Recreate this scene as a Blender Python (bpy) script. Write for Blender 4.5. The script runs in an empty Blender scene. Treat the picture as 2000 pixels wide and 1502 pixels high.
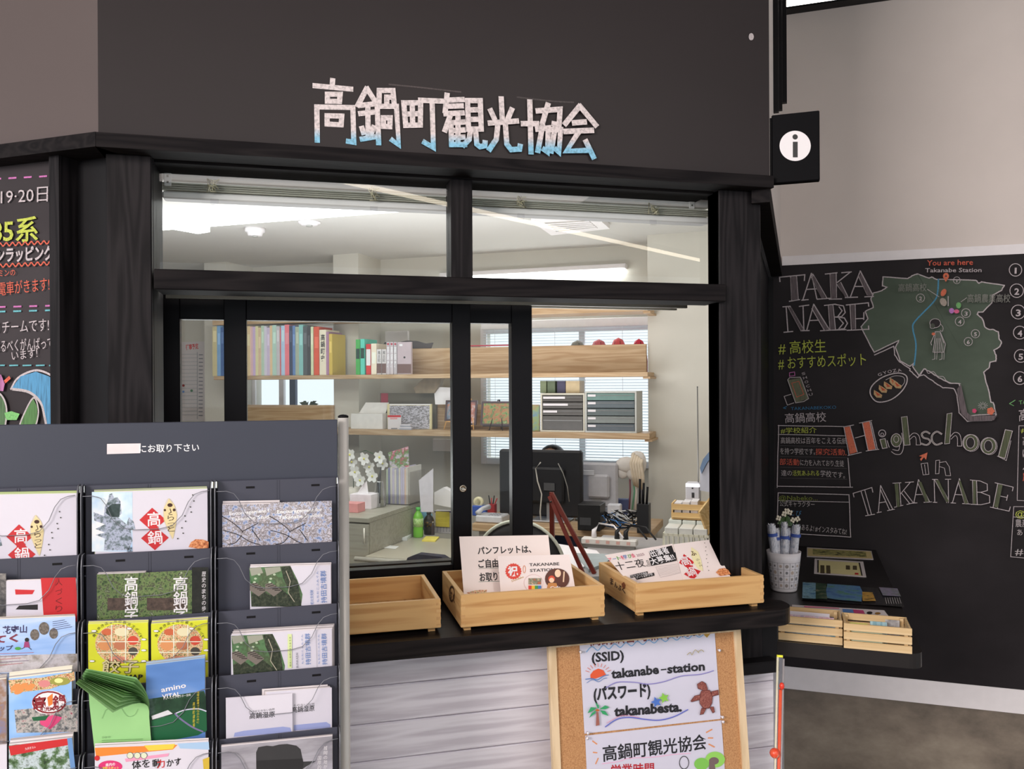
import bpy, math, random
from mathutils import Vector, Matrix
random.seed(7)
C = bpy.context.scene.collection
SC = bpy.context.scene
# ---------------------------------------------------------------- camera
FPX, PIT, ROL, YAW, BET = 1609.8, math.radians(.084), math.radians(-.31), math.radians(14.476), math.radians(33.29)
EYE = 1.60
fwd = Vector((math.sin(YAW)*math.cos(PIT), math.cos(YAW)*math.cos(PIT), -math.sin(PIT)))
rt0 = Vector((math.cos(YAW), -math.sin(YAW), 0)); up0 = rt0.cross(fwd)
rt = rt0*math.cos(ROL)+up0*math.sin(ROL); up = -rt0*math.sin(ROL)+up0*math.cos(ROL)
cam = bpy.data.cameras.new('camera'); co = bpy.data.objects.new('camera', cam); C.objects.link(co)
cam.sensor_width = 36; cam.lens = 36*FPX/2000; cam.clip_start = .02; cam.clip_end = 200
co.matrix_world = Matrix(((rt.x,up.x,-fwd.x,0),(rt.y,up.y,-fwd.y,0),(rt.z,up.z,-fwd.z,EYE),(0,0,0,1)))
SC.camera = co
EYEP = Vector((0,0,EYE))
# ---------------------------------------------------------------- world, lights, exposure
w = bpy.data.worlds.new('world'); SC.world = w; w.use_nodes = True
w.node_tree.nodes['Background'].inputs[0].default_value = (.86,.94,1,1)
w.node_tree.nodes['Background'].inputs[1].default_value = 1.15
SC.view_settings.view_transform = 'Standard'; SC.view_settings.look = 'None'
SC.view_settings.exposure = 0; SC.view_settings.gamma = 1; SC.view_settings.use_curve_mapping = False
def area(name, loc, aim, sx, sy, power, col):
    l = bpy.data.lights.new(name, 'AREA'); l.shape = 'RECTANGLE'; l.size = sx; l.size_y = sy; l.energy = power; l.color = col
    o = bpy.data.objects.new(name, l); C.objects.link(o); o.location = loc
    o.rotation_euler = (Vector(aim)-Vector(loc)).to_track_quat('-Z','Y').to_euler(); return o
area('hall_lamp', (.6,-1.6,3.05), (.6,-1.6,0), 3.2, 2.4, 80, (1,.90,.84))
area('hall_side_lamp', (-3.4,-1.6,2.7), (-.1,1.5,1.7), 1.8, 1.2, 200, (1,.91,.87))
area('office_fill_light', (.0,3.2,2.44), (.2,3.7,0), 2.4, 1.2, 32, (1,.97,.92))  # added fill supplementing the modelled office lamps, no fitting of its own
up_ = area('office_ceiling_fill', (.1,3.6,1.2), (.1,3.6,3), 2.8, 1.6, 56, (.97,.98,1))  # unseen upward fill, added to brighten the office ceiling
area('office_window_light', (2.55,6.0,1.7), (.8,2.5,1.0), 1.6, 1.2, 16, (.85,.94,1))

# ---------------------------------------------------------------- geometry helpers
b1 = Vector((math.cos(BET), -math.sin(BET), 0)); b2 = Vector((math.sin(BET), math.cos(BET), 0))
Z = Vector((0,0,1)); XW = Vector((1,0,0)); YW = Vector((0,1,0))
def ray(x, y): return (fwd*FPX + rt*(x-1000) + up*(751-y))/FPX
def hit(x, y, p, n):
    d = ray(x, y); return EYEP + d*((Vector(p)-EYEP).dot(n)/d.dot(n))
def FY(z0): return z0*math.cos(YAW)
def atF(x, y, z0): return hit(x, y, (0,FY(z0),0), YW)
def atH(x, y, h): return hit(x, y, (0,0,h), Z)
def toB(p): return Vector((p.dot(b1), p.dot(b2), p.z))
def atB(x, y, D): return toB(hit(x, y, b2*D, b2))       # (xb, yb, z) in the office frame
def bw(p): return b1*p[0]+b2*p[1]+Z*p[2]
class Plane:
    def __init__(s, p, n, u):
        s.p = Vector(p); s.n = Vector(n).normalized(); s.u = (Vector(u)-s.n*Vector(u).dot(s.n)).normalized(); s.v = s.n.cross(s.u)
        if s.v.z < -.01: s.v = -s.v
    def uv(s, x, y):
        h = hit(x, y, s.p, s.n)-s.p; return (h.dot(s.u), h.dot(s.v))
    def w(s, u, v, o=0): return s.p+s.u*u+s.v*v+s.n*o
def FPl(z0, dy=0): return Plane((0,FY(z0)+dy,0), (0,-1,0), (1,0,0))

# ---------------------------------------------------------------- materials
def lin(c): c = c/255; return c/12.92 if c <= .04045 else ((c+.055)/1.055)**2.4
def col(r, g, b, k=1.0): return tuple(min(.92, lin(v)*k) for v in (r,g,b))+(1,)
MC = {}
def newmat(name):
    m = bpy.data.materials.new(name); m.use_nodes = True; return m, m.node_tree, m.node_tree.nodes['Principled BSDF']
def mat(r, g, b, rough=.6, metal=0, k=1.35, var=.06, sc=30, spec=.5):
    key = ('m',r,g,b,rough,metal,k,var,sc,spec)
    if key in MC: return MC[key]
    m, t, p = newmat('surface_%d_%d_%d' % (r,g,b)); N = t.nodes; L = t.links
    c = col(r,g,b,k)
    tc = N.new('ShaderNodeTexCoord'); nz = N.new('ShaderNodeTexNoise'); nz.inputs['Scale'].default_value = sc; nz.inputs['Detail'].default_value = 3
    L.new(tc.outputs['Object'], nz.inputs['Vector'])
    rp = N.new('ShaderNodeValToRGB'); rp.color_ramp.elements[0].position = .3; rp.color_ramp.elements[1].position = .7
    rp.color_ramp.elements[0].color = tuple(v*(1-var) for v in c[:3])+(1,); rp.color_ramp.elements[1].color = tuple(min(1,v*(1+var)) for v in c[:3])+(1,)
    L.new(nz.outputs['Fac'], rp.inputs['Fac']); L.new(rp.outputs['Color'], p.inputs['Base Color'])
    p.inputs['Roughness'].default_value = rough; p.inputs['Metallic'].default_value = metal; p.inputs['Specular IOR Level'].default_value = spec
    MC[key] = m; return m
def ink(r, g, b, k=1.12, rough=.5):
    key = ('i',r,g,b,k,rough)
    if key not in MC:
        m, t, p = newmat('print_%d_%d_%d' % (r,g,b)); p.inputs['Base Color'].default_value = col(r,g,b,k); p.inputs['Roughness'].default_value = rough; MC[key] = m
    return MC[key]
def speckle(name, cols, sc=60, k=1.12, rough=.4, stretch=(1,1,1), kind='noise', detail=4):
    key = ('s',name)
    if key in MC: return MC[key]
    m, t, p = newmat(name); N = t.nodes; L = t.links
    tc = N.new('ShaderNodeTexCoord'); mp = N.new('ShaderNodeMapping'); mp.inputs['Scale'].default_value = stretch
    L.new(tc.outputs['Object'], mp.inputs['Vector'])
    if kind == 'noise':
        nz = N.new('ShaderNodeTexNoise'); nz.inputs['Scale'].default_value = sc; nz.inputs['Detail'].default_value = detail; nz.inputs['Roughness'].default_value = .65; out = nz.outputs['Fac']
    else:
        nz = N.new('ShaderNodeTexVoronoi'); nz.inputs['Scale'].default_value = sc
        sp = N.new('ShaderNodeSeparateColor'); L.new(nz.outputs['Color'], sp.inputs[0]); out = sp.outputs[0]
    L.new(mp.outputs[0], nz.inputs['Vector'])
    rp = N.new('ShaderNodeValToRGB'); e = rp.color_ramp.elements
    n = len(cols); lo, hi = (.32,.68) if kind == 'noise' else (0,1)
    while len(e) < n: e.new(.5)
    for i, c in enumerate(cols):
        e[i].position = lo+(hi-lo)*i/max(1,n-1); e[i].color = col(*c, k)
    L.new(out, rp.inputs['Fac']); L.new(rp.outputs['Color'], p.inputs['Base Color']); p.inputs['Roughness'].default_value = rough
    MC[key] = m; return m
def wood(name, c1, c2, axis='x', sc=9, rough=.5, k=1.3, bump=.15, knots=False, contrast=(.3,.7)):
    key = ('w',name)
    if key in MC: return MC[key]
    m, t, p = newmat(name); N = t.nodes; L = t.links
    tc = N.new('ShaderNodeTexCoord'); mp = N.new('ShaderNodeMapping')
    s = {'x':(.6,9,9),'y':(9,.6,9),'z':(9,9,.6)}[axis]; mp.inputs['Scale'].default_value = s
    L.new(tc.outputs['Object'], mp.inputs['Vector'])
    n1 = N.new('ShaderNodeTexNoise'); n1.inputs['Scale'].default_value = sc*.25; n1.inputs['Detail'].default_value = 2; L.new(mp.outputs[0], n1.inputs['Vector'])
    mu = N.new('ShaderNodeMath'); mu.operation = 'MULTIPLY'; mu.inputs[1].default_value = 9; L.new(n1.outputs['Fac'], mu.inputs[0])
    fr = N.new('ShaderNodeMath'); fr.operation = 'PINGPONG'; fr.inputs[1].default_value = .5; L.new(mu.outputs[0], fr.inputs[0])
    n2 = N.new('ShaderNodeTexNoise'); n2.inputs['Scale'].default_value = sc*3; n2.inputs['Detail'].default_value = 4; L.new(mp.outputs[0], n2.inputs['Vector'])
    ad = N.new('ShaderNodeMath'); ad.operation = 'ADD'; L.new(fr.outputs[0], ad.inputs[0])
    m2 = N.new('ShaderNodeMath'); m2.operation = 'MULTIPLY'; m2.inputs[1].default_value = .5; L.new(n2.outputs['Fac'], m2.inputs[0]); L.new(m2.outputs[0], ad.inputs[1])
    rp = N.new('ShaderNodeValToRGB'); rp.color_ramp.elements[0].position = contrast[0]; rp.color_ramp.elements[1].position = contrast[1]
    rp.color_ramp.elements[0].color = col(*c2, k); rp.color_ramp.elements[1].color = col(*c1, k); L.new(ad.outputs[0], rp.inputs['Fac'])
    out = rp.outputs['Color']
    if knots:
        vo = N.new('ShaderNodeTexVoronoi'); vo.inputs['Scale'].default_value = 13
        mk = N.new('ShaderNodeMapping'); mk.inputs['Scale'].default_value = (.6,1,1) if axis == 'x' else (1,.6,1); L.new(tc.outputs['Object'], mk.inputs['Vector']); L.new(mk.outputs[0], vo.inputs['Vector'])
        kr = N.new('ShaderNodeValToRGB'); kr.color_ramp.elements[0].position = .03; kr.color_ramp.elements[1].position = .12
        kr.color_ramp.elements[0].color = (.32,.20,.13,1); kr.color_ramp.elements[1].color = (1,1,1,1); L.new(vo.outputs['Distance'], kr.inputs['Fac'])
        mx = N.new('ShaderNodeMix'); mx.data_type = 'RGBA'; mx.blend_type = 'MULTIPLY'; mx.inputs[0].default_value = .8; L.new(out, mx.inputs[6]); L.new(kr.outputs['Color'], mx.inputs[7]); out = mx.outputs[2]
    L.new(out, p.inputs['Base Color']); p.inputs['Roughness'].default_value = rough; p.inputs['Specular IOR Level'].default_value = .12 if sum(c1) < 200 else .4
    bp = N.new('ShaderNodeBump'); bp.inputs['Strength'].default_value = bump; bp.inputs['Distance'].default_value = .002; L.new(ad.outputs[0], bp.inputs['Height']); L.new(bp.outputs[0], p.inputs['Normal'])
    MC[key] = m; return m
def glass(name, refl=.06, tint=(1,1,1), rough=0.0):
    key = ('g',name)
    if key in MC: return MC[key]
    m = bpy.data.materials.new(name); m.use_nodes = True; t = m.node_tree; t.nodes.clear(); N = t.nodes; L = t.links
    o = N.new('ShaderNodeOutputMaterial'); mx = N.new('ShaderNodeMixShader'); tr = N.new('ShaderNodeBsdfTransparent'); gl = N.new('ShaderNodeBsdfGlossy'); fr = N.new('ShaderNodeFresnel')
    tr.inputs[0].default_value = tint+(1,); gl.inputs['Roughness'].default_value = rough; fr.inputs['IOR'].default_value = 1.45
    mm = N.new('ShaderNodeMath'); mm.operation = 'MULTIPLY'; mm.inputs[1].default_value = refl/.04; L.new(fr.outputs[0], mm.inputs[0])
    ge = N.new('ShaderNodeNewGeometry'); iv = N.new('ShaderNodeMath'); iv.operation = 'SUBTRACT'; iv.inputs[0].default_value = 1; L.new(ge.outputs['Backfacing'], iv.inputs[1]); m3 = N.new('ShaderNodeMath'); m3.operation = 'MULTIPLY'; L.new(mm.outputs[0], m3.inputs[0]); L.new(iv.outputs[0], m3.inputs[1]); L.new(m3.outputs[0], mx.inputs[0]); L.new(tr.outputs[0], mx.inputs[1]); L.new(gl.outputs[0], mx.inputs[2]); L.new(mx.outputs[0], o.inputs[0])
    MC[key] = m; return m
def emit(name, c, s):
    key = ('e',name)
    if key not in MC:
        m, t, p = newmat(name); p.inputs['Base Color'].default_value = c+(1,); p.inputs['Emission Color'].default_value = c+(1,); p.inputs['Emission Strength'].default_value = s; MC[key] = m
    return MC[key]
def chalk(r, g, b, k=1.02, dens=.5, hatch=False):
    key = ('c',r,g,b,dens,hatch)
    if key in MC: return MC[key]
    m, t, p = newmat('chalk_%d_%d_%d' % (r,g,b)); N = t.nodes; L = t.links
    tc = N.new('ShaderNodeTexCoord'); nz = N.new('ShaderNodeTexNoise'); nz.inputs['Scale'].default_value = 420; nz.inputs['Detail'].default_value = 2
    if hatch:
        mp = N.new('ShaderNodeMapping'); mp.inputs['Rotation'].default_value = (0,.7,0); mp.inputs['Scale'].default_value = (1.2,1.2,.12); L.new(tc.outputs['Object'], mp.inputs['Vector']); L.new(mp.outputs[0], nz.inputs['Vector']); nz.inputs['Scale'].default_value = 260
    else: L.new(tc.outputs['Object'], nz.inputs['Vector'])
    rp = N.new('ShaderNodeValToRGB'); c = col(r,g,b,k); rp.color_ramp.elements[0].position = dens-.22; rp.color_ramp.elements[1].position = dens+.04
    rp.color_ramp.elements[0].color = tuple(v*.5+.02 for v in c[:3])+(1,); rp.color_ramp.elements[1].color = c
    L.new(nz.outputs['Fac'], rp.inputs['Fac']); L.new(rp.outputs['Color'], p.inputs['Base Color']); p.inputs['Roughness'].default_value = .95; p.inputs['Specular IOR Level'].default_value = .1
    MC[key] = m; return m
def board(name, c, sm=1.25, rough=.5, sc=3, spec=.12):
    key = ('b',name)
    if key in MC: return MC[key]
    m, t, p = newmat(name); N = t.nodes; L = t.links
    tc = N.new('ShaderNodeTexCoord'); nz = N.new('ShaderNodeTexNoise'); nz.inputs['Scale'].default_value = sc; nz.inputs['Detail'].default_value = 5
    mp = N.new('ShaderNodeMapping'); mp.inputs['Scale'].default_value = (1,1,1.6); L.new(tc.outputs['Object'], mp.inputs['Vector']); L.new(mp.outputs[0], nz.inputs['Vector'])
    rp = N.new('ShaderNodeValToRGB'); a = col(*c, 1.25); rp.color_ramp.elements[0].position = .42; rp.color_ramp.elements[1].position = .78
    rp.color_ramp.elements[0].color = a; rp.color_ramp.elements[1].color = tuple(v*sm for v in a[:3])+(1,)
    L.new(nz.outputs['Fac'], rp.inputs['Fac']); L.new(rp.outputs['Color'], p.inputs['Base Color']); p.inputs['Roughness'].default_value = rough; p.inputs['Specular IOR Level'].default_value = spec
    MC[key] = m; return m

# ---------------------------------------------------------------- mesh builder
class MB:
    def __init__(s): s.v = []; s.f = []; s.m = []; s.mats = []; s.sm = []
    def mi(s, m):
        if m not in s.mats: s.mats.append(m)
        return s.mats.index(m)
    def add(s, vs, fs, m, smooth=False):
        o = len(s.v); s.v += [Vector(v) for v in vs]; k = s.mi(m)
        for f in fs: s.f.append([i+o for i in f]); s.m.append(k); s.sm.append(smooth)
        return s
    def box(s, a, b, m, bev=0):
        x0,y0,z0 = [min(a[i],b[i]) for i in range(3)]; x1,y1,z1 = [max(a[i],b[i]) for i in range(3)]
        if bev <= 0:
            vs = [(x,y,z) for x in (x0,x1) for y in (y0,y1) for z in (z0,z1)]
            return s.add(vs, [(0,1,3,2),(4,6,7,5),(0,4,5,1),(2,3,7,6),(0,2,6,4),(1,5,7,3)], m)
        e = min(bev, (x1-x0)*.45, (y1-y0)*.45, (z1-z0)*.45)
        # chamfered box
        vs = []; idx = {}
        X = (x0,x1); Y = (y0,y1); ZZ = (z0,z1); sg = (1,-1)
        for i in (0,1):
            for j in (0,1):
                for k in (0,1):
                    for a_ in range(3):
                        p = [X[i]+sg[i]*e, Y[j]+sg[j]*e, ZZ[k]+sg[k]*e]; p[a_] = (X[i],Y[j],ZZ[k])[a_]
                        idx[(i,j,k,a_)] = len(vs); vs.append(p)
        F = []
        for a_ in range(3):
            o1, o2 = [q for q in range(3) if q != a_]
            for t in (0,1):
                q = []
                for (p1,p2) in ((0,0),(1,0),(1,1),(0,1)):
                    c = [0,0,0]; c[a_] = t; c[o1] = p1; c[o2] = p2; q.append(idx[(c[0],c[1],c[2],a_)])
                F.append(q)
        for a_ in range(3):
            o1, o2 = [q for q in range(3) if q != a_]
            for p1 in (0,1):
                for p2 in (0,1):
                    q = []
                    for (t, ax) in ((0,o1),(0,o2),(1,o2),(1,o1)):
                        c = [0,0,0]; c[a_] = t; c[o1] = p1; c[o2] = p2; q.append(idx[(c[0],c[1],c[2],ax)])
                    F.append(q)
        for i in (0,1):
            for j in (0,1):
                for k in (0,1): F.append([idx[(i,j,k,0)], idx[(i,j,k,1)], idx[(i,j,k,2)]])
        return s.add(vs, F, m)
    def tube(s, pts, r, m, n=8, cap=True):
        pts = [Vector(p) for p in pts]; vs = []; R = r if isinstance(r, (list,tuple)) else [r]*len(pts)
        for i, p in enumerate(pts):
            d = (pts[min(i+1,len(pts)-1)]-pts[max(i-1,0)]).normalized()
            a = d.cross(Z) if abs(d.z) < .9 else d.cross(XW); a.normalize(); b = d.cross(a)
            for k in range(n):
                t = 2*math.pi*k/n; vs.append(p+a*math.cos(t)*R[i]+b*math.sin(t)*R[i])
        fs = [(i*n+k, i*n+(k+1)%n, (i+1)*n+(k+1)%n, (i+1)*n+k) for i in range(len(pts)-1) for k in range(n)]
        if cap: fs += [tuple(range(n))[::-1], tuple(range((len(pts)-1)*n, len(pts)*n))]
        return s.add(vs, fs, m, True)
    def lathe(s, c, prof, m, n=24, ax=None):
        c = Vector(c); vs = []
        for (r, h) in prof:
            for k in range(n):
                t = 2*math.pi*k/n; p = Vector((r*math.cos(t), r*math.sin(t), h))
                if ax == 'y': p = Vector((p.x, p.z, p.y))
                vs.append(c+p)
        fs = [(i*n+k, i*n+(k+1)%n, (i+1)*n+(k+1)%n, (i+1)*n+k) for i in range(len(prof)-1) for k in range(n)]
        if prof[0][0] > 1e-4: fs.append(tuple(range(n))[::-1])
        if prof[-1][0] > 1e-4: fs.append(tuple(range((len(prof)-1)*n, len(prof)*n)))
        return s.add(vs, fs, m, True)
    def ball(s, c, r, m, sq=(1,1,1), n=12):
        c = Vector(c); vs = [c+Vector((0,0,-r*sq[2]))]
        for i in range(1, n//2):
            a = -math.pi/2+math.pi*i/(n//2)
            for k in range(n):
                t = 2*math.pi*k/n; vs.append(c+Vector((r*sq[0]*math.cos(a)*math.cos(t), r*sq[1]*math.cos(a)*math.sin(t), r*sq[2]*math.sin(a))))
        vs.append(c+Vector((0,0,r*sq[2]))); L = n//2-1; fs = [(0, 1+(k+1)%n, 1+k) for k in range(n)]
        for i in range(L-1): fs += [(1+i*n+k, 1+i*n+(k+1)%n, 1+(i+1)*n+(k+1)%n, 1+(i+1)*n+k) for k in range(n)]
        fs += [(1+(L-1)*n+k, 1+(L-1)*n+(k+1)%n, len(vs)-1) for k in range(n)]
        return s.add(vs, fs, m, True)
    def prism(s, base, d, m):
        base = [Vector(p) for p in base]; d = Vector(d); n = len(base)
        return s.add(base+[p+d for p in base], [tuple(range(n)), tuple(range(n,2*n))[::-1]]+[(i,n+i,n+(i+1)%n,(i+1)%n) for i in range(n)], m)
    def build(s, name, parent=None, frame=None, origin=None, recalc=True):
        if not s.v: return None
        if origin is None:
            xs = [v.x for v in s.v]; ys = [v.y for v in s.v]; zs = [v.z for v in s.v]
            origin = Vector(((min(xs)+max(xs))/2, (min(ys)+max(ys))/2, min(zs)))
        else: origin = Vector(origin)
        me = bpy.data.meshes.new(name); me.from_pydata([tuple(v-origin) for v in s.v], [], s.f)
        for m in s.mats: me.materials.append(m)
        me.polygons.foreach_set('material_index', s.m); me.polygons.foreach_set('use_smooth', s.sm)
        if recalc:
            import bmesh
            bm = bmesh.new(); bm.from_mesh(me); bmesh.ops.recalc_face_normals(bm, faces=bm.faces); bm.to_mesh(me); bm.free()
        me.update(); o = bpy.data.objects.new(name, me); C.objects.link(o)
        if frame == 'B': M = Matrix.Translation(bw(origin)) @ Matrix.Rotation(-BET, 4, 'Z')
        else: M = Matrix.Translation(origin)
        if parent is not None:
            o.parent = parent; M = WM[parent.name].inverted() @ M; WM[o.name] = WM[parent.name] @ M
        else: WM[o.name] = M
        o.matrix_basis = M
        return o
WM = {}
def tag(o, label, cat, group=None):
    o['label'] = label; o['category'] = cat
    if group: o['group'] = group
    return o
def struct(o): o['kind'] = 'structure'; return o
def thing(name, loc, label, cat, group=None, frame=None, kind=None):
    o = bpy.data.objects.new(name, None); C.objects.link(o); o.empty_display_size = .05
    M = Matrix.Translation(bw(loc) if frame == 'B' else Vector(loc))
    if frame == 'B': M = M @ Matrix.Rotation(-BET, 4, 'Z')
    o.matrix_basis = M; WM[o.name] = M
    if kind: o['kind'] = kind
    else: tag(o, label, cat, group)
    return o
def B(m=None): return MB()

# ---------------------------------------------------------------- flat art: lettering, drawings and print lying on a surface
TXT = {}
def glyphs(body, bold):
    k = (body, bold)
    if k not in TXT:
        c = bpy.data.curves.new('lettering_source', 'FONT'); c.body = body; c.resolution_u = 2; c.offset = bold
        o = bpy.data.objects.new('lettering_source', c); C.objects.link(o); bpy.context.view_layer.update()
        me = bpy.data.meshes.new_from_object(o.evaluated_get(bpy.context.evaluated_depsgraph_get()))
        vs = [(v.co.x, v.co.y) for v in me.vertices]; fs = [tuple(p.vertices) for p in me.polygons]
        bpy.data.objects.remove(o); bpy.data.curves.remove(c); bpy.data.meshes.remove(me)
        if vs: x0 = min(v[0] for v in vs); x1 = max(v[0] for v in vs)
        else: x0 = 0; x1 = 1
        TXT[k] = (vs, fs, x0, x1)
    return TXT[k]
class Art:
    def __init__(s, pl, m=(0,0,1), step=.00012, base=.0003):
        s.pl = pl; s.mb = MB(); s.o = base; s.step = step; s.map = m
    def uv(s, x, y): return s.pl.uv(s.map[0]+x/s.map[2], s.map[1]+y/s.map[2])
    def at(s, *m): s.map = m; return s
    def nx(s): s.o += s.step; return s.o
    def puv(s, uvs, m):
        o = s.nx(); s.mb.add([s.pl.w(u, v, o) for u, v in uvs], [tuple(range(len(uvs)))], m)
    def poly(s, pts, m): s.puv([s.uv(*p) for p in pts], m); return s
    def rect(s, x0, y0, x1, y1, m): return s.poly([(x0,y0),(x1,y0),(x1,y1),(x0,y1)], m)
    def disc(s, x, y, r, m, ry=None, n=24, rot=0):
        ry = ry or r; c, q = math.cos(rot), math.sin(rot)
        return s.poly([(x+r*math.cos(t)*c-ry*math.sin(t)*q, y+r*math.cos(t)*q+ry*math.sin(t)*c) for t in [2*math.pi*k/n for k in range(n)]], m)
    def line(s, pts, wd, m, closed=False, jit=0):
        if closed: pts = list(pts)+[pts[0]]
        if jit:
            q = []
            for i in range(len(pts)-1):
                n = 4
                for k in range(n): q.append((pts[i][0]+(pts[i+1][0]-pts[i][0])*k/n+random.uniform(-jit,jit), pts[i][1]+(pts[i+1][1]-pts[i][1])*k/n+random.uniform(-jit,jit)))
            pts = q+[pts[-1]]
        cl = len(pts) > 3 and tuple(pts[0]) == tuple(pts[-1])
        U = [Vector(s.uv(*p)) for p in pts]
        a = Vector(s.uv(pts[0][0]+10, pts[0][1]))-U[0]; wu = wd*a.length/20
        o = s.nx(); vs = []; n = len(U)
        for i, p in enumerate(U):
            d0 = (p-U[i-1]) if i else ((p-U[-2]) if cl else (U[1]-p)); d1 = (U[i+1]-p) if i < n-1 else ((U[1]-p) if cl else (p-U[i-1]))
            if d0.length < 1e-9 or d1.length < 1e-9: d0 = d1 = Vector((1,0))
            d0 = d0.normalized(); d1 = d1.normalized(); t = d0+d1
            t = t.normalized() if t.length > .3 else d1
            nn = Vector((-t.y, t.x)); k = min(1.8, 1/max(.4, abs(nn.dot(Vector((-d1.y, d1.x))))))
            e = p if cl else p - d1*wu*.6 if i == 0 else (p + d0*wu*.6 if i == n-1 else p)
            vs += [s.pl.w(*(e+nn*wu*k), o), s.pl.w(*(e-nn*wu*k), o)]
        s.mb.add(vs, [(2*i,2*i+1,2*i+3,2*i+2) for i in range(n-1)], m); return s
    def curve(s, pts, wd, m, closed=False, jit=0):
        P = list(pts); n = len(P); q = []
        for i in range(n if closed else n-1):
            g = lambda j: P[j % n] if closed else P[max(0,min(n-1,j))]
            p0,p1,p2,p3 = g(i-1),g(i),g(i+1),g(i+2)
            for k in range(5):
                t = k/5; q.append(tuple(.5*(2*p1[a]+(p2[a]-p0[a])*t+(2*p0[a]-5*p1[a]+4*p2[a]-p3[a])*t*t+(3*p1[a]-p0[a]-3*p2[a]+p3[a])*t**3)+(random.uniform(-jit,jit) if jit else 0) for a in (0,1)))
        if not closed: q.append(P[-1])
        return s.line(q, wd, m, closed)
    def ring(s, x, y, r, wd, m, ry=None):
        ry = ry or r; return s.line([(x+r*math.cos(k*.3307), y+ry*math.sin(k*.3307)) for k in range(19)], wd, m, True)
    def text(s, body, a, b, h, m, bold=0.0, jit=0):
        """baseline from a to b, h = glyph height, all in picture units of the map"""
        vs, fs, x0, x1 = glyphs(body, bold)
        A = Vector(s.uv(*a)); Bv = Vector(s.uv(*b)); H = Vector(s.uv(a[0], a[1]-h)); d = Bv-A
        hh = (H-A).length/.88; ux = d/max(1e-6, x1-x0); vy = Vector((-d.y, d.x)).normalized()*hh
        if vy.y < 0 and abs(d.x) > abs(d.y): vy = -vy
        o = s.nx(); s.mb.add([s.pl.w(*(A+ux*(x-x0)+vy*y), o) for x, y in vs], fs, m); return s
    def vtext(s, body, x, y0, y1, wd, m, bold=0.0):
        n = len(body); st = (y1-y0)/n
        for i, ch in enumerate(body): s.text(ch, (x-wd/2, y0+st*(i+.88)), (x+wd/2, y0+st*(i+.88)), st*.84, m, bold)
        return s
    def build(s, name, parent): return s.mb.build(name, parent, origin=s.pl.p, recalc=False) if s.mb.v else None
def card(name, pl, pts, m, th=.0012, parent=None, back=None):
    """a sheet: outline in picture points on plane pl, th thick behind the face"""
    mb = MB(); P = [p if isinstance(p, Vector) else pl.w(*pl.uv(*p), 0) for p in pts]; mb.prism(P, -pl.n*th, m); return mb.build(name, parent)

# ================================================================ materials used a lot
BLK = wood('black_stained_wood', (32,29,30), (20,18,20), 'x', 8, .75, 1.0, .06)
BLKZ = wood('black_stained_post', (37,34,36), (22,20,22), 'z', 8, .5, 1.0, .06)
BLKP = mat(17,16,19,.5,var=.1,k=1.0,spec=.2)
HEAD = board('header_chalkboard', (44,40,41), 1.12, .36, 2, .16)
CHB = board('wall_chalkboard', (34,31,33), 1.6, .55, 3)
IVORY = mat(206,197,192,.85,var=.02,sc=6,k=1.22)
OFFW = mat(204,200,190,.85,var=.02,sc=5,k=1.12)
PLANKW = wood('white_washed_plank', (212,210,220), (188,184,194), 'x', 7, .6, 1.3, .25)
PINE = wood('pine_box_wood', (208,166,110), (180,130,76), 'x', 7, .55, 1.02, .1, True, (.15,.6))
PINEY = wood('pine_box_wood_side', (210,170,116), (184,136,84), 'y', 7, .55, 1.02, .1, True, (.15,.6))
OAK = wood('shelf_oak', (200,172,138), (180,148,112), 'x', 6, .55, 1.0, .05)
CREAM = mat(232,232,220,.5,var=.02,k=1.4)
WHITE = mat(214,210,212,.5,var=.02)
PAPER = mat(205,198,200,.55,var=.015,k=1.2)
CHW = chalk(196,186,190); CHW2 = chalk(186,178,180,dens=.46)
CHY = chalk(190,200,90); CHR = chalk(216,104,84); CHB_ = chalk(105,165,200); CHG = chalk(120,178,115); CHP = chalk(200,120,180)
K_ = ink(30,28,30); WH_ = ink(225,222,225); RD_ = ink(190,40,45); BL_ = ink(80,120,180); GR_ = ink(70,150,60)

# ================================================================ setting
ZH, ZT, ZP = 1.727, 1.716, 1.76
c0 = atF(1503, 300, ZH); XR = c0.x
Rc = EYEP + ray(1527,517)*3.2                     # inner corner where the side wall meets the board wall
RP = Plane((Rc.x,Rc.y,0), -b2, b1)
cL = atF(192, 260, ZH); XL = cL.x                 # outer corner between front and left face
LP = Plane((cL.x,cL.y,0), -b2, b1)
CEIL = 3.2
mb = MB(); mb.box((-8,-8,-.05),(7,8,0), speckle('hall_floor', [(120,108,98),(138,126,115)], 4, rough=.35)); struct(mb.build('floor'))
mb = MB(); mb.box((-5,-8,CEIL),(7,3.4,CEIL+.06), mat(150,145,142,.8)); struct(mb.build('ceiling'))
# upper front header
zb = atF(860,301,ZT).z; zb2 = atF(860,327,ZT).z
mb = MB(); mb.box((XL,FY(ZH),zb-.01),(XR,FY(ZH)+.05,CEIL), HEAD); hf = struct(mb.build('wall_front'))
mb = MB()
mb.box((XL-.003,FY(ZT),zb2),(XR+.004,FY(ZH)+.14,zb), BLK); struct(mb.build('trim_1'))
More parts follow.
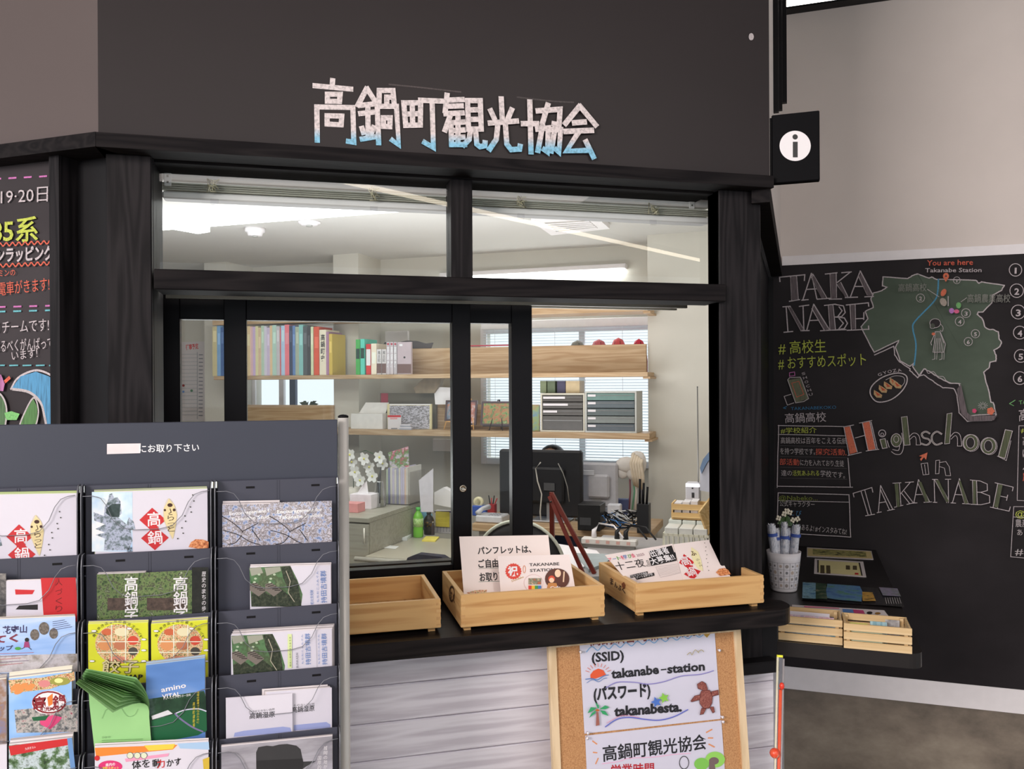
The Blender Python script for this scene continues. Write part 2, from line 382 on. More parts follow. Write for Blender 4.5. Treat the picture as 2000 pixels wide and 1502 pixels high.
# left face: header, trim, board
Lw = 4.4
mb = MB()
def slabL(mb, t0, t1, z0, z1, o0, o1, m, P=None):
    P = P or LP; a = [P.w(t, 0, o) for t, o in ((t0,o0),(t1,o0),(t1,o1),(t0,o1))]
    mb.prism([Vector((p.x,p.y,z0)) for p in a], (0,0,z1-z0), m)
slabL(mb, -Lw, 0, zb-.01, CEIL, 0, -.05, board('header_chalkboard_lit', (82,74,73), 1.08, .45, 2)); struct(mb.build('wall_left'))  # paler copy of the header board: lamp light put into the colour
mb = MB(); slabL(mb, -Lw, .004, zb2, zb, .011, -.1, BLK); struct(mb.build('trim_2'))
LB = Plane(LP.w(0,0,-.035), -b2, b1)
ux = LB.uv(118,500)[0]
mb = MB(); slabL(mb, -Lw, ux, .35, LB.uv(60,300)[1], -.035, -.05, board('left_chalkboard', (48,44,46), 1.5, .55, 3)); lbo = mb.build('chalkboard')
tag(lbo, 'chalkboard with pink and blue dashed frames and lettering, left of the dark pillar', 'chalkboard')
mb = MB(); slabL(mb, ux, LB.uv(137,500)[0], .0, zb2, -.01, -.06, BLKZ); struct(mb.build('trim_3'))
mb = MB(); slabL(mb, -Lw, LB.uv(137,500)[0]+.0, 0, .35, -.02, -.08, BLK); struct(mb.build('trim_4'))
xa = atF(208,600,ZP).x; xb = atF(297,600,ZP).x
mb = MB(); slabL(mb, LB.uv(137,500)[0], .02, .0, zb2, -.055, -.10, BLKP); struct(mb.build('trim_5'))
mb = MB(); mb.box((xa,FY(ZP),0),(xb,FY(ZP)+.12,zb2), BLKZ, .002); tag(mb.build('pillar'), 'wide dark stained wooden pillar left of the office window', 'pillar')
# window surround: frame members, bar, mullion, glass
x316 = atF(317,430,1.89).x; x1385 = atF(1386,450,1.81).x; x1405 = atF(1405,500,ZP).x; x1487 = atF(1487,600,ZP).x
CT = EYE-.497                                      # counter top
wf = thing('window_1', ((x316+x1385)/2, FY(1.80), CT), None, None, kind='structure')
barT = atF(860,540,1.745).z; barB = atF(860,577,1.745).z
gT = atF(860,351,1.80).z
mb = MB(); mb.box((xb,FY(1.78),CT-.1),(x316,FY(ZP)+.13,zb2+.05), BLKZ); mb.build('window_stile', wf)
mb = MB(); mb.box((x1385,FY(1.77),CT-.1),(x1405,FY(1.815),zb2+.05), BLKZ); mb.box((x1385+.012,FY(1.764),CT-.1),(x1405,FY(1.7699),zb2+.05), BLKZ); mb.build('window_stile', wf)
mb = MB(); mb.box((xb,FY(1.79),gT),(x1405,FY(ZP)+.13,zb+.03), BLK); mb.build('head_rail', wf)
xbr = atF(1419,570,1.745).x
mb = MB(); mb.box((atF(300,540,1.745).x,FY(1.745),barB),(xbr,FY(1.745)+.10,barT), BLK, .002); mb.build('transom_bar', wf)
xm0 = atF(880,430,1.79).x; xm1 = atF(922,430,1.79).x
mb = MB(); mb.box((xm0,FY(1.785),barT),(xm1,FY(1.785)+.06,gT), BLKZ, .0015); mb.build('mullion', wf)
GL = glass('window_glass', .06, (.98,.99,.985))
for a, b in ((x316,xm0),(xm1,x1385)):
    mb = MB(); mb.box((a,FY(1.81),barT-.004),(b,FY(1.81)+.004,gT+.004), GL); mb.build('glass_pane', wf)
mb = MB(); mb.box((x316,FY(1.93),barB+.001),(x1385,FY(1.93)+.012,barB+.012), mat(120,118,110,.3,.7)); mb.box((x316,FY(1.99),barB+.001),(x1385,FY(1.99)+.012,barB+.010), mat(120,118,110,.3,.7)); mb.build('sliding_track', wf)
# sliding sashes
def sash(z0, pl, pr, gl, gr, label, key):
    X0 = atF(pl,800,z0).x; X1 = atF(pr,800,z0).x; G0 = atF(gl,800,z0).x; G1 = atF(gr,800,z0).x
    T = atF(860,584,z0).z; Tg = atF(860,630,z0).z; Bg = atF(884,1103,1.936).z; y0 = FY(z0); y1 = y0+.032
    t = thing('sliding_window', ((X0+X1)/2,y0,CT+.001), label, 'window sash')
    SBK = mat(15,14,18,.4,var=.12,k=1.0,sc=8,spec=.15)
    for a, b in ((X0,G0),(G1,X1)):
        mb = MB(); mb.box((a,y0,CT+.001),(b,y1,T), SBK, .0015); mb.build('stile', t)
    mb = MB(); mb.box((G0,y0,Tg),(G1,y1,T-.001), SBK, .0015); mb.build('top_rail', t)
    mb = MB(); mb.box((G0,y0,CT+.001),(G1,y1,Bg), SBK, .0015); mb.build('bottom_rail', t)
    mb = MB(); mb.box((G0-.003,y0+.013,Bg-.003),(G1+.003,y0+.017,Tg+.003), glass('sash_glass', .035, (.98,.99,.985))); mb.build('glass_pane', t)
    if key:
        p = atF(904,954,z0); mb = MB(); mb.lathe((p.x,y0-.003,p.z), [(.0085,.003),(.0085,0),(.005,0),(.005,.002),(.002,.002)], mat(150,145,135,.25,.9), 16, 'y'); mb.build('keyhole', t)
sash(1.936, 438, 920, 482, 884, 'front black sliding window sash with a small round keyhole, behind the left crate', True)
sash(1.985, 304, 1040, 352, 1000, 'rear black sliding window sash, its right stile beside the window opening', False)
# right post, side return wall
mb = MB(); mb.box((x1405,FY(ZP),atF(1480,1288,ZP).z),(x1487,FY(ZP)+.055,zb2), BLKZ, .002); tag(mb.build('post'), 'square black wooden post at the right end of the counter window', 'post')
d2 = Vector((Rc.x-XR, Rc.y-FY(ZH), 0)); L2 = d2.length; d2.normalize(); n2 = Vector((d2.y,-d2.x,0))
def slabS(mb, s0, s1, z0, z1, o0, o1, m):
    a = [Vector((XR,FY(ZH),0))+d2*s+n2*o for s, o in ((s0,o0),(s1,o0),(s1,o1),(s0,o1))]
    mb.prism([Vector((p.x,p.y,z0)) for p in a], (0,0,z1-z0), m)
mb = MB(); slabS(mb, .052, L2, zb-.01, CEIL, -.004, -.05, IVORY); struct(mb.build('wall_side'))
mb = MB(); slabS(mb, .0, L2, zb2-.03, zb-.011, -.0, -.04, BLK); slabS(mb, .05, L2+.05, 0.0, zb2-.03, -.05, -.08, BLKP); struct(mb.build('trim_6'))
# board wall on the right
zbt = RP.uv(1760,508)[1]; zbb = RP.uv(1760,1323)[1]; zst = RP.uv(1760,1367)[1]
mb = MB(); slabL(mb, -.12, 4, zbt, CEIL, 0, -.06, IVORY, RP); struct(mb.build('wall_right'))
mb = MB(); slabL(mb, 0, 4, zst, zbt, -.004, -.06, IVORY, RP); struct(mb.build('wall_right_base'))
mb = MB(); slabL(mb, .001, 4, zst-.002, zbb, .006, -.004, WHITE, RP); struct(mb.build('trim_7'))
zw1 = RP.uv(1760,493)[1]
mb = MB(); slabL(mb, .001, 4, zbt, zbt+.035, .012, 0, WHITE, RP); struct(mb.build('trim_8'))
mb = MB(); slabL(mb, 0, 4, 0, zst-.004, -.002, -.06, speckle('polished_concrete', [(80,73,66),(118,108,97),(146,136,122)], 2.2, 1.45, .35, (1,1,1.6), detail=6), RP); struct(mb.build('wall_right_plinth'))
mb = MB(); slabL(mb, -.12, 3.9, zbb, zbt, .004, .0003, CHB, RP); rb = mb.build('chalkboard')
tag(rb, 'large chalkboard with a green town map and school lettering, on the right wall', 'chalkboard')
RB = Plane(RP.w(0,0,.004), -b2, b1)
# planks under the counter
zpk = 1.775; plt = atF(1073,1308,zpk).z; plh = plt-atF(1073,1377,zpk).z
wl = thing('wall_lower', (0,FY(zpk),0), None, None, kind='structure')
xpl = XL+.02; xpr = atF(1512,1400,zpk).x
mb = MB(); mb.box((xpl,FY(zpk)+.008,0),(xpr,FY(zpk)+.03,CT-.035), mat(200,198,205,.7)); mb.build('backing', wl)
z = plt+plh; first = None
while z > 0.02:
    mb = MB(); mb.box((xpl,FY(zpk),z-plh+.0012),(xpr,FY(zpk)+.009,min(z-.0005,CT-.036)), PLANKW, .0022); mb.build('plank', wl); z -= plh
mb = MB(); slabL(mb, -.12, -.032, zst, zb2+.40, .0065, .0045, BLKP, RP); struct(mb.build('trim_14'))
# side return planks
mb = MB(); slabS(mb, .06, L2, 0, atF(1480,1310,zpk).z, -.003, -.03, PLANKW); struct(mb.build('wall_side_base'))
# black infill at the right corner
zs1 = atF(1480,1288,zpk-.03).z; zs0 = atF(1480,1311,zpk-.03).z; xi = atF(1380,1300,zpk).x; xie = atF(1513,1300,zpk-.03).x
mb = MB(); mb.box((xi,FY(zpk)-.012,zs0+.002),(xpr+.001,FY(zpk)-.001,CT-.035), BLKP); mb.box((xi,FY(zpk)-.05,zs0),(xie,FY(zpk)-.012,zs1), BLKP, .003)
mb.box((atF(1447,1260,zpk-.05).x-.045,FY(zpk)-.04,zs1),(atF(1447,1260,zpk-.05).x-.02,FY(zpk)-.012,CT-.035), BLKZ); struct(mb.build('trim_9'))
# counter
zc0 = 1.645; ct0 = CT-.035
xcr = atF(1546,1200,zc0+.03).x; xcl = XL-.1
def arc(cx, cy, r, a0, a1, n=8): return [(cx+r*math.cos(math.radians(a0+(a1-a0)*i/n)), cy+r*math.sin(math.radians(a0+(a1-a0)*i/n))) for i in range(n+1)]
yc = FY(zc0); yb = FY(2.06)
out = [(xcl,yc)]+arc(xcr-.05,yc+.05,.05,-90,0)+[(xcr,FY(ZH)-.01),(x1487-.002,FY(ZH)+.01),(x1487-.002,yb),(xcl,yb)]
mb = MB(); mb.prism([(x,y,ct0) for x,y in out], (0,0,CT-ct0), wood('counter_black', (36,32,32), (22,20,21), 'x', 8, .3, 1.0, .03)); tag(mb.build('counter'), 'long black wooden counter with a rounded right end below the office window', 'counter')
# side ledge along the return wall
LH = RP.uv(1702,1073)[1]; rF = atH(1804,1279,LH); rBk = atH(1702,1073,LH)
s_f = (rF-Vector((XR,FY(ZH),0))).dot(d2); wl_ = (rF-Vector((XR,FY(ZH),0))).dot(n2)
def S3(s, o, z): p = Vector((XR,FY(ZH),0))+d2*s+n2*o; return Vector((p.x,p.y,z))
q = [(s_f,-.0495)]+[(s_f+.03-.03*math.cos(math.radians(t)), wl_-.03+.03*math.sin(math.radians(t))) for t in range(0,91,15)]+[(L2-.006,wl_),(L2-.006,-.0495)]
mb = MB(); mb.prism([S3(s,o,LH-.035) for s,o in q], (0,0,.035), mat(26,23,24,.3,var=.08,k=1.0)); tag(mb.build('side_ledge'), 'black side ledge with a rounded corner below the right chalkboard', 'ledge')
# upper black tracks on the side wall and cove lamp
SO = Vector((XR,FY(ZH),0))
for i, (px0, px1, ye, D) in enumerate(((1510,1521,218,2.45),(1521,1528,214,2.75),(1527,1537,200,2.95))):
    a = atB(px0, ye, D); b = atB(px1, ye, D); m2_ = MB(); m2_.box((a.x,D,a.z),(b.x,D+.02,CEIL), BLKP); o = m2_.build('trim_%d' % (10+i), frame='B'); struct(o)
# cove strip lamp at top right
pA = RP.uv(1537,19); pB = RP.uv(1700,-5)
lp = thing('strip_lamp', RP.w(pA[0]+1,pA[1],.06), 'bright linear strip lamp high on the right wall at the ceiling', 'lamp')
mb = MB(); slabL(mb, -.0, 3.6, pA[1]-.012, pA[1]+.014, .05, .02, emit('strip_light', (1,.97,.9), 5.5), RP); mb.build('diffuser', lp)
mb = MB(); slabL(mb, -.0, 3.6, pA[1]-.02, pA[1]-.0125, .055, .0, BLKP, RP); slabL(mb, 0, 3.6, pA[1]+.015, CEIL, .3, .0, mat(52,56,44,.8), RP); mb.build('housing', lp)
# strip lamp whose reflection crosses the transom glass
def refl(x, y, h):
    p = atF(x, y, 1.81); d = ray(x, y); d = Vector((d.x,-d.y,d.z)); return p+d*((h-p.z)/d.z)
r0 = refl(613,344,3.12); r1 = refl(1386,514,3.12)
lp = thing('strip_lamp', (r0+r1)/2, 'long warm strip lamp on the hall ceiling seen mirrored in the upper window panes', 'lamp')
dd = (r1-r0).normalized(); nn = Vector((-dd.y,dd.x,0))*.035
mb = MB(); mb.prism([r0+nn, r1+nn, r1-nn, r0-nn], (0,0,.02), emit('warm_strip_light', (1,.86,.66), 11)); mb.build('diffuser', lp)
nn = nn*1.2; mb = MB(); mb.prism([r0+nn+Z*.021, r1+nn+Z*.021, r1-nn+Z*.021, r0-nn+Z*.021], (0,0,.055), BLKP); mb.build('housing', lp)
# info sign
Ds = 1.80*.9
pc = (SO-d2*.0); Dsg = toB(SO).y+.01
a = atB(1507,290,Dsg); b = atB(1601,290,Dsg); zt = atB(1555,220,Dsg).z; zbm = atB(1555,355,Dsg).z
sgn = thing('information_sign', (a.x,Dsg,zbm), 'square black projecting sign with a white circle and letter i', 'sign', frame='B')
mb = MB(); mb.box((a.x,Dsg,zbm),(b.x,Dsg+.022,zt), mat(12,12,15,.45,var=.03,k=1.0,spec=.05), .002); mb.build('panel', sgn, 'B')
SP = Plane(b2*Dsg, -b2, b1); ar = Art(SP); ar.disc(1553,285,30.5,WH_,29.5,n=40); SK = ink(14,14,17,1.0)
ar.disc(1553,267.5,5.2,SK); ar.rect(1548.5,277,1558,307.5,SK); ar.build('letter_emblem', sgn)
mb = MB(); mb.box((a.x-.004,Dsg+.004,zbm+.005),(a.x+.001,Dsg+.018,zt-.005), BLKP); mb.build('bracket', sgn, 'B')
# ================================================================ chalk lettering on the header
HP = FPl(ZH); ar = Art(HP, (580,100,3.226), base=.0006)
KJ = [[(225,180),(222,218)],[(108,218),(345,240)],[(192,272),(272,272),(268,318),(192,316),(192,272)],[(128,568),(125,352),(352,356),(358,575),(318,568)],[(190,408),(282,410),(278,465),(190,460),(190,408)],
[(440,235),(382,345)],[(440,235),(500,330)],[(405,342),(482,334)],[(395,395),(485,385)],[(446,340),(448,540)],[(408,482),(420,520)],[(484,478),(468,520)],[(405,556),(488,542)],
[(516,335),(518,250),(604,250),(612,335)],[(565,335),(565,292),(600,292)],[(514,585),(505,350),(626,350),(640,592),(596,560)],[(544,422),(586,422),(584,478),(544,476),(544,422)],
[(672,328),(778,328),(776,468),(684,470),(672,328)],[(725,330),(728,468)],[(676,400),(778,396)],[(772,312),(915,318)],[(850,325),(858,610),(798,575)],
[(944,275),(932,385)],[(945,312),(1045,308)],[(950,350),(1040,348)],[(930,398),(1045,392)],[(965,405),(930,505)],[(968,455),(972,592)],[(968,455),(1050,450)],[(970,505),(1050,500)],[(972,548),(1050,545)],[(965,592),(1060,592)],[(1012,400),(1012,590)],
[(1072,316),(1152,316),(1158,495),(1078,495),(1072,316)],[(1080,375),(1150,373)],[(1080,435),(1150,433)],[(1090,502),(1082,560),(1045,598)],[(1122,502),(1130,590),(1150,606),(1180,600),(1182,575)],
[(1283,300),(1290,440)],[(1215,375),(1240,430)],[(1350,370),(1325,430)],[(1208,458),(1385,445)],[(1262,462),(1252,560),(1208,625)],[(1308,455),(1318,590),(1345,625),(1398,622),(1402,598)],
[(1462,320),(1470,645)],[(1415,462),(1512,462)],[(1508,382),(1652,372),(1646,470),(1608,462)],[(1576,340),(1542,458)],[(1505,497),(1578,490),(1572,640),(1548,622)],[(1542,475),(1512,636)],[(1592,500),(1655,500),(1645,642),(1624,622)],[(1622,478),(1595,640)],
[(1775,352),(1682,465)],[(1775,352),(1878,475)],[(1735,458),(1810,452)],[(1682,512),(1855,505)],[(1765,520),(1692,635),(1838,630)],[(1812,572),(1862,676)]]
# pigment: white chalk above, blue chalk on the lowest strokes (two chalks, mixed at a fixed height on the wall)
def header_chalk():
    m, t, p = newmat('header_chalk'); N = t.nodes; L = t.links
    ge = N.new('ShaderNodeNewGeometry'); sx = N.new('ShaderNodeSeparateXYZ'); L.new(ge.outputs['Position'], sx.inputs[0])
    nz = N.new('ShaderNodeTexNoise'); nz.inputs['Scale'].default_value = 170; L.new(ge.outputs['Position'], nz.inputs['Vector'])
    zz0 = atF(620,262,ZH).z; zz1 = atF(1140,287,ZH).z; xx0 = atF(620,262,ZH).x; xx1 = atF(1140,287,ZH).x; k = (zz1-zz0)/(xx1-xx0)
    a = N.new('ShaderNodeMath'); a.operation = 'MULTIPLY_ADD'; a.inputs[1].default_value = -k; L.new(sx.outputs[0], a.inputs[0]); L.new(sx.outputs[2], a.inputs[2])
    rp = N.new('ShaderNodeMapRange'); rp.inputs[1].default_value = zz0-k*xx0-.008; rp.inputs[2].default_value = zz0-k*xx0+.012; L.new(a.outputs[0], rp.inputs[0])
    mx = N.new('ShaderNodeMix'); mx.data_type = 'RGBA'; mx.inputs[6].default_value = col(128,182,208,1.25); mx.inputs[7].default_value = col(206,196,196,1.25); L.new(rp.outputs[0], mx.inputs[0])
    cr = N.new('ShaderNodeValToRGB'); cr.color_ramp.elements[0].position = .36; cr.color_ramp.elements[1].position = .56; cr.color_ramp.elements[0].color = (.68,.68,.68,1); L.new(nz.outputs['Fac'], cr.inputs['Fac'])
    m2 = N.new('ShaderNodeMix'); m2.data_type = 'RGBA'; m2.blend_type = 'MULTIPLY'; m2.inputs[0].default_value = 1; L.new(mx.outputs[2], m2.inputs[6]); L.new(cr.outputs[0], m2.inputs[7])
    L.new(m2.outputs[2], p.inputs['Base Color']); p.inputs['Roughness'].default_value = .95; return m
HC = header_chalk()
for s in KJ: ar.line(s, 33, HC)
ar.build('chalk_lettering', hf)
ar = Art(HP, base=.0004); ar.curve([(760,165),(830,172),(900,180)], 3, chalk(96,88,88,dens=.6)); ar.curve([(1010,190),(1080,198),(1120,200)], 3, chalk(90,84,84,dens=.6)); ar.disc(1467,72,5,CHW2,7); ar.build('chalk_smudge', hf)

# ================================================================ left chalkboard drawing
ar = Art(LB, base=.0006)
for i in range(4): ar.line([(-12+i*30,350-i*1.6),(2+i*30,349-i*1.6)], 2.5, CHP)
for i in range(8): ar.line([(113+i*.1,352+i*42),(113.5+i*.1,372+i*42)], 2, CHP)
for y, c in ((600,CHP),(609,chalk(110,180,190))):
    for i in range(4): ar.line([(-2+i*31,y-i*.8),(12+i*31,y-.5-i*.8)], 2.5, c)
for i in range(5): ar.line([(115,612+i*24),(115.5,626+i*24)], 1.8, CHB_)
for i in range(5): ar.line([(-4+i*26,714),(12+i*26,713.5)], 2, chalk(110,180,190))
ar.text('19·20日', (5,398), (97,392), 30, CHW)
ar.text('85系', (-14,472), (78,468), 46, CHY, .015)
ar.text('ぎンラッピング', (-22,512), (109,506), 27, CHW, .03)
for y, s in ((476,-1),(517,-1)):
    P = []
    for i in range(10): P += [(i*12.2-8,y-i*.6),(i*12.2-2,y+6-i*.6)]
    ar.curve(P, 2, CHR)
ar.text('ミンの', (2,540), (34,538), 13, CHR)
ar.text('電車がきます!', (2,576), (101,566), 25, CHR)
ar.text('ぐりチームです!', (-24,652), (100,645), 24, CHW)
ar.text('させるべくがんばって', (-18,688), (108,680), 23, CHW)
ar.text('います!', (28,703), (78,697), 18, CHW)
ar.curve([(26,760),(40,738),(70,724),(95,728),(128,748)], 3, CHW); ar.poly([(28,758),(45,735),(75,726),(100,735),(125,752),(124,905),(98,890),(92,815),(84,785),(62,765),(38,761)], chalk(92,150,190,hatch=True))
ar.curve([(30,760),(62,766),(84,786),(92,815),(95,830)], 4, CHW2)
ar.poly([(-10,765),(5,772),(14,785),(18,812),(14,850),(-10,850)], chalk(92,120,88,hatch=True)); ar.curve([(-10,763),(6,770),(16,788),(18,812),(12,850)], 3, CHW2)
ar.poly([(40,850),(48,818),(70,778),(78,795),(78,820),(68,850)], chalk(92,130,84,hatch=True)); ar.curve([(38,852),(48,818),(70,777),(80,798),(77,825),(64,855)], 2.5, CHW2)
ar.poly([(14,806),(28,803),(44,808),(38,820),(18,820)], chalk(128,190,120)); ar.poly([(-8,728),(8,732),(15,750),(12,764),(-8,762)], chalk(180,120,165,hatch=True)); ar.line([(16,745),(24,738)], 5, CHR)
ar.build('chalk_drawing', lbo)

# ================================================================ right chalkboard drawing
ar = Art(RB, base=.0006); A = ar.at
MAPG = board('chalk_green_area', (74,84,74), 1.2, .8, 9)
A(1500,500,5.777)
mp_ = [(1297,237),(1580,255),(1640,215),(1690,205)]
pts = [(1500+x/5.777, 500+y/5.777) for x,y in mp_]+[(1750+x/5.776,500+y/5.776) for x,y in [(240,203),(370,250),(400,238),(460,265),(520,262),(900,272),(935,310),(965,292),(1222,330),(1190,390),(1090,440),(1080,530),(980,635),(930,632),(915,658),(980,715),(1000,800),(1045,828),(1090,828),(1150,855),(1165,940),(1190,970),(1172,1020),(1105,1065),(1130,1130),(1125,1185),(1062,1198),(1050,1260),(992,1310),(1010,1400),(1040,1500)]]+[(1740+x/3.754,700+y/3.754) for x,y in [(733,320),(750,325),(772,405),(580,420),(545,395),(500,185),(430,180),(350,140),(290,100),(245,75),(205,125),(160,60)]]+[(1500+x/5.777,500+y/5.777) for x,y in [(1640,1215),(1600,1245),(1490,1180),(1440,1030),(1475,955),(1195,1085),(1050,800),(1130,710),(1095,625),(1190,580),(1160,480),(1190,420),(1285,390),(1340,355),(1290,335)]]
ar.at(0,0,1); 
# fill (fan-safe: triangulated by blender n-gon)
ar.poly(pts, MAPG); ar.line(pts, 2.2, CHW, True, .5)
lo = [(1500+x/5.777,500+y/5.777) for x,y in [(1200,1120),(1420,1020),(1430,1120),(1480,1190),(1600,1270),(1600,1290),(1690,1375)]]+[(1740+x/3.754,700+y/3.754) for x,y in [(205,130),(240,120),(300,160),(340,190),(380,215),(460,220),(485,270),(500,400),(560,460),(740,455),(772,410)]]
ar.line(lo, 2, CHW, False, .5)
ar.curve([(1750+x/5.776,500+y/5.776) for x,y in [(478,262),(470,400),(430,510),(220,730),(190,820),(225,1000),(205,1230)]], 3, chalk(86,150,185))
CHO = chalk(214,118,92)
A(1500,500,5.777)
SER = [ # TAKA NABE strokes
[(135,290),(130,240),(415,212),(410,278)],[(255,228),(268,500)],[(320,222),(340,495)],[(240,512),(358,492)],
[(490,195),(395,490)],[(490,195),(550,480)],[(490,240),(610,480)],[(505,205),(660,470)],[(440,378),(560,370)],[(380,500),(455,492)],[(552,488),(700,478)],
[(645,205),(780,190)],[(700,205),(712,480)],[(768,200),(770,470)],[(690,488),(830,485)],[(830,190),(940,180)],[(925,185),(780,300)],[(775,320),(885,470)],[(820,300),(900,460)],[(870,470),(1010,465)],
[(1040,170),(930,460)],[(1040,170),(1180,440)],[(1020,230),(1120,440)],[(985,345),(1075,345)],[(1090,462),(1190,458)],
[(168,575),(250,568)],[(205,580),(225,855)],[(180,862),(280,852)],[(230,580),(370,840)],[(250,572),(400,830)],[(352,570),(460,555)],[(395,565),(405,840)],[(410,835),(365,845),(465,842)],
[(515,545),(435,845)],[(515,545),(690,830)],[(495,595),(640,845)],[(465,730),(575,725)],[(590,845),(700,838)],
[(635,560),(760,545)],[(680,560),(700,830)],[(730,555),(760,830)],[(640,840),(880,832)],[(760,548),(850,565),(870,640),(830,685),(755,690)],[(755,690),(860,700),(895,760),(860,820),(770,835)],[(800,575),(835,620),(790,680)],[(800,705),(850,760),(800,820)],
[(880,555),(1130,530),(1135,570)],[(925,560),(940,830)],[(980,550),(985,820)],[(985,710),(1080,705)],[(1080,640),(1078,720)],[(890,840),(1135,828),(1132,790)]]
for s in SER: ar.line(s, 13, CHW)
HT = chalk(112,102,106,hatch=True,dens=.55)
for q in ([(262,240),(320,235),(338,490),(272,495)],[(500,240),(520,230),(655,470),(600,478)],[(705,210),(765,205),(768,478),(716,480)],[(785,315),(815,300),(895,460),(865,465)],[(1030,235),(1045,200),(1175,445),(1125,450)],[(235,585),(260,580),(400,830),(370,835)],[(505,590),(520,570),(685,830),(645,840)],[(685,565),(730,560),(755,830),(704,830)],[(930,560),(978,555),(985,820),(942,825)]): ar.poly(q, HT)
ar.text('# 高校生', (120,1100), (655,1075), 140, CHY)
ar.text('# おすすめスポット', (118,1270), (1105,1225), 135, CHY)
A(1500,700,7.143)
# bottle and cup
ar.line([(300,200),(370,190),(375,240),(300,250)], 10, CHP, True); ar.poly([(280,300),(460,270),(560,560),(390,620)], chalk(110,112,92,hatch=True)); ar.line([(275,300),(300,270),(450,262),(465,290),(565,560),(500,600),(385,620)], 11, CHW2, True)
ar.line([(225,530),(320,500)], 10, CHW2); ar.line([(225,530),(270,650),(360,620)], 10, CHW2); ar.line([(330,345),(430,320),(500,500),(400,540)], 7, CHR, True)
for i, ch in enumerate('SHOCHU'): ar.text(ch, (475+i*20,235+i*58), (525+i*20,222+i*58), 44, CHW)
# gyoza plate
ar.curve([(1425,500),(1450,380),(1600,260),(1800,205),(1920,240),(1930,340),(1850,470),(1700,580),(1520,605)], 16, CHW, True)
ar.curve([(1640,300),(1760,245),(1880,260),(1900,330),(1850,400)], 8, CHW2)
for x, y in ((1520,500),(1590,430),(1660,380),(1740,330),(1790,370)): ar.poly([(x-45,y-60),(x+10,y-30),(x+70,y+10),(x+60,y+50),(x-10,y+45),(x-50,y)], chalk(190,160,120)); ar.poly([(x-30,y-45),(x+10,y-15),(x+50,y+15),(x,y+20)], chalk(190,88,62))
for i, ch in enumerate('GYOZA'): ar.text(ch, (1535+i*68,250-i*26+(i*i*3)), (1590+i*68,235-i*26+(i*i*3)), 52, CHW)
ar.text('TAKANABEKOKO', (320,722), (950,700), 55, chalk(66,120,160)); ar.line([(215,690),(260,670)], 10, chalk(66,120,160)); ar.line([(215,690),(250,700)], 10, chalk(66,120,160))
ar.text('高鍋高校', (240,890), (810,870), 130, CHW)
A(1500,800,5.007)
ar.line([(100,155),(740,165)], 8, CHW, False, 1.5); ar.line([(100,240),(760,255)], 7, CHW, False, 1.5); ar.line([(104,150),(90,758)], 8, CHW, False, 1.5); ar.line([(90,745),(825,755)], 8, CHW, False, 1.5); ar.line([(780,470),(802,755)], 8, CHW, False, 1.5)
ar.text('#学校紹介', (125,228), (475,222), 55, CHY)
ar.text('高鍋高校は百年をこえる伝統', (125,325), (770,330), 60, CHW2); ar.text('を持つ学校です。', (120,428), (460,435), 60, CHW2); ar.text('探究活動,', (465,435), (765,440), 60, CHR)
ar.text('部活動', (115,532), (305,538), 60, CHR); ar.text('に力を入れており,生徒', (315,538), (740,550), 58, CHW2); ar.text('達の', (130,640), (235,640), 55, CHW2); ar.text('活気あふれる', (240,640), (500,640), 52, CHY); ar.text('学校です。', (510,645), (750,665), 60, CHW2)
for y in (350,455,560,665): ar.line([(120,y),(770,y+12)], 2.5, chalk(110,104,106))
ar.line([(100,810),(790,828),(805,1240),(320,1210)], 8, CHW, False, 1.5); ar.line([(100,810),(92,1040)], 8, CHW); ar.line([(95,885),(790,900)], 6, CHW)
ar.text('@Nabeko...', (108,880), (485,882), 55, chalk(130,140,66)); ar.text('公式キャラクター', (115,935), (455,945), 52, CHW2); ar.text('こび', (215,1025), (325,1035), 55, chalk(80,130,170)); ar.text('いあるよ! #インスタみてね!', (290,1165), (765,1215), 60, CHW2)
# High school lettering
def boxletter(P, w, m, fill=None, fm=None):
    if fill:
        for q in fill: ar.poly(q, fm)
    for s in P: ar.line(s, w, m)
boxletter([[(735,168),(835,148)],[(740,170),(790,440)],[(800,160),(870,410)],[(780,445),(910,415)],[(890,130),(1012,105)],[(920,130),(975,395)],[(990,110),(1050,385)],[(955,402),(1080,385)],[(850,275),(940,250)],[(1005,120),(1065,380)]], 8, CHW, [[(745,172),(800,162),(868,412),(798,432)],[(925,130),(988,115),(1048,380),(980,398)]], CHO)
GH = chalk(92,98,76,hatch=True,dens=.55)
ar.ring(1112,230,34,8,CHW); ar.ring(1112,240,14,6,CHW); boxletter([[(1090,290),(1140,280),(1160,370),(1115,378)],[(1090,290),(1115,378)],[(1160,300),(1180,365)]], 7, CHW, [[(1095,292),(1140,284),(1158,368),(1118,376)]], GH)
A(1740,700,3.754)
ar.disc(35,598,38,GH,45); ar.ring(35,598,38,5,CHW,48); ar.ring(35,590,18,4,CHW,24); ar.curve([(75,545),(88,640),(70,695),(30,700),(0,680)], 5, CHW); ar.curve([(60,640),(50,672),(10,665)], 5, CHW)
def stem_h(x, y0, y1, w, dx=0):
    ar.poly([(x,y0),(x+w,y0-6),(x+w+dx,y1-4),(x+dx,y1)], GH); ar.line([(x,y0),(x+w,y0-6),(x+w+dx,y1-4),(x+dx,y1)], 4, CHW, True)
def arch(x, y0, y1, w):
    ar.curve([(x,y0+30),(x+w*.4,y0),(x+w*.85,y0+20),(x+w,y1)], 4.5, CHW); ar.curve([(x+4,y0+50),(x+w*.4,y0+24),(x+w*.6,y0+40),(x+w*.62,y1)], 4, CHW); ar.line([(x+w*.6,y1),(x+w,y1)], 4, CHW)
stem_h(72,430,635,42,22); arch(128,545,632,85)
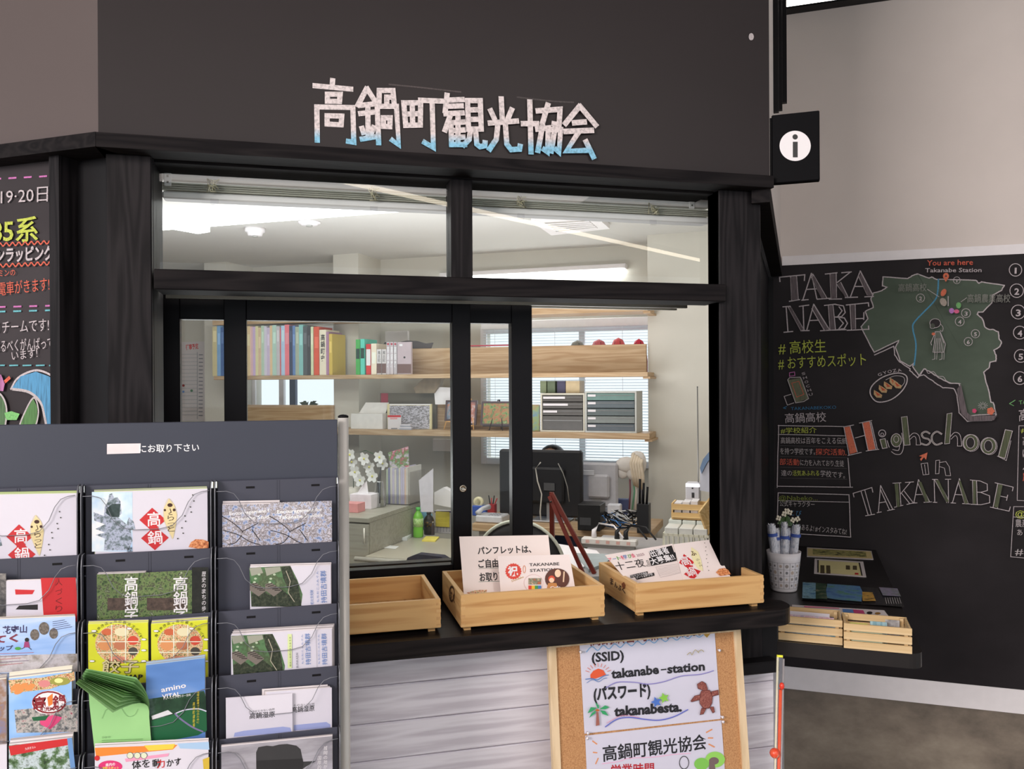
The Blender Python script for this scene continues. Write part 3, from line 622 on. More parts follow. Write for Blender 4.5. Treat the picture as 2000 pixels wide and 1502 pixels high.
ar.curve([(278,548),(250,535),(222,550),(232,578),(270,590),(282,612),(255,632),(218,622)], 13, CHW); ar.curve([(278,548),(250,535),(222,550),(232,578),(270,590),(282,612),(255,632),(218,622)], 4, GH)
ar.curve([(365,552),(330,535),(298,560),(296,600),(325,630),(368,618)], 13, CHW); ar.curve([(365,552),(330,535),(298,560),(296,600),(325,630),(368,618)], 4, GH)
stem_h(405,405,625,36,-18); arch(430,540,640,82)
for x, y in ((575,615),(705,638)):
    ar.disc(x,y,55,GH,58); ar.disc(x,y,30,CHB,38); ar.ring(x,y,56,5,CHW,60); ar.ring(x,y,30,4,CHW,40); ar.ring(x+8,y+3,57,3,CHW,62)
ar.poly([(828,520),(880,530),(825,730),(778,715)], GH); ar.line([(828,520),(880,530),(825,730),(778,715)], 5, CHW, True); ar.line([(870,600),(835,745),(770,712)], 4, CHW)
# in
ar.poly([(200,712),(262,686),(252,740),(236,722),(215,748),(207,735),(222,718)], CHO)
boxletter([[(215,768),(262,762),(272,845),(230,850)],[(215,768),(230,850)],[(322,745),(350,742),(345,840),(320,842),(322,745)],[(350,760),(395,752),(420,790),(430,855),(395,855),(385,800),(352,790)],[(240,775),(250,845)]], 4, CHW)
# TAKANABE lower line (serif, drawn per letter)
SL = {'T':([(0,.2),(0,.05),(1,0),(1,.18)],[(.42,.03),(.5,1)],[(.62,.03),(.68,1)],[(.35,1),(.85,1)]),
'A':([(.5,0),(.08,1)],[(.5,0),(.9,.98)],[(.42,.15),(.72,.98)],[(.22,.65),(.6,.65)],[(0,1),(.25,1)],[(.6,1),(1,1)]),
'K':([(.0,0),(.4,0)],[(.12,0),(.12,1)],[(.32,0),(.32,1)],[(0,1),(.42,1)],[(.6,0),(1,0)],[(.85,0),(.32,.5)],[(.38,.45),(.75,1)],[(.52,.38),(.92,1)],[(.6,1),(1,1)]),
'N':([(0,0),(.25,0)],[(.1,0),(.1,1)],[(0,1),(.22,1)],[(.12,0),(.75,1)],[(.28,0),(.85,.9)],[(.7,0),(1,0)],[(.86,0),(.84,1)]),
'B':([(0,0),(.5,0)],[(.12,0),(.12,1)],[(.32,0),(.32,1)],[(0,1),(.5,1)],[(.5,0),(.85,.1),(.85,.38),(.5,.48),(.32,.48)],[(.5,.48),(.95,.6),(.95,.9),(.5,1)]),
'E':([(0,0),(.95,.02),(.95,.18)],[(.15,0),(.15,1)],[(.38,0),(.38,1)],[(.38,.48),(.75,.48)],[(.75,.38),(.75,.6)],[(0,1),(.98,1),(1,.82)])}
for ch, x0, y0, x1, y1, sk, tl in (('T',-288,65,-115,340,.25,-.1) if 0 else ('T',-77,905,30,1110,.1,-.15),('A',30,905,0,0,0,0)):
    pass
def serif(ch, tl, tr, bl, br, w):
    for s in SL[ch]:
        ar.line([((tl[0]*(1-u)+tr[0]*u)*(1-v)+(bl[0]*(1-u)+br[0]*u)*v, (tl[1]*(1-u)+tr[1]*u)*(1-v)+(bl[1]*(1-u)+br[1]*u)*v) for u, v in s], w, CHW)
    hs = {'T':(.44,.64),'A':None,'K':(.13,.31),'N':None,'B':(.13,.31),'E':(.16,.37)}[ch]
A(1500,800,5.007); serif('T',(825,800),(1010,755),(885,1040),(1065,1010),8); serif('A',(1040,740),(1150,730),(1060,1000),(1230,965),8)
A(1740,700,3.754); serif('K',(8,910),(160,900),(20,1085),(170,1050),5.5); serif('A',(140,880),(250,885),(150,1055),(290,1045),5.5); serif('N',(295,882),(430,880),(300,1048),(435,1052),5.5); serif('A',(440,872),(545,880),(430,1052),(570,1060),5.5); serif('B',(570,885),(715,900),(575,1062),(720,1068),5.5); serif('E',(750,905),(890,935),(715,1082),(855,1112),5.5)
for q in ([(20,912),(45,910),(60,1080),(38,1082)],[(195,895),(215,900),(270,1040),(245,1048)],[(320,888),(340,884),(415,1040),(395,1046)],[(485,885),(500,890),(555,1055),(530,1058)],[(590,890),(612,890),(610,1058),(590,1060)],[(775,915),(805,918),(772,1085),(742,1080)]): ar.poly(q, GH)
# You are here, numbers
A(1750,500,5.776)
ar.text('You are here', (335,120), (850,110), 75, CHR, .01); ar.text('Takanabe Station', (315,195), (945,192), 58, CHW, .01)
ar.disc(548,238,34,CHO,36); ar.poly([(520,255),(578,255),(545,305)], CHO); ar.disc(548,238,10,K_)
ar.text('高鍋高校', (15,405), (330,400), 85, chalk(140,140,135)); ar.text('高鍋農業高校', (785,525), (1265,525), 90, chalk(140,140,135))
ar.line([(340,385),(470,470)], 6, CHW2); ar.line([(715,525),(780,480)], 6, CHW2)
ar.disc(520,422,28,CHO,44,rot=.5); ar.disc(518,528,36,chalk(172,160,150),48,rot=-.5); ar.line([(572,465),(572,570)], 10, CHW2); ar.disc(688,565,28,CHG,34); ar.disc(610,625,28,chalk(190,130,200),30); ar.disc(665,633,30,chalk(226,110,150),22)
for n_, x, y, r, c in (('1',668,285,38,CHW2),('2',262,483,46,CHW2),('3',770,652,50,CHW),('4',700,745,50,CHW),('5',875,882,46,CHW),('6',795,970,46,CHW),('1',1322,170,70,CHW),('2',1335,402,76,CHW),('3',1352,640,78,CHW),('4',1370,870,72,CHW),('5',1380,1130,72,CHW),('6',1370,1378,72,CHW)):
    ar.ring(x,y,r,6 if r < 60 else 9,c); qw = .16 if n_ == '1' else .36; ar.text(n_, (x-r*qw,y+r*.58), (x+r*qw,y+r*.58), r*1.15, c, .015 if r < 60 else .025)
# girl in a long dress
ar.disc(425,765,60,chalk(54,50,52),45); ar.ring(425,765,60,6,CHW,50); ar.disc(396,795,26,chalk(84,88,80),28); ar.curve([(370,780),(372,815),(400,825),(425,815)], 5, CHW); ar.curve([(480,770),(512,810),(505,855),(480,845)], 5, CHW)
ar.poly([(425,860),(480,860),(535,990),(520,1085),(400,1085),(415,980)], chalk(104,110,102,hatch=True)); ar.line([(425,860),(480,860),(540,1000),(520,1090),(400,1090),(415,980)], 6, CHW, True)
for k in range(4): ar.line([(440+k*14,935),(418+k*30,1085)], 4, CHW)
ar.line([(420,880),(375,985),(385,1010)], 7, CHW); ar.line([(480,870),(520,985)], 6, CHW); ar.disc(405,885,20,CHO,16)
for x in (420,500): ar.line([(x,1090),(x,1165),(x-30,1172)], 6, CHW2); ar.line([(x+25,1090),(x+20,1170)], 5, CHW2)
# crown-shaped coast line, flowers
A(1740,700,3.754)
ar.curve([(205,125),(240,75),(262,110),(300,98),(330,130),(372,135),(395,165),(440,182),(498,185)], 4, CHW); ar.poly([(500,190),(545,395),(580,420),(760,415),(740,450),(560,458),(500,400),(470,225)], HT)
for x, y, r, c in ((597,382,16,chalk(210,80,120)),(714,384,27,CHO)):
    for k in range(5): ar.disc(x+r*.55*math.cos(k*1.257),y+r*.55*math.sin(k*1.257),r*.5,c)
for k in range(12): ar.line([(658+12*math.cos(k*.524),345+10*math.sin(k*.524)),(658+36*math.cos(k*.524),345+28*math.sin(k*.524))], 3, CHW2)
ar.text('TA', (920,335), (975,330), 34, CHG); ar.line([(850,330),(890,305)], 6, CHG); ar.line([(850,330),(880,345)], 5, CHG); ar.text('高', (918,450), (990,450), 85, CHW)
ar.line([(1010,490),(918,490),(905,1030),(1010,1035)], 4.5, CHW); ar.text('#', (932,540), (975,538), 42, CHY)
for ch, y, c in (('高',625,CHW2),('は',715,CHW2),('人',805,CHW2),('農',885,CHR)): ar.text(ch, (945,y), (1000,y), 60, c)
ar.line([(1010,1075),(880,1075),(858,1438),(1010,1452)], 4.5, CHW); ar.text('@', (893,1150), (965,1148), 56, CHY); ar.line([(875,1150),(1010,1155)], 4, CHW)
ar.text('農産', (893,1218), (985,1218), 55, CHW2); ar.text('あき', (905,1280), (990,1280), 45, CHW2); ar.text('#', (890,1425), (950,1425), 60, CHW2)
ar.build('chalk_drawing', rb)
# ================================================================ brochure rack
ZK = 1.50; STEP = .02
RY = [FY(ZK)-STEP*k for k in range(6)]
def RPl(k, dy=0): return Plane((0,RY[k]+dy,0), (0,-1,0), (1,0,0))
def RW(x, y, k, dy=0): p = RPl(k,dy); return p.w(*p.uv(x,y))
GREY = mat(62,64,77,.5,var=.04,k=1.1,sc=12); DARKG = mat(52,52,62,.5,var=.04,k=1.0)
CLR = glass('clear_plastic', .05, (.96,.96,.97), .05); EDGE = mat(120,122,130,.25,var=.2,k=1.0); SMOKE = glass('smoky_plastic', .10, (.30,.30,.34), .1)
rack = thing('brochure_rack', (RW(300,900,0).x, FY(ZK)+.05, 0), 'tall grey brochure rack with clear pockets and a silver pole, in front of the counter', 'rack')
zHt = RW(660,819,0,.02).z; zHb = RW(660,932,0,.02).z
colsx = [(-86,153),(167,411),(425,657)]
xr0 = RW(-100,900,0,.02).x; xr1 = RW(659,900,0,.02).x
mb = MB(); mb.box((xr0,RY[0]+.012,zHb),(xr1,RY[0]+.018,zHt), mat(58,61,74,.38,var=.03,k=1.0,sc=4), .001); hb = mb.build('header_board', rack)
ar = Art(Plane((0,RY[0]+.012,0), (0,-1,0), (1,0,0)))
ar.poly([(209,867),(275,866),(274,885),(209,887)], mat(205,198,200,.7,k=1.3)); ar.text('にお取り下さい', (272,883), (389,880), 15, ink(215,215,220,1.3), .01); ar.build('lettering_strip', hb)
for px in (671,-110):
    p = RW(px,900,0,.03); mb = MB(); mb.tube([(p.x,p.y+.005,.0),(p.x,p.y+.005,RW(671,816,0,.03).z)], .0093, mat(198,196,192,.35,.1,k=1.1,var=.02), 16); mb.build('pole', rack)
    mb = MB(); mb.lathe((p.x,p.y+.005,RW(671,816,0,.03).z), [(.0093,0),(.0093,.003),(.006,.005),(0,.006)], BLKP, 16); mb.build('pole_cap', rack)
    mb = MB(); mb.box((p.x-.02,p.y-.30,0),(p.x+.02,p.y+.12,.03), DARKG, .004); mb.build('foot', rack)
mb = MB(); mb.box((xr0,RY[0]+.0215,.25),(xr1,RY[0]+.0285,zHb-.012), DARKG); mb.build('back_frame', rack)
ZTOP = []
tops = [(540,936),(540,1064),(540,1187),(540,1311),(540,1433),(540,1556)]
for k in range(5):
    zt = RW(*tops[k],k).z; zbt_ = RW(*tops[k+1],k+1).z; ZTOP.append(zt)
    for ci, (a, b) in enumerate(colsx):
        X0 = RW(a,1000,k).x; X1 = RW(b,1000,k).x
        mb = MB(); mb.box((X0,RY[k],zbt_-.035),(X1,RY[k]+.0025,zt), GREY, .0008)
        for f in (.27,.82):
            xx = X0+(X1-X0)*f; mb.box((xx-.007,RY[k]-.0004,zt-.014),(xx+.007,RY[k]+.001,zt-.0105), BLKP)
        for f in (.49,.51): xx = X0+(X1-X0)*f; mb.box((xx-.0006,RY[k]-.0006,zbt_-.03),(xx+.0006,RY[k]+.001,zt-.001), GREY)
        mb.build('tray_panel', rack)
        mb = MB(); mb.box((X0,RY[k]-.0175,zbt_-.0355),(X1,RY[k]-.0005,zbt_-.033), GREY); mb.build('tray_floor', rack)
        H = zt-zbt_
        for sx in (X0-.0035, X1+.0015):
            pr = [(RY[k]+.002,zbt_-.035),(RY[k]-.0185,zbt_-.035),(RY[k]-.0185,zt-.018),(RY[k]-.016,zt-.006),(RY[k]-.010,zt+.001),(RY[k]+.002,zt+.002)]
            mb = MB(); mb.prism([(sx,y,z) for y,z in pr], (.002,0,0), SMOKE)
            mb.tube([(sx+.001,y,z) for y,z in pr[1:]], .0009, EDGE, 5); mb.build('side_cheek', rack)
        yf = RY[k]-.0185; W = X1-X0
        zz = lambda f: zbt_+H*f
        cv = [(0,.86),(.08,.86),(.14,.82),(.18,.72),(.23,.50),(.30,.37),(.40,.33),(.60,.33),(.70,.37),(.78,.52),(.83,.72),(.88,.83),(.94,.87),(1,.88)]
        pts = [(X0+W*u, zz(v)) for u, v in cv]
        mb = MB(); n = len(pts)
        vs = [(x,yf,z) for x,z in pts]+[(x,yf,zbt_-.034) for x,z in pts]
        mb.add(vs, [(i,i+1,n+i+1,n+i) for i in range(n-1)], CLR); mb.tube([(x,yf,z) for x,z in pts], .00055, EDGE, 5); mb.build('clear_front', rack)

# brochures: covers
FEDGE = mat(150,144,146,.6,k=1.2)
def brochure(k, x0, x1, ty0, ty1, d, label, base, draw=None, copies=0, group=None, name='brochure', ybot=None, slope=0, name2=None, th=.0008, face=PAPER, cofs=(2,-1.6)):
    """x0..x1 at the cover's plane, ty0/ty1 top-edge heights left and right, d = distance in front of the tray panel"""
    zb = ZTOP[k+1]-.032 if k+1 < len(ZTOP) else RW(540,1556,5).z-.03
    def mk(dy, dx, dt, m):
        pl = RPl(k, -dy); a = pl.uv(x0+dx, ty0+dt); b = pl.uv(x1+dx, ty1+dt)
        P = [Vector((a[0]+(0 if not slope else slope*(a[1]-zb)),RY[k]-dy,zb)), Vector((b[0]+(0 if not slope else slope*(b[1]-zb)),RY[k]-dy,zb)), Vector((b[0],RY[k]-dy,b[1])), Vector((a[0],RY[k]-dy,a[1]))]
        mb = MB(); mb.prism(P, (0,th,0), m); return mb.build(name), pl
    o, pl = mk(d, 0, 0, base); tag(o, label, 'brochure', None)
    if draw:
        ar = Art(pl, base=.00015, step=.00004); draw(ar); ar.build('cover_print', o)
    for i in range(copies):
        c, _ = mk(d-.0011*(i+1), cofs[0]*(i+1)*random.uniform(.7,1.1), cofs[1]*1.3*(i+1)*random.uniform(.75,1.1), face if i % 2 == 0 else FEDGE)
        tag(c, '%s copy behind %s' % (('first','second','third','fourth','fifth','sixth')[i], group.replace('brochures','the front brochure').replace(' maps',' front map') if group else label), 'brochure', group)
    return o
CW = mat(212,209,220,.35,var=.01,k=1.08)
def takanabe(ax, ay, s, sk=0):
    def f(ar, ox=0, oy=0, m=None):
        pass
    return f
def cov_burat(m, cx0=1802, full=True):
    def f(ar):
        ar.at(*m)
        ar.rect(770,690,1110,1190,speckle('sky_photo', [(150,185,225),(190,210,238),(222,224,236)], 14, 1.25)) if full else None
        if full:
            st = speckle('statue_stone', [(70,84,84),(110,124,130),(178,186,206),(88,100,110)], 120, 1.15)
            ar.poly([(880,810),(900,780),(915,710),(940,700),(955,740),(985,735),(1010,770),(1020,870),(990,900),(1060,960),(1080,900),(1120,940),(1135,1000),(1095,1010),(1110,1100),(1080,1180),(870,1180),(880,1080),(800,1050),(880,1030),(800,1000),(880,960),(790,930),(785,860),(870,890)], st)
            ar.poly([(890,830),(940,790),(1010,790),(1000,900),(930,900),(890,870)], speckle('statue_dark', [(36,54,52),(60,76,76)], 150, 1.1))
        ar.poly([(1275,822),(1392,925),(1275,1020),(1168,925)], RD_); ar.poly([(1298,975),(1414,1073),(1298,1178),(1182,1078)], RD_); ar.rect(1255,985,1330,1040,RD_)
        ar.text('高', (1235,968), (1345,964), 112, WH_, .012); ar.text('鍋', (1238,1120), (1362,1112), 105, WH_, .012)
        ar.curve([(1415,745),(1475,830),(1480,920),(1448,1080),(1410,1010),(1372,920),(1375,820)], 2, ink(216,200,150), True); ar.poly([(1415,745),(1460,800),(1482,880),(1470,980),(1448,1085),(1410,1010),(1375,920),(1372,830)], ink(216,200,150))
        BR = ink(60,30,22); ar.disc(1425,800,22,BR,16); ar.text('ら', (1405,930), (1460,925), 60, BR); ar.text('っ', (1405,972), (1465,968), 40, BR); ar.text('と', (1405,1022), (1465,1018), 48, BR); ar.disc(1382,842,10,BR); ar.disc(1460,840,12,BR); ar.line([(1425,830),(1435,860),(1415,870)], 6, BR)
        for x, y in ((1615,715),(1625,765),(1595,815),(1602,858),(1550,890),(1555,935),(1525,990),(1535,1035),(1490,1080)): ar.disc(x,y,6,ink(70,70,64))
        gy = speckle('gyoza_photo', [(120,60,34),(196,120,74),(226,176,128)], 260, 1.2)
        ar.poly([(1580,1150),(1600,1110),(1640,1085),(1700,1088),(1748,1105),(1748,1158),(1660,1165)], gy)
        if full: ar.text('歴', (1065,1190), (1112,1185), 38, K_)
    return f
brochure(0, -75, 152, 967, 963, .0145, 'white landscape brochure with two red diamonds, top left pocket of the rack', CW, cov_burat((-260,832.5,4.29),False), 3, 'white brochures with red diamonds in the top left pocket', face=ink(170,190,120), cofs=(-.4,-1.3))
brochure(0, 185, 405, 961, 954, .0145, 'white landscape brochure with a statue photo and red diamonds, top middle pocket of the rack', CW, cov_burat((0,800,4.29)), 3, 'white statue brochures in the top middle pocket', face=ink(170,190,120), cofs=(-.4,-1.3))
BLOS = speckle('blossom_photo', [(80,90,120),(130,155,200),(206,204,214),(120,112,112),(214,210,216),(190,182,192)], 120, 1.05, detail=6)
def cov_bl(dx, x1=None):
    def f(ar):
        ar.at(380,900,5.006); BRW = ink(50,44,46)
        o = dx
        for s in ([(265,540),(350,590),(440,660),(470,700)],[(470,690),(620,610)],[(280,680),(420,720),(540,790),(640,820)],[(460,730),(400,800),(330,815)],[(560,670),(640,780)]): 
            q = [(x+o,y) for x,y in s]; ar.curve([p for p in q if x1 is None or p[0] < x1] if x1 and min(p[0] for p in q) < x1-60 else q, 8, BRW) if len([p for p in q if x1 is None or p[0] < x1]) > 1 else None
        pk = ink(232,214,222,1.4)
        if x1: ar.text('Encouragement f', (340,533), (735,500), 42, pk, .02); ar.text('Takanabe Studi', (355,588), (740,560), 42, pk, .02)
        else: ar.text('Encouragement for', (808,515), (1250,490), 42, pk, .02); ar.text('Takanabe Studies', (820,570), (1250,545), 42, pk, .02)
    return f
brochure(0, 434, 545, 986, 984, .0095, 'blossom brochure titled Encouragement for Takanabe Studies, left and partly covered', BLOS, cov_bl(0,735), 3, 'blossom brochures in the top right pocket', cofs=(.5,-1.8))
brochure(0, 528, 648, 982, 978, .0145, 'blossom brochure titled Encouragement for Takanabe Studies, right and in front', BLOS, cov_bl(465), 0)
# row 2
def cov_red(ar):
    ar.rect(-30,1120,12,1245,speckle('grey_photo', [(34,36,42),(90,88,88),(150,146,142)], 60)); ar.at(0,1150,4.267)
    ar.poly([(340,-90),(630,-95),(660,320),(370,320)], RD_); ar.poly([(125,5),(290,10),(270,45),(130,48)], RD_); ar.poly([(160,140),(315,130),(315,175),(130,172)], K_)
    for ch, y in (('人',-30),('づ',50),('く',125),('り',190)): ar.text(ch, (462,y), (520,y-3), 55, ink(120,20,24))
brochure(1, -60, 149, 1137, 1131, .0145, 'white and red booklet about nurturing people, second left pocket of the rack', CW, cov_red, 2, 'white and red booklets in the second left pocket', cofs=(.6,-1.2))
GRN = speckle('garden_photo', [(28,40,28),(60,84,48),(110,130,80),(52,50,44),(150,165,130)], 130, 1.1, detail=5)
def cov_gaku(cx, w, edge, last):
    def f(ar):
        ar.rect(edge+(16 if last else 20),1168,edge+(95 if last else 68),1192,speckle('old_wall_photo', [(52,42,38),(96,80,70)], 120, 1.1))
        for i, ch in enumerate('高鍋学'): ar.text(ch, (cx-w/2,1154+i*29-cx*.005), (cx+w/2,1153+i*29-cx*.005), 27, WH_, .01)
        if last:
            ar.rect(375,1108,407,1215,speckle('dark_foliage', [(24,26,24),(44,46,40)], 90,1.0)); ar.vtext('歴史のまちの歩き', 398, 1115, 1205, 8, WH_)
    return f
brochure(1, 189, 282, 1122, 1119, .0095, 'dark green garden brochure with a vertical white title, left one of the pair', GRN, cov_gaku(256,26,190,False), 3, 'garden brochures in the middle pocket of the second row', cofs=(1.5,-1.2))
brochure(1, 271, 406, 1119, 1112, .0145, 'dark green garden brochure with a vertical white title, right one overlapping its twin', GRN, cov_gaku(352,28,271,True), 0)
AER = speckle('tomb_aerial', [(58,92,58),(84,120,80),(70,84,58),(110,130,96)], 45, 1.15); DKT = speckle('forest_aerial', [(22,30,20),(50,60,44),(84,86,70)], 200, 1.05)
def cov_tomb(X, Y, s, yb, txt=True, extra=None):
    """X,Y left top of picture"""
    def f(ar):
        ar.at(X,Y,s)
        ar.poly([(0,10),(400,-10),(470,130),(520,yb-30),(505,yb+90),(20,yb+90)], AER)
        ar.poly([(310,0),(400,-8),(440,100),(470,140),(500,yb),(510,yb+90),(420,yb+90),(380,220),(330,110)], DKT); ar.poly([(20,yb-40),(120,yb-80),(200,yb-20),(300,yb-90),(420,yb),(500,yb+90),(20,yb+90)], DKT)
        ar.poly([(0,15),(110,0),(135,60),(20,90)], ink(150,152,138)); ar.poly([(150,10),(300,0),(310,40),(170,90)], ink(150,152,138))
        for ox in (0,150):
            ar.poly([(5+ox,170),(60+ox,150),(170+ox,230),(90+ox,290),(5+ox,230)], ink(120,112,104))
            for q in range(5): ar.line([(12+ox+q*22,180+q*12),(70+ox+q*20,160+q*17)], 10, ink(60,54,50))
            for x, y in ((95,75),(60,115),(50,150)): ar.disc(x+ox,y,14,ink(170,186,160),10)
        ar.line([(360,40),(400,140),(380,250),(440,340)], 7, ink(176,170,150))
    return f
def cov_t1(ar):
    cov_tomb(487,1107,5.006,300)(ar); ar.at(380,900,5.006)
    ar.text('持田古墳群', (1288,1385), (1280,1070), 54, BL_); ar.text('もちだこふんぐん', (1215,1380), (1208,1075), 20, BL_); ar.text('町の文化財', (1162,1400), (1157,1260), 30, BL_)
brochure(1, 488, 646, 1108, 1104, .0145, 'white brochure with an aerial view of green burial mounds, right pocket of the second row', CW, cov_t1, 3, 'burial mound brochures in the right pocket of the second row', cofs=(.5,-1.6))
# row 3
def cov_map(ar):
    ar.at(0,1150,4.267); NV = ink(60,56,96); PR = ink(120,52,70)
    ar.poly([(-200,560),(655,540),(670,690),(-200,700)], speckle('beach_photo', [(150,146,146),(190,186,190),(120,112,100)], 30, 1.1))
    ar.text('花守山', (20,372), (225,360), 62, NV, .03); ar.text('てく', (-60,450), (155,435), 62, PR, .05); ar.text('ップ', (-10,515), (110,508), 40, NV, .03)
    for x, y, r in ((290,382,42),(367,330,48),(447,372,40)): ar.disc(x,y,r*.9,speckle('stone_figures', [(70,64,60),(130,122,114)], 300, 1.1),r*1.1)
    ar.disc(150,497,26,GR_,13); ar.disc(225,425,18,K_); ar.poly([(205,440),(240,440),(250,488),(198,488)], ink(150,60,110)); ar.line([(205,488),(180,500)], 5, K_); ar.line([(240,488),(262,505)], 5, K_)
    for i in range(5): ar.line([(440,275+i*17),(540+i*15,258+i*14)], 4, NV)
    for i in range(5): ar.line([(0,540+i*24),(280-((i*53)%120),530+i*22)], 4, ink(100,80,110) if i % 2 else ink(170,90,90))
brochure(2, -60, 147, 1212, 1204, .0145, 'pale blue walking map brochure with a small running girl, third left pocket', speckle('blue_sky_print', [(110,150,205),(160,185,222),(206,212,232)], 5, 1.25, stretch=(.5,1,3)), cov_map, 3, 'blue walking map brochures in the third left pocket', cofs=(-.4,-1.4), face=ink(214,206,190))
FOOD = speckle('food_photos', [(110,60,40),(190,110,70),(226,200,160),(96,120,60),(180,60,50)], 300, 1.15)
YEL = mat(208,212,50,.4,k=1.05,var=.03)
def cov_gyo(X, R=0):
    def f(ar):
        ar.at(X,1150,4.267); ar.disc(0,460,190,FOOD,165,n=36); ar.disc(-110,470,55,ink(206,140,90),45); ar.disc(30,360,60,ink(214,206,170),35); ar.disc(125,430,45,ink(196,70,50),38); ar.disc(20,470,55,ink(176,110,80),40); ar.disc(125,520,40,ink(70,66,60),34); ar.disc(-90,360,45,ink(190,96,60),28); ar.disc(0,590,80,ink(200,130,110),30)
        for q in ((-190,440,190,440),(-190,530,190,530),(-60,300,-60,620),(70,300,70,620)): ar.line([(q[0]*.9,q[1]),(q[2]*.9,q[3])], 8, ink(220,220,200))
        for i, ch in enumerate('食べ歩き店,周辺観光スポット'): a = math.radians(-70+i*10.6); ar.text(ch, (205*math.sin(a)-12,470-190*math.cos(a)), (205*math.sin(a)+12,470-190*math.cos(a)+24*math.sin(a)*.8), 24, K_)
        ar.text('餃子', (-140,690), (170,690), 105, ink(96,88,56), .04); ar.text('餃子', (-140,690), (170,690), 105, ink(206,194,150), .005); ar.text('MAP', (60,755), (205,752), 50, K_, .04)
        for x, y in ((-200,350),(95,330),(215,420),(215,510),(-215,600),(215,600)):
            ar.disc(x,y,22,WH_,9); ar.ring(x,y,22,2,K_,9)
    return f
brochure(2, 172, 289, 1220, 1217, .0145, 'yellow dumpling map brochure, left one of the two in the middle pocket', YEL, cov_gyo(984/4.267), 4, 'left pile of yellow dumpling maps', face=mat(206,210,96,.5,k=1.2), cofs=(.3,-1.6))
brochure(2, 295, 405, 1220, 1212, .0135, 'yellow dumpling map brochure, right one, partly behind the blue stadium brochure', YEL, cov_gyo(1502/4.267), 4, 'right pile of yellow dumpling maps', face=mat(206,210,96,.5,k=1.2), cofs=(.4,-2))
def cov_t2(ar):
    cov_tomb(452,1240,4.975,330)(ar); ar.at(380,1200,4.975)
    ar.rect(905,190,945,520,ink(206,220,160)); ar.line([(1178,140),(1190,520)], 3, ink(150,150,160))
    for k, x0 in ((0,1075),(1,1235)):
        ar.text('持田古墳群', (x0+50,485), (x0+42,180), 48, BL_); ar.text('もちだこふんぐん', (x0-18,480), (x0-24,190), 16, BL_)
    ar.text('BUNKAZAI', (1008,515), (1004,370), 24, ink(110,110,120)); ar.text('歴史と自然のまちあるき', (938,505), (934,215), 14, ink(110,130,60))
brochure(2, 451, 648, 1240, 1228, .0145, 'white burial mound brochure spread wider, right pocket of the third row', CW, cov_t2, 4, 'burial mound brochures in the right pocket of the third row', cofs=(1.5,-1.8))
# row 4
def cov_kanko(ar):
    ar.at(0,1150,4.267); ar.poly([(70,760),(350,740),(620,690),(625,760),(420,835),(90,870)], FOOD); [ar.disc(x,y,46,ink(214,140,80),24,rot=-.5) for x,y in ((130,820),(190,815),(250,820),(160,850))]; ar.disc(500,770,85,ink(150,150,70),34); ar.disc(490,765,36,ink(236,224,150),20); ar.disc(370,790,50,ink(206,130,130),30)
    ar.poly([(120,1010),(650,960),(660,1190),(140,1200)], speckle('town_photo', [(60,70,80),(120,120,118),(190,186,180),(150,70,90)], 140, 1.05)); ar.disc(410,945,145,WH_,98,rot=-.1)
    MR = ink(130,30,40); ar.ring(410,945,135,14,MR,88); ar.text('高', (275,995), (385,985), 95, MR, .03); ar.text('鍋', (440,985), (550,972), 95, MR, .03); ar.poly([(395,905),(440,870),(440,960),(405,980)], ink(214,120,50)); ar.text('観光MAP', (335,1020), (500,1005), 34, MR, .04)
    ar.poly([(330,1090),(440,1050),(520,1070),(490,1110),(420,1170),(340,1130)], ink(210,70,120)); ar.poly([(265,1070),(410,1052),(380,1095),(280,1100)], ink(30,90,56))
BLUEP = speckle('harbour_sky', [(96,150,215),(140,180,228),(190,208,232)], 6, 1.2)
brochure(3, 17, 140, 1326, 1312, .0150, 'blue sightseeing map brochure with a round maroon emblem and food photos, fourth left pocket', BLUEP, cov_kanko, 5, 'sightseeing maps of the fourth left pocket', cofs=(.4,-2.6), slope=.0, face=ink(216,212,196))
brochure(3, -60, 12, 1334, 1326, .0145, 'sightseeing map brochure cut by the left edge of the photo, fourth row', speckle('harbour_photo', [(96,130,190),(150,120,100),(190,200,220)], 20, 1.1), None, 4, 'maps at the far left of the fourth row', cofs=(.4,-2), face=ink(216,212,196))
def cov_amino(ar):
    ar.at(0,1150,4.267); ar.poly([(1225,920),(1700,850),(1715,900),(1720,1190),(1265,1300),(1235,1000)], speckle('stadium_park', [(16,44,30),(36,70,48),(90,110,110)], 25, 1.1))
    ar.poly([(1262,1100),(1440,1050),(1560,1010),(1720,1010),(1725,1180),(1650,1220),(1270,1290)], ink(26,92,56)); ar.curve([(1460,1040),(1540,1010),(1650,1000),(1718,1020)], 10, ink(200,200,220)); ar.curve([(1460,1040),(1500,1080),(1600,1150),(1690,1190)], 14, ink(120,110,150)); ar.poly([(1262,1060),(1400,1010),(1440,1040),(1270,1090)], ink(206,206,212))
    ar.text('amino', (1345,862), (1552,820), 52, WH_, .02); ar.text('VITAL', (1352,915), (1505,890), 42, WH_, .02); ar.text('トレーニングセンター宮崎', (1365,925), (1590,890), 20, WH_)
    ar.vtext('地域の健康づくりのために', 1650, 850, 1120, 20, ink(214,196,60)); ar.vtext('高鍋町運動場', 1615, 940, 1150, 18, ink(214,196,60))
brochure(3, 285, 400, 1300, 1286, .0170, 'stadium brochure in blue and green with slanted white lettering, fourth middle pocket', speckle('stadium_sky', [(30,70,130),(90,130,190),(190,205,232)], 5, 1.2, stretch=(.3,1,1)), cov_amino, 4, 'stadium brochures behind the front one', cofs=(.3,-1.6), face=ink(150,176,200))
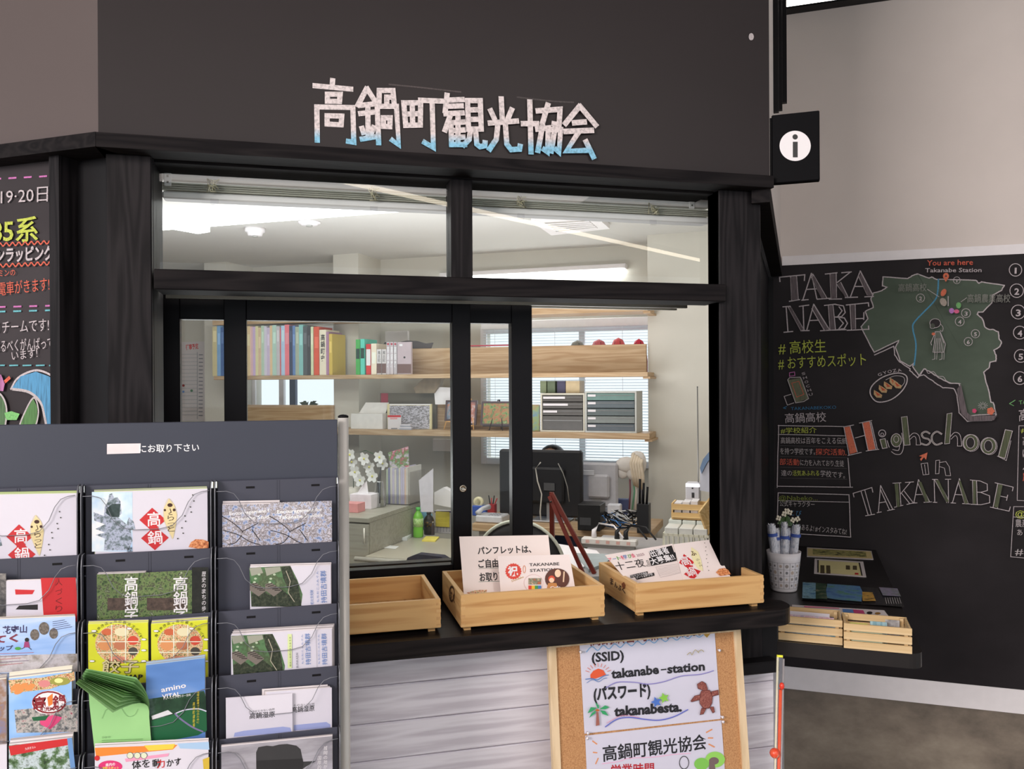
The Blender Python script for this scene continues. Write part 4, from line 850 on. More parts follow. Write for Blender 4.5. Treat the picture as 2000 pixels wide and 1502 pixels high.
def cov_wet(ar):
    ar.at(380,1200,4.975); ar.poly([(390,1150),(480,1130),(860,1090),(930,1100),(945,1145),(380,1190)], ink(150,160,206)); ar.text('高鍋湿原', (533,1012), (780,992), 55, K_, .01); ar.text('かけがえのない自然', (528,958), (778,930), 22, ink(80,80,84))
    ar.line([(300,815),(950,765)], 2, ink(190,184,190)); 
def cov_wet2(ar):
    ar.at(380,1200,4.975); ar.poly([(965,1075),(1280,1045),(1320,1070),(1320,1100),(965,1130)], ink(150,160,206)); ar.text('高鍋湿原', (945,952), (1165,932), 55, K_, .01); ar.text('えのない自然', (960,892), (1165,878), 20, ink(80,80,84))
brochure(3, 520, 648, 1352, 1343, .0100, 'white wetland brochure with black title, right and behind its twin', CW, cov_wet2, 4, 'wetland brochures of the fourth right pocket', cofs=(-2.5,-1.4))
brochure(3, 441, 571, 1363, 1354, .0150, 'white wetland brochure with black title, left and in front in the fourth right pocket', CW, cov_wet, 0)
# bent green flyers
GF = mat(138,190,128,.5,var=.02,k=1.25)
NF = 15
fol = None
for i in range(NF):
    f = i/(NF-1)
    TL = (168-21*f, 1306+28*f); TR = (266-46*f, 1323+69*f); ML = (174,1372-4*f); MR = (291,1392+4*f); BLp = (186,1478); BRp = (297,1470)
    vs = []; n = 12
    for j in range(n+1):
        t = j/n
        for k2 in range(6):
            g = k2/5
            b_ = (BLp[0]*(1-g)+BRp[0]*g, BLp[1]*(1-g)+BRp[1]*g); m_ = (ML[0]*(1-g)+MR[0]*g, ML[1]*(1-g)+MR[1]*g); t_ = (TL[0]*(1-g)+TR[0]*g, TL[1]*(1-g)+TR[1]*g)
            if t < .45: q = t/.45; x = b_[0]*(1-q)+m_[0]*q; y = b_[1]*(1-q)+m_[1]*q; off = 0
            else:
                q = (t-.45)/.55; c_ = (m_[0]+(6*(g)), m_[1]-34-10*f)
                x = m_[0]*(1-q)**2+2*c_[0]*q*(1-q)+t_[0]*q*q; y = m_[1]*(1-q)**2+2*c_[1]*q*(1-q)+t_[1]*q*q; off = (.018+.042*f)*q*q
            pt = RPl(3, -.0168-.00035*i-off); u, v = pt.uv(x, y); vs.append(pt.w(u, v, 0))
    fs = [(j*6+k2, j*6+k2+1, (j+1)*6+k2+1, (j+1)*6+k2) for j in range(n) for k2 in range(5)]
    gm = mat(118,170,100,.5,var=.02,k=.95) if i % 2 else mat(150,200,134,.5,var=.02,k=1.08)
    mb = MB(); mb.add(vs, fs, gm, True); mb.add([v+Vector((0,.00025,0)) for v in vs], [q_[::-1] for q_ in fs], gm, True); o = mb.build('flyer', recalc=False)
    tag(o, 'pale green flyer of the bent bundle, %s' % ('the front one with drawings' if i == NF-1 else 'one of the many behind the front one'), 'flyer', 'bent green flyers')
pl = RPl(3,-.0222); ar = Art(pl, (0,1150,4.267)); ar.line([(850,1080),(880,1010),(930,990)], 3, ink(110,150,100)); ar.curve([(1010,990),(1060,1060),(1120,1050),(1150,1000)], 3, ink(110,150,100)); ar.text('ひかり', (850,1245), (920,1242), 18, ink(90,120,80))
for y in (1262,1278): ar.line([(850,y),(1190,y-12)], 4, ink(90,130,80))
ar.build('printed_lines', o)
# row 5
def cov_tree(ar):
    ar.at(0,1150,4.267); ar.poly([(72,1310),(575,1245),(580,1300),(90,1390)], RD_); ar.text('九州オルレ', (210,1345), (300,1325), 22, WH_); ar.poly([(560,1245),(600,1240),(640,1600),(600,1600)], ink(100,140,190))
brochure(4, 17, 140, 1456, 1443, .0150, 'leafy green brochure with a red top band, bottom left pocket', speckle('tree_photo', [(36,54,36),(80,110,70),(190,204,210),(60,80,50)], 60, 1.1), cov_tree, 5, 'white edged brochures of the bottom left pocket', cofs=(.8,-2.4))
brochure(4, -60, 13, 1462, 1455, .0145, 'white brochure cut by the left edge of the photo, bottom row', CW, None, 2, 'white brochures at the far left of the bottom row', cofs=(.3,-1.4))
def cov_body(ar):
    ar.at(0,1150,4.267); ar.poly([(790,1325),(1480,1300),(1440,1340),(1100,1370),(800,1400)], ink(220,130,50)); ar.poly([(1480,1290),(1740,1275),(1745,1340),(1500,1330)], ink(160,190,220)); ar.poly([(1200,1305),(1460,1292),(1440,1335),(1240,1350)], ink(222,196,70)); ar.disc(920,1480,100,ink(206,50,110),50); ar.text('県内の', (880,1480), (960,1470), 26, WH_, .02); ar.text('運動スポット', (850,1505), (990,1500), 22, ink(226,206,90), .02)
    ar.text('体を', (1100,1500), (1250,1480), 70, K_, .015); ar.text('動', (1270,1490), (1340,1480), 70, K_, .015); ar.text('力', (1310,1490), (1375,1480), 66, RD_, .015); ar.text('かす', (1390,1480), (1510,1462), 62, K_, .015)
    ar.poly([(1040,1415),(1410,1370),(1400,1395),(1050,1442)], ink(220,150,180)); ar.disc(810,1410,22,RD_)
    for x in (1085,1145,1200): ar.disc(x,1388,26,ink(210,216,190)); ar.ring(x,1388,26,3,K_)
    ar.poly([(1690,1420),(1745,1400),(1745,1530),(1700,1530)], ink(210,180,60))
brochure(4, 185, 407, 1459, 1448, .0150, 'white exercise brochure with an orange band and a pink badge, bottom middle pocket', CW, cov_body, 3, 'exercise brochures of the bottom middle pocket', cofs=(.2,-1.8))
def cov_hat(ar):
    ar.at(380,1200,4.975); HT1 = mat(52,52,54,.6,k=1.0); ar.poly([(600,1500),(598,1340),(620,1290),(700,1275),(760,1280),(820,1265),(900,1258),(990,1275),(1030,1310),(1055,1430),(1180,1425),(1080,1480),(1040,1510)], HT1); ar.poly([(600,1420),(1050,1400),(1060,1450),(1050,1500),(600,1505)], mat(34,34,36,.6,k=1.0))
    ar.vtext('城岡の地が', 1270, 1275, 1500, 36, WH_); ar.vtext('国際的', 1212, 1370, 1505, 34, WH_)
brochure(4, 432, 649, 1459, 1438, .0150, 'grey photo brochure of a felt hat with vertical white writing, bottom right pocket', speckle('grey_sea_photo', [(128,126,134),(150,148,156),(170,168,178)], 20, 1.15, stretch=(.4,1,2)), cov_hat, 2, 'hat brochures of the bottom right pocket', cofs=(.2,-1.5))
# ================================================================ pine crates on the counter
def crate(FLp, FRp, hpx, label, side=None, x0=None, W=None, D=.222):
    hf_ = .009; FR = atH(*FRp, CT+hf_)
    if FLp: FL = atH(*FLp, CT+hf_); X0, X1, Y0 = FL.x, FR.x, (FL.y+FR.y)/2
    else: X1, Y0 = FR.x, FR.y; X0 = X1-W
    T = hit(FRp[0], FRp[1]-hpx, (0,Y0,0), YW).z; z0 = CT+hf_; t = .009
    o = thing('wooden_crate', ((X0+X1)/2, Y0, CT), label, 'crate')
    mb = MB(); mb.box((X0,Y0,z0),(X1,Y0+t,T), PINE, .0008); mb.build('front_panel', o)
    mb = MB(); mb.box((X0,Y0+D-t,z0),(X1,Y0+D,T), PINE, .0008); mb.build('back_panel', o)
    for x in (X0, X1-t): mb = MB(); mb.box((x,Y0+t,z0),(x+t,Y0+D-t,T), PINEY, .0008); mb.build('side_panel', o)
    mb = MB(); mb.box((X0+t,Y0+t,z0+.002),(X1-t,Y0+D-t,z0+.007), PINEY); mb.build('bottom_panel', o)
    for x in (X0+.008, X1-.024):
        for y in (Y0+.01, Y0+D-.026): mb = MB(); mb.box((x,y,CT+.0004),(x+.014,y+.014,z0), PINE); mb.build('foot', o)
    n = 4; PJ = mat(176,126,72,.6,k=1.2)
    for x in (X0-.0003, X1-t+.0003):
        jm = MB()
        for i in range(n): zz = z0+(T-z0)*(i+.15)/n; jm.box((x,Y0-.0004,zz),(x+t,Y0+.001,zz+(T-z0)*.4/n), PINEY)
        jm.build('finger_joint', o)
    return o, X0, X1, Y0, T
cr1, a0, a1, aY, aT = crate(None, (861,1226), 56, 'empty orange-brown pine crate beside the silver rack pole', W=.33)
cr2, m0, m1, mY, mT = crate((901,1227), (1180,1203), 60, 'middle pine crate holding the laminated notice and the celebration card')
cr3, q0, q1, qY, qT = crate((1241,1197), (1493,1178), 55, 'right pine crate holding the reclining event flyers, near the black post')
def sideplane(x): return Plane((x-.0002,0,0), (-1,0,0), (0,1,0))
for cr_, X, letters in ((cr3,q0,'まんぷく'),(cr2,m0,'')):
    pl = sideplane(X); pl.u = Vector((0,-1,0)); pl.v = Z.copy(); ar = Art(pl, (1120,1020,4.5455), base=.0002)
    BRN = ink(74,46,30,1.0)
    if letters:
        for ch, x, y, h in (('ま',340,548,60),('ん',378,575,50),('ぷ',412,600,52),('く',448,620,50)): ar.text(ch, (x-14,y-4), (x+16,y+10), h, BRN, .03)
        ar.poly([(430,545),(450,530),(465,560),(455,590),(436,580)], ink(110,60,34)); 
    else:
        ar.at(660,1020,3.5714); ar.text('ぷく', (775,520), (815,560), 60, BRN, .03); ar.ring(795,500,18,3,BRN,50)
    ar.build('burned_lettering', cr_)
# sheets standing in the crates
def lean(Y, z, deg): a = math.radians(deg); return Plane((0,Y,z), (0,-math.cos(a),math.sin(a)), (1,0,0))
LAM = mat(222,208,204,.12,var=.01,k=1.12); PPR = mat(224,212,210,.45,var=.01,k=1.14)
pl = lean(mY+.075, CT+.03, 24)
o = card('notice_card', pl, [(897,1048),(1071,1045),(1084,1176),(908,1190)], LAM, .0012); tag(o, 'large laminated notice with handwritten Japanese in the middle pine crate', 'notice')
ar = Art(pl, (660,860,5)); NK = ink(44,38,40,1.0)
ar.text('パンフレットは、', (1365,1110), (1890,1092), 72, NK, .03); ar.text('ご自由に', (1372,1240), (1640,1228), 76, NK, .03); ar.text('お取り下さい', (1385,1372), (1760,1350), 80, NK, .03)
for y in (1252,1382): ar.curve([(1375,y),(1480,y-3),(1620,y-6)], 3, ink(60,110,90))
ar.poly([(1255,1490),(1340,1465),(1455,1460),(1450,1490),(1300,1510)], FOOD); ar.build('handwriting', o)
pl = lean(mY+.045, CT+.03, 18)
o = card('celebration_card', pl, [(972,1086),(1112,1083),(1127,1170),(980,1182)], PPR, .0008); tag(o, 'white card with a red seal and TAKANABE STATION in front of the laminated notice', 'card')
ar = Art(pl, (900,850,3.7037)); RO = ink(206,62,46)
ar.poly([(380+(54 if k % 2 else 60)*math.cos(k*math.pi/20), 985+(54 if k % 2 else 60)*math.sin(k*math.pi/20)) for k in range(40)], RO); ar.text('祝', (342,1013), (415,1010), 66, WH_, .04)
ar.text('TAKANABE', (495,948), (712,940), 26, ink(60,54,56), .02); ar.text('STATION', (500,990), (682,982), 26, ink(60,54,56), .02); ar.text('Dondake', (370,1062), (455,1030), 18, ink(190,150,70)); ar.ring(458,970,9,3,ink(206,120,60),26)
ar.ring(524,1070,70,2,ink(210,170,170),62); ar.rect(488,1035,580,1080,speckle('train_photo', [(190,80,40),(90,110,90),(220,180,150)], 90, 1.2)); 
for i, c in enumerate(((206,62,46),(226,180,40),(60,150,80),(60,120,190))): ar.rect(488+i*23,1088,511+i*23,1115,ink(*c))
BRD = ink(84,42,30); ar.disc(695,1040,88,BRD,76); ar.disc(700,1000,22,ink(232,200,170),28); ar.disc(655,1040,24,ink(200,70,40),24); ar.disc(655,1050,18,ink(232,200,170),18); ar.poly([(630,1070),(690,1070),(700,1112),(620,1110)], ink(190,130,70)); ar.line([(745,990),(740,1060)], 10, ink(220,190,160)); ar.text('Cafe', (645,1112), (720,1108), 22, WH_, .03)
ar.build('cover_print', o)
pl = lean(qY+.028, CT+.03, 50)
o = card('event_flyer', pl, [(1181.6,1084),(1313.6,1062),(1342,1160),Vector((q0+.03,qY+.028,CT+.03))], PPR, .0012); tag(o, 'white event flyer with black title boxes, left sheet in the right pine crate', 'flyer')
ar = Art(pl, (1120,1020,4.5455)); 
for ch, x, c in (('ア',315,RO),('ー',355,BL_),('ト',395,GR_),('を',425,RO),('学',450,BL_),('び',490,GR_),('会',520,RO)): ar.text(ch, (x,350-(x-315)*.17), (x+32,345-(x-315)*.17), 34, ink(206,60,100) if c is RO else c, .01)
ar.text('2025', (565,310), (632,295), 26, ink(150,120,130)); ar.text('十二夜』', (385,425), (680,385), 68, K_, .0)
ar.poly([(668,262),(870,210),(895,280),(690,330)], K_); ar.poly([(668,325),(905,268),(915,345),(690,392)], K_); ar.text('出演者', (695,310), (855,272), 54, WH_, .02); ar.text('大募集!!', (695,380), (905,330), 52, WH_, .02)
ar.poly([(500,475),(655,440),(660,468),(505,500)], K_); ar.poly([(540,490),(712,452),(718,478),(560,516)], K_); ar.text('プロドゥバタ高鍋', (505,495), (655,465), 20, WH_); ar.text('アート&学び会', (560,508), (705,474), 20, WH_)
ar.line([(728,405),(930,375),(948,455),(770,495)], 2, ink(150,140,145), True)
for i in range(6): ar.line([(742+i*3,420+i*12),(925+i*3,390+i*12)], 2, ink(160,150,152))
ar.build('cover_print', o)
pl2 = lean(qY+.024, CT+.03, 50)
o = card('town_brochure', pl2, [(1315,1063),(1387.5,1054),(1445,1160),(1342,1160)], PPR, .0012); tag(o, 'white brochure with two red diamonds reclining in the right pine crate', 'brochure')
ar = Art(pl2, (1120,1020,4.5455)); ar.poly([(980,283),(1075,358),(1010,405),(937,362)], RD_); ar.poly([(1050,405),(1130,435),(1075,500),(1040,498),(980,462)], RD_); ar.rect(1010,385,1060,430,RD_)
ar.text('高', (968,385), (1052,372), 78, WH_, .01); ar.text('鍋', (1015,480), (1100,465), 72, WH_, .01)
ar.poly([(1045,222),(1105,265),(1130,330),(1150,435),(1110,420),(1070,370),(1045,300)], ink(222,214,170)); ar.text('ふ', (1050,300), (1095,290), 40, ink(70,40,30), .03); ar.text('らっと', (1085,330), (1125,400), 26, ink(70,40,30))
for i in range(8): ar.disc(1163+i*4+(i%2)*8,188+i*35,4,ink(110,104,100))
ar.poly([(1262,450),(1290,420),(1340,412),(1372,430),(1395,468),(1300,482)], speckle('gyoza_photo', [(120,60,34),(196,120,74),(226,176,128)], 260, 1.2)); ar.build('cover_print', o)

# ================================================================ cork board stand with two handwritten posters
tl = 7; al = math.radians(tl); hz = atF(1446,1219,1.70)
CP = Plane((0,hz.y,hz.z), (0,-math.cos(al),math.sin(al)), (1,0,0))
def cuv(x, y): return CP.uv(x,y)
u0 = cuv(1071,1258)[0]; u1 = cuv(1446,1219)[0]; v1 = 0.0; fw = cuv(1086,1260)[0]-u0
v0 = -(hz.z-.03)/math.cos(al); vb = v1-.62
cb = thing('cork_board_stand', CP.w((u0+u1)/2, v0, -.01), 'cork notice board stand with a pale wood frame below the counter', 'notice board')
FRW = wood('pale_frame_wood', (206,184,152), (190,166,132), 'z', 7, .6, 1.25, .05)
def pslab(mb, ua, ub, va, vb_, o0, o1, m): P = [CP.w(u,v,o0) for u,v in ((ua,va),(ub,va),(ub,vb_),(ua,vb_))]; mb.prism(P, CP.n*(o1-o0), m)
for a, b in ((u0,u0+fw),(u1-fw,u1)): mb = MB(); pslab(mb, a, b, v0, v1, 0, -.014, FRW); mb.build('leg', cb)
mb = MB(); pslab(mb, u0+fw, u1-fw, v1-fw*.9, v1, 0, -.014, FRW); mb.build('top_rail', cb)
mb = MB(); pslab(mb, u0+fw, u1-fw, vb, vb+fw, 0, -.014, FRW); mb.build('bottom_rail', cb)
mb = MB(); pslab(mb, u0+fw, u1-fw, vb+fw, v1-fw*.9, -.005, -.012, speckle('cork', [(150,104,66),(176,130,88),(190,146,102)], 350, 1.15, .9)); mb.build('cork_panel', cb)
PP = Plane(CP.w(0,0,-.0032), CP.n, CP.u); PST = mat(200,199,216,.16,var=.01,k=1.12,spec=.6)
pv = PP.uv(1394,1224)[1]
o = card('wifi_poster', PP, [(1131,1241),(1394.3,1212),(1407.5,1404),(1141.6,1433)], PST, .0008); tag(o, 'laminated handwritten wifi poster with a brown turtle and palm tree on the cork board', 'poster')
ar = Art(PP, (1060,1200,4.1667)); BK2 = ink(26,26,34,1.0)
ar.text('高鍋駅舎内無料', (385,250), (1035,190), 92, ink(110,22,30), .018); ar.text('WI-FI', (1060,188), (1285,165), 78, ink(70,30,50), .05)
W = []
for i in range(11): W += [(355+i*92,305-i*12),(400+i*92,262-i*11)]
ar.curve(W, 7, ink(110,160,205)); ar.poly([(1295,150),(1370,148),(1335,190)], ink(176,140,50)); ar.poly([(1310,120),(1340,102),(1365,118),(1335,138)], ink(200,70,50))
ar.text('(SSID)', (398,388), (660,365), 92, BK2, .03); ar.text('takanabe', (558,520), (945,480), 92, BK2, .035); ar.line([(962,450),(1002,446)], 9, BK2); ar.text('station', (1012,478), (1318,452), 86, BK2, .035)
ar.text('(パスワード)', (413,695), (875,655), 110, BK2, .04); ar.text('takanabesta.', (580,828), (1130,785), 98, BK2, .04)
ORG = ink(212,84,46); ar.poly([(388,522),(385,490),(410,458),(450,440),(490,452),(512,490),(470,505),(430,520)], ORG)
for k in range(9): a = math.radians(200+k*17); ar.line([(450+78*math.cos(a),490+66*math.sin(a)),(450+110*math.cos(a),490+95*math.sin(a))], 4, ink(206,110,90))
ar.curve([(345,525),(400,520),(440,530),(490,500),(530,490)], 6, BL_); ar.curve([(355,555),(400,528),(450,545),(490,520),(520,515)], 4, BL_)
VI = ink(126,120,190); ar.curve([(510,595),(600,550),(740,550),(850,565),(980,545),(1120,500),(1280,485),(1385,455)], 6, VI); ar.curve([(505,912),(600,850),(700,835),(820,850),(940,858),(1060,830),(1175,772)], 8, ink(90,100,190)); ar.curve([(515,880),(640,820),(780,835)], 4, ink(214,150,180))
TU = speckle('crayon_brown', [(110,52,48),(140,76,66),(170,110,100)], 300, 1.0); TUL = ink(90,36,34)
for q in ([(1252,565),(1290,542),(1320,560),(1335,600),(1325,630),(1290,612),(1258,600)],[(1285,620),(1350,612),(1375,660),(1370,720),(1345,760),(1300,762),(1272,720),(1268,660)],[(1275,650),(1230,660),(1198,700),(1205,708),(1270,690)],[(1365,625),(1420,612),(1422,650),(1370,662)],[(1285,760),(1320,765),(1300,805),(1272,812)],[(1350,750),(1382,748),(1390,790),(1375,798)]):
    ar.poly(q, TU); ar.line(q, 4, TUL, True)
PG = ink(46,150,96); 
for q in ([(440,760),(420,710),(450,735),(452,760)],[(432,755),(385,750),(358,800),(400,780)],[(430,770),(390,800),(370,838),(420,800)],[(455,765),(500,735),(535,750),(500,768)],[(460,775),(500,780),(530,822),(480,805)]): ar.poly(q, PG)
ar.poly([(430,790),(446,788),(455,895),(425,902)], ink(150,90,80)); ar.disc(438,775,16,ink(176,96,50),10)
for cx_, cy_, c in ((978,675,ink(130,190,70)),(915,708,ink(70,110,190))):
    ar.poly([(cx_+(46 if k % 2 else 22)*math.cos(k*.628),cy_+(46 if k % 2 else 22)*math.sin(k*.628)) for k in range(10)], c)
ar.curve([(1165,325),(1190,305),(1205,325),(1230,285),(1260,310)], 5, ink(160,150,110)); ar.curve([(1255,300),(1280,285),(1300,300)], 5, ink(160,150,110))
ar.build('handwriting', o)
o = card('information_poster', PP, [(1143,1437),(1409,1407),(1425,1640),(1153,1670)], PST, .0008); tag(o, 'laminated handwritten office poster with a palm tree, lower one on the cork board', 'poster')
ar = Art(PP, (1060,1200,4.1667))
ar.text('高鍋町観光協会', (490,1188), (1335,1085), 122, BK2, .016); ar.text('営業時間', (555,1320), (905,1300), 100, ink(170,24,40), .016)
for p in ([(405,1030),(440,1055)],[(410,1122),(440,1125)],[(430,1215),(450,1170)],[(1330,960),(1375,935)],[(1345,1005),(1382,1005)],[(1350,1055),(1395,1078)]): ar.line(p, 9, ink(214,140,90))
for p in ([(480,1215),(620,1195),(700,1170),(900,1160),(1050,1140),(1200,1130)],): ar.curve(p, 5, ink(224,170,200))
ar.ring(1148,1205,38,5,K_,52); ar.disc(1400,1180,80,ink(140,200,90),65); ar.disc(1290,1215,60,ink(120,186,80),50); ar.poly([(1350,1180),(1390,1170),(1410,1320),(1350,1320)], ink(110,92,92)); ar.disc(1390,1190,40,ink(110,92,92),30)
ar.build('handwriting', o)
for px, py in ((1402,1269),(1408,1399),(1409,1408),(1146,1430),(1145,1440),(1132,1272)):
    p = PP.w(*PP.uv(px,py), .001); mb = MB(); mb.tube([p, p+PP.n*.004, p+PP.n*.008], [.0022,.0014,.0032], mat(220,214,222,.2,k=1.3), 10); tag(mb.build('push_pin'), 'clear push pin, %s of the posters' % {(1402,1269):'upper right edge',(1408,1399):'lower right corner of the upper one',(1409,1408):'top right corner of the lower one',(1146,1430):'lower left corner of the upper one',(1145,1440):'top left corner of the lower one',(1132,1272):'upper left edge'}[(px,py)], 'pin', 'push pins on the cork board')

# ================================================================ measuring rod by the corner
rp0 = bw(atB(1519,1283,1.915)); rp1 = bw(atB(1514,1502,1.90)); dr = (rp1-rp0)/(rp0.z-rp1.z); rb_ = rp1+dr*(rp1.z-.01)
rod = thing('striped_pole', rb_, 'thin white and orange pole with a red ball, leaning by the corner of the ledge', 'pole')
mb = MB(); mb.tube([rp0, rb_], .0025, mat(206,202,180,.3,k=1.2), 10); mb.build('pale_rod', rod)
off = b1*.0075
mb = MB(); mb.tube([rp0+dr*.07+off, rb_+off], .0036, mat(212,84,56,.35,k=1.2), 10); mb.build('orange_tube', rod)
off2 = b1*.0125; mb = MB(); mb.tube([rp0+dr*.003+off2, rb_+off2], .0022, mat(150,146,150,.3,k=1.1), 8); mb.build('grey_rod', rod)
mb = MB(); mb.tube([rp0+b1*-.002+Z*.002, rp0+b1*.011+Z*.002], .0028, mat(220,220,60,.4,k=1.3), 10); mb.build('yellow_cap', rod)
mb = MB(); p = bw(atB(1527,1340,1.905)); mb.ball(p, .008, mat(214,60,44,.3,k=1.2), (.7,.7,1)); mb.build('red_clip', rod)
mb = MB(); p = bw(atB(1513,1471,1.895)); mb.ball(p, .011, speckle('red_ball', [(214,60,40),(220,90,60),(236,190,170)], 60, 1.2, .3)); mb.build('red_ball', rod)

# ================================================================ things on the side ledge
cc = atH(1531,1152,LH); zc = (cc-EYEP).dot(fwd); R1 = 24.5*zc/FPX; R2 = 32.5*zc/FPX; Hc = 76*zc/FPX
cup = thing('paper_cup_holder', (cc.x,cc.y,LH), 'white cylindrical holder with a grid of small drawings on the side ledge', 'holder')
mb = MB(); prof = [(R1*.97,.001),(R1,.004)]+[(R1+(R2-R1)*t, Hc*t) for t in (.2,.4,.6,.8,1)]+[(R2-.002,Hc),(R1-.002,.004),(.0001,.004)]
mb.lathe((cc.x,cc.y,LH), prof, mat(214,210,214,.35,var=.01,k=1.25), 36); mb.build('shell', cup)
mb = MB(); GK = ink(110,106,112); th0 = math.atan2(-cc.y,-cc.x)
def cyl(th, h, o=.0006): r = R1+(R2-R1)*h/Hc+o; return Vector((cc.x+r*math.cos(th), cc.y+r*math.sin(th), LH+h))
for k in range(-4,5):
    a = th0+k*.38; vs = []; 
    for j in range(7): h = Hc*(.10+.66*j/6); vs += [cyl(a,h), cyl(a+.02,h)]
    mb.add(vs, [(2*j,2*j+1,2*j+3,2*j+2) for j in range(6)], GK)
for r_ in range(5):
    h = Hc*(.10+.165*r_); vs = []
    for j in range(33): a = th0-1.5+3.04*j/32; vs += [cyl(a,h), cyl(a,h+.0006)]
    mb.add(vs, [(2*j,2*j+1,2*j+3,2*j+2) for j in range(32)], GK)
for k in range(-4,4):
    for r_ in range(4):
        a = th0+(k+.5)*.38; h = Hc*(.185+.165*r_); rr = (.007,.004,.0055)[(k+r_) % 3]*.8
        mb.add([cyl(a+math.cos(q*.785)*rr/R2, h+math.sin(q*.785)*rr, .0009) for q in range(8)], [tuple(range(8))], (ink(150,142,138),ink(190,172,160),ink(130,128,132))[(k*2+r_) % 3])
mb.build('grid_print', cup, recalc=False)
NWS = speckle('newsprint', [(150,156,170),(196,198,206),(222,218,222)], 200, 1.2, .8, (1,1,.5)); NB = mat(60,84,160,.6,k=1.1)
for i, (bx, tx, ty, r) in enumerate(((-22,-26,1024,9),(-10,-12,1034,8),(0,0,1030,8),(10,11,1034,7),(22,23,1026,9),(14,4,1022,7))):
    p0 = cc+rt0*(bx*.55*zc/FPX)+Vector((0,0,.008))+Vector((0,(i%2)*.012-.006,0)); top = cc+rt0*(tx*zc/FPX)+Z*((1152-ty)*zc/FPX)+Vector((0,(i%2)*.012-.006,0)); rr = r*zc/FPX*1.02
    o = thing('rolled_newspaper', p0, 'rolled newspaper with a blue band in the white holder, %s' % ('leftmost','second from the left','third from the left','second from the right','rightmost','tucked behind the middle ones')[i], 'newspaper', 'rolled newspapers')
    mb = MB(); n = 26; vs = []
    d = (top-p0)
    for q in range(n+1):
        a = q*.62; r3 = rr*(.35+.65*q/n); w_ = Vector((math.cos(a),math.sin(a),0))*r3; vs += [p0+w_*.9, top+w_+Z*.004*math.sin(q)]
    mb.add(vs, [(2*q,2*q+1,2*q+3,2*q+2) for q in range(n)], NWS, True); mb.build('paper_roll', o, recalc=False)
    mb = MB(); mb.tube([p0+d*.82, p0+d*.87], rr*1.04, NB, 14, False); mb.build('blue_band', o)
pp = atH(1535,1105,LH)
pot = thing('potted_flower', (pp.x,pp.y,LH), 'small plant with white blossoms and a dark leaf behind the rolled newspapers', 'plant'); zp_ = (pp-EYEP).dot(fwd)
mb = MB(); mb.lathe((pp.x,pp.y,LH+.0005), [(.028,0),(.034,.06),(.031,.06),(.026,.004)], mat(190,186,180,.5), 20); mb.build('pot', pot)
LEAF = mat(56,84,40,.4,k=1.0,var=.2)
def pz(x, y): return pp+rt0*((x-1535)*zp_/FPX)+Z*((1105-y)*zp_/FPX)
mb = MB(); mb.tube([pp+Z*.05, pz(1532,1040), pz(1537,1005)], .0018, LEAF, 6); mb.tube([pp+Z*.05, pz(1550,1040), pz(1558,1018)], .0014, LEAF, 6); mb.tube([pp+Z*.05, pz(1525,1040), pz(1522,1015)], .0014, LEAF, 6); mb.build('stem', pot)
for pts_ in ([(1518,1023),(1524,1012),(1540,1008),(1552,1020),(1545,1028)],[(1545,1030),(1562,1026),(1565,1034),(1552,1042)]):
    mb = MB(); P = [pz(*p)+b2*(.006*(i%2)) for i, p in enumerate(pts_)]; mb.prism(P, b2*.0015, LEAF); mb.build('leaf', pot)
for x, y in ((1537,998),(1543,1001),(1532,1004),(1558,1014),(1521,1012),(1549,1016)):
    mb = MB()
    for k in range(4): a = k*1.57+x; mb.ball(pz(x,y)+(rt0*math.cos(a)+Z*math.sin(a))*.006, .005, mat(214,206,188,.6,k=1.25), (1,.6,1), 8)
    mb.build('blossom', pot)
def flat(name, pts_, m, label, draw, z=.0012, wave=0, cat='leaflet'):
    pl = Plane((0,0,LH+z), (0,0,1), (1,0,0)); pl.v = Vector((0,1,0))
    mb = MB(); P = [pl.w(*pl.uv(*p)) for p in pts_]
    if wave:
        n = 14; vs = []; c_ = MB()
        for j in range(n+1):
            t = j/n; h = wave*(.5+.5*math.sin(t*9))*.5
            vs += [P[0].lerp(P[1],t)+Z*h*.2, P[3].lerp(P[2],t)+Z*h]
        mb.add(vs, [(2*j,2*j+1,2*j+3,2*j+2) for j in range(n)], m, True)
    else: mb.prism(P, (0,0,-.0008), m)
    o = mb.build(name, recalc=not wave); tag(o, label, cat)
    if draw: ar = Art(pl, (1480,980,4.4167), base=.0004+wave, step=.00008); draw(ar); ar.build('cover_print', o)
flat('leaflet', [(1576,1069),(1702,1076),(1706,1093),(1576,1087)], PAPER, 'pale leaflet with a dark photo strip lying furthest back on the side ledge', lambda ar: (ar.poly([(430,402),(975,430),(990,492),(430,468)], ink(214,196,140)), ar.poly([(475,408),(930,432),(940,480),(475,455)], speckle('dark_art', [(34,36,50),(120,120,70),(196,190,120),(60,60,70)], 40, 1.1))))
flat('leaflet', [(1591,1091),(1686,1097),(1692,1127),(1590,1120)], PAPER, 'leaflet with a pale yellow map lying second from the back on the side ledge', lambda ar: (ar.poly([(515,505),(880,528),(905,640),(515,610)], ink(224,216,160)), [ar.poly([(x,y),(x+35,y+2),(x+36,y+38),(x,y+36)], ink(84,74,50)) for x, y in ((540,548),(590,550),(760,550),(820,552),(540,582),(592,584))], ar.poly([(838,615),(868,617),(870,632),(838,630)], RD_), ar.poly([(515,505),(526,506),(526,612),(515,611)], K_), ar.poly([(870,528),(882,529),(905,640),(894,639)], K_)))
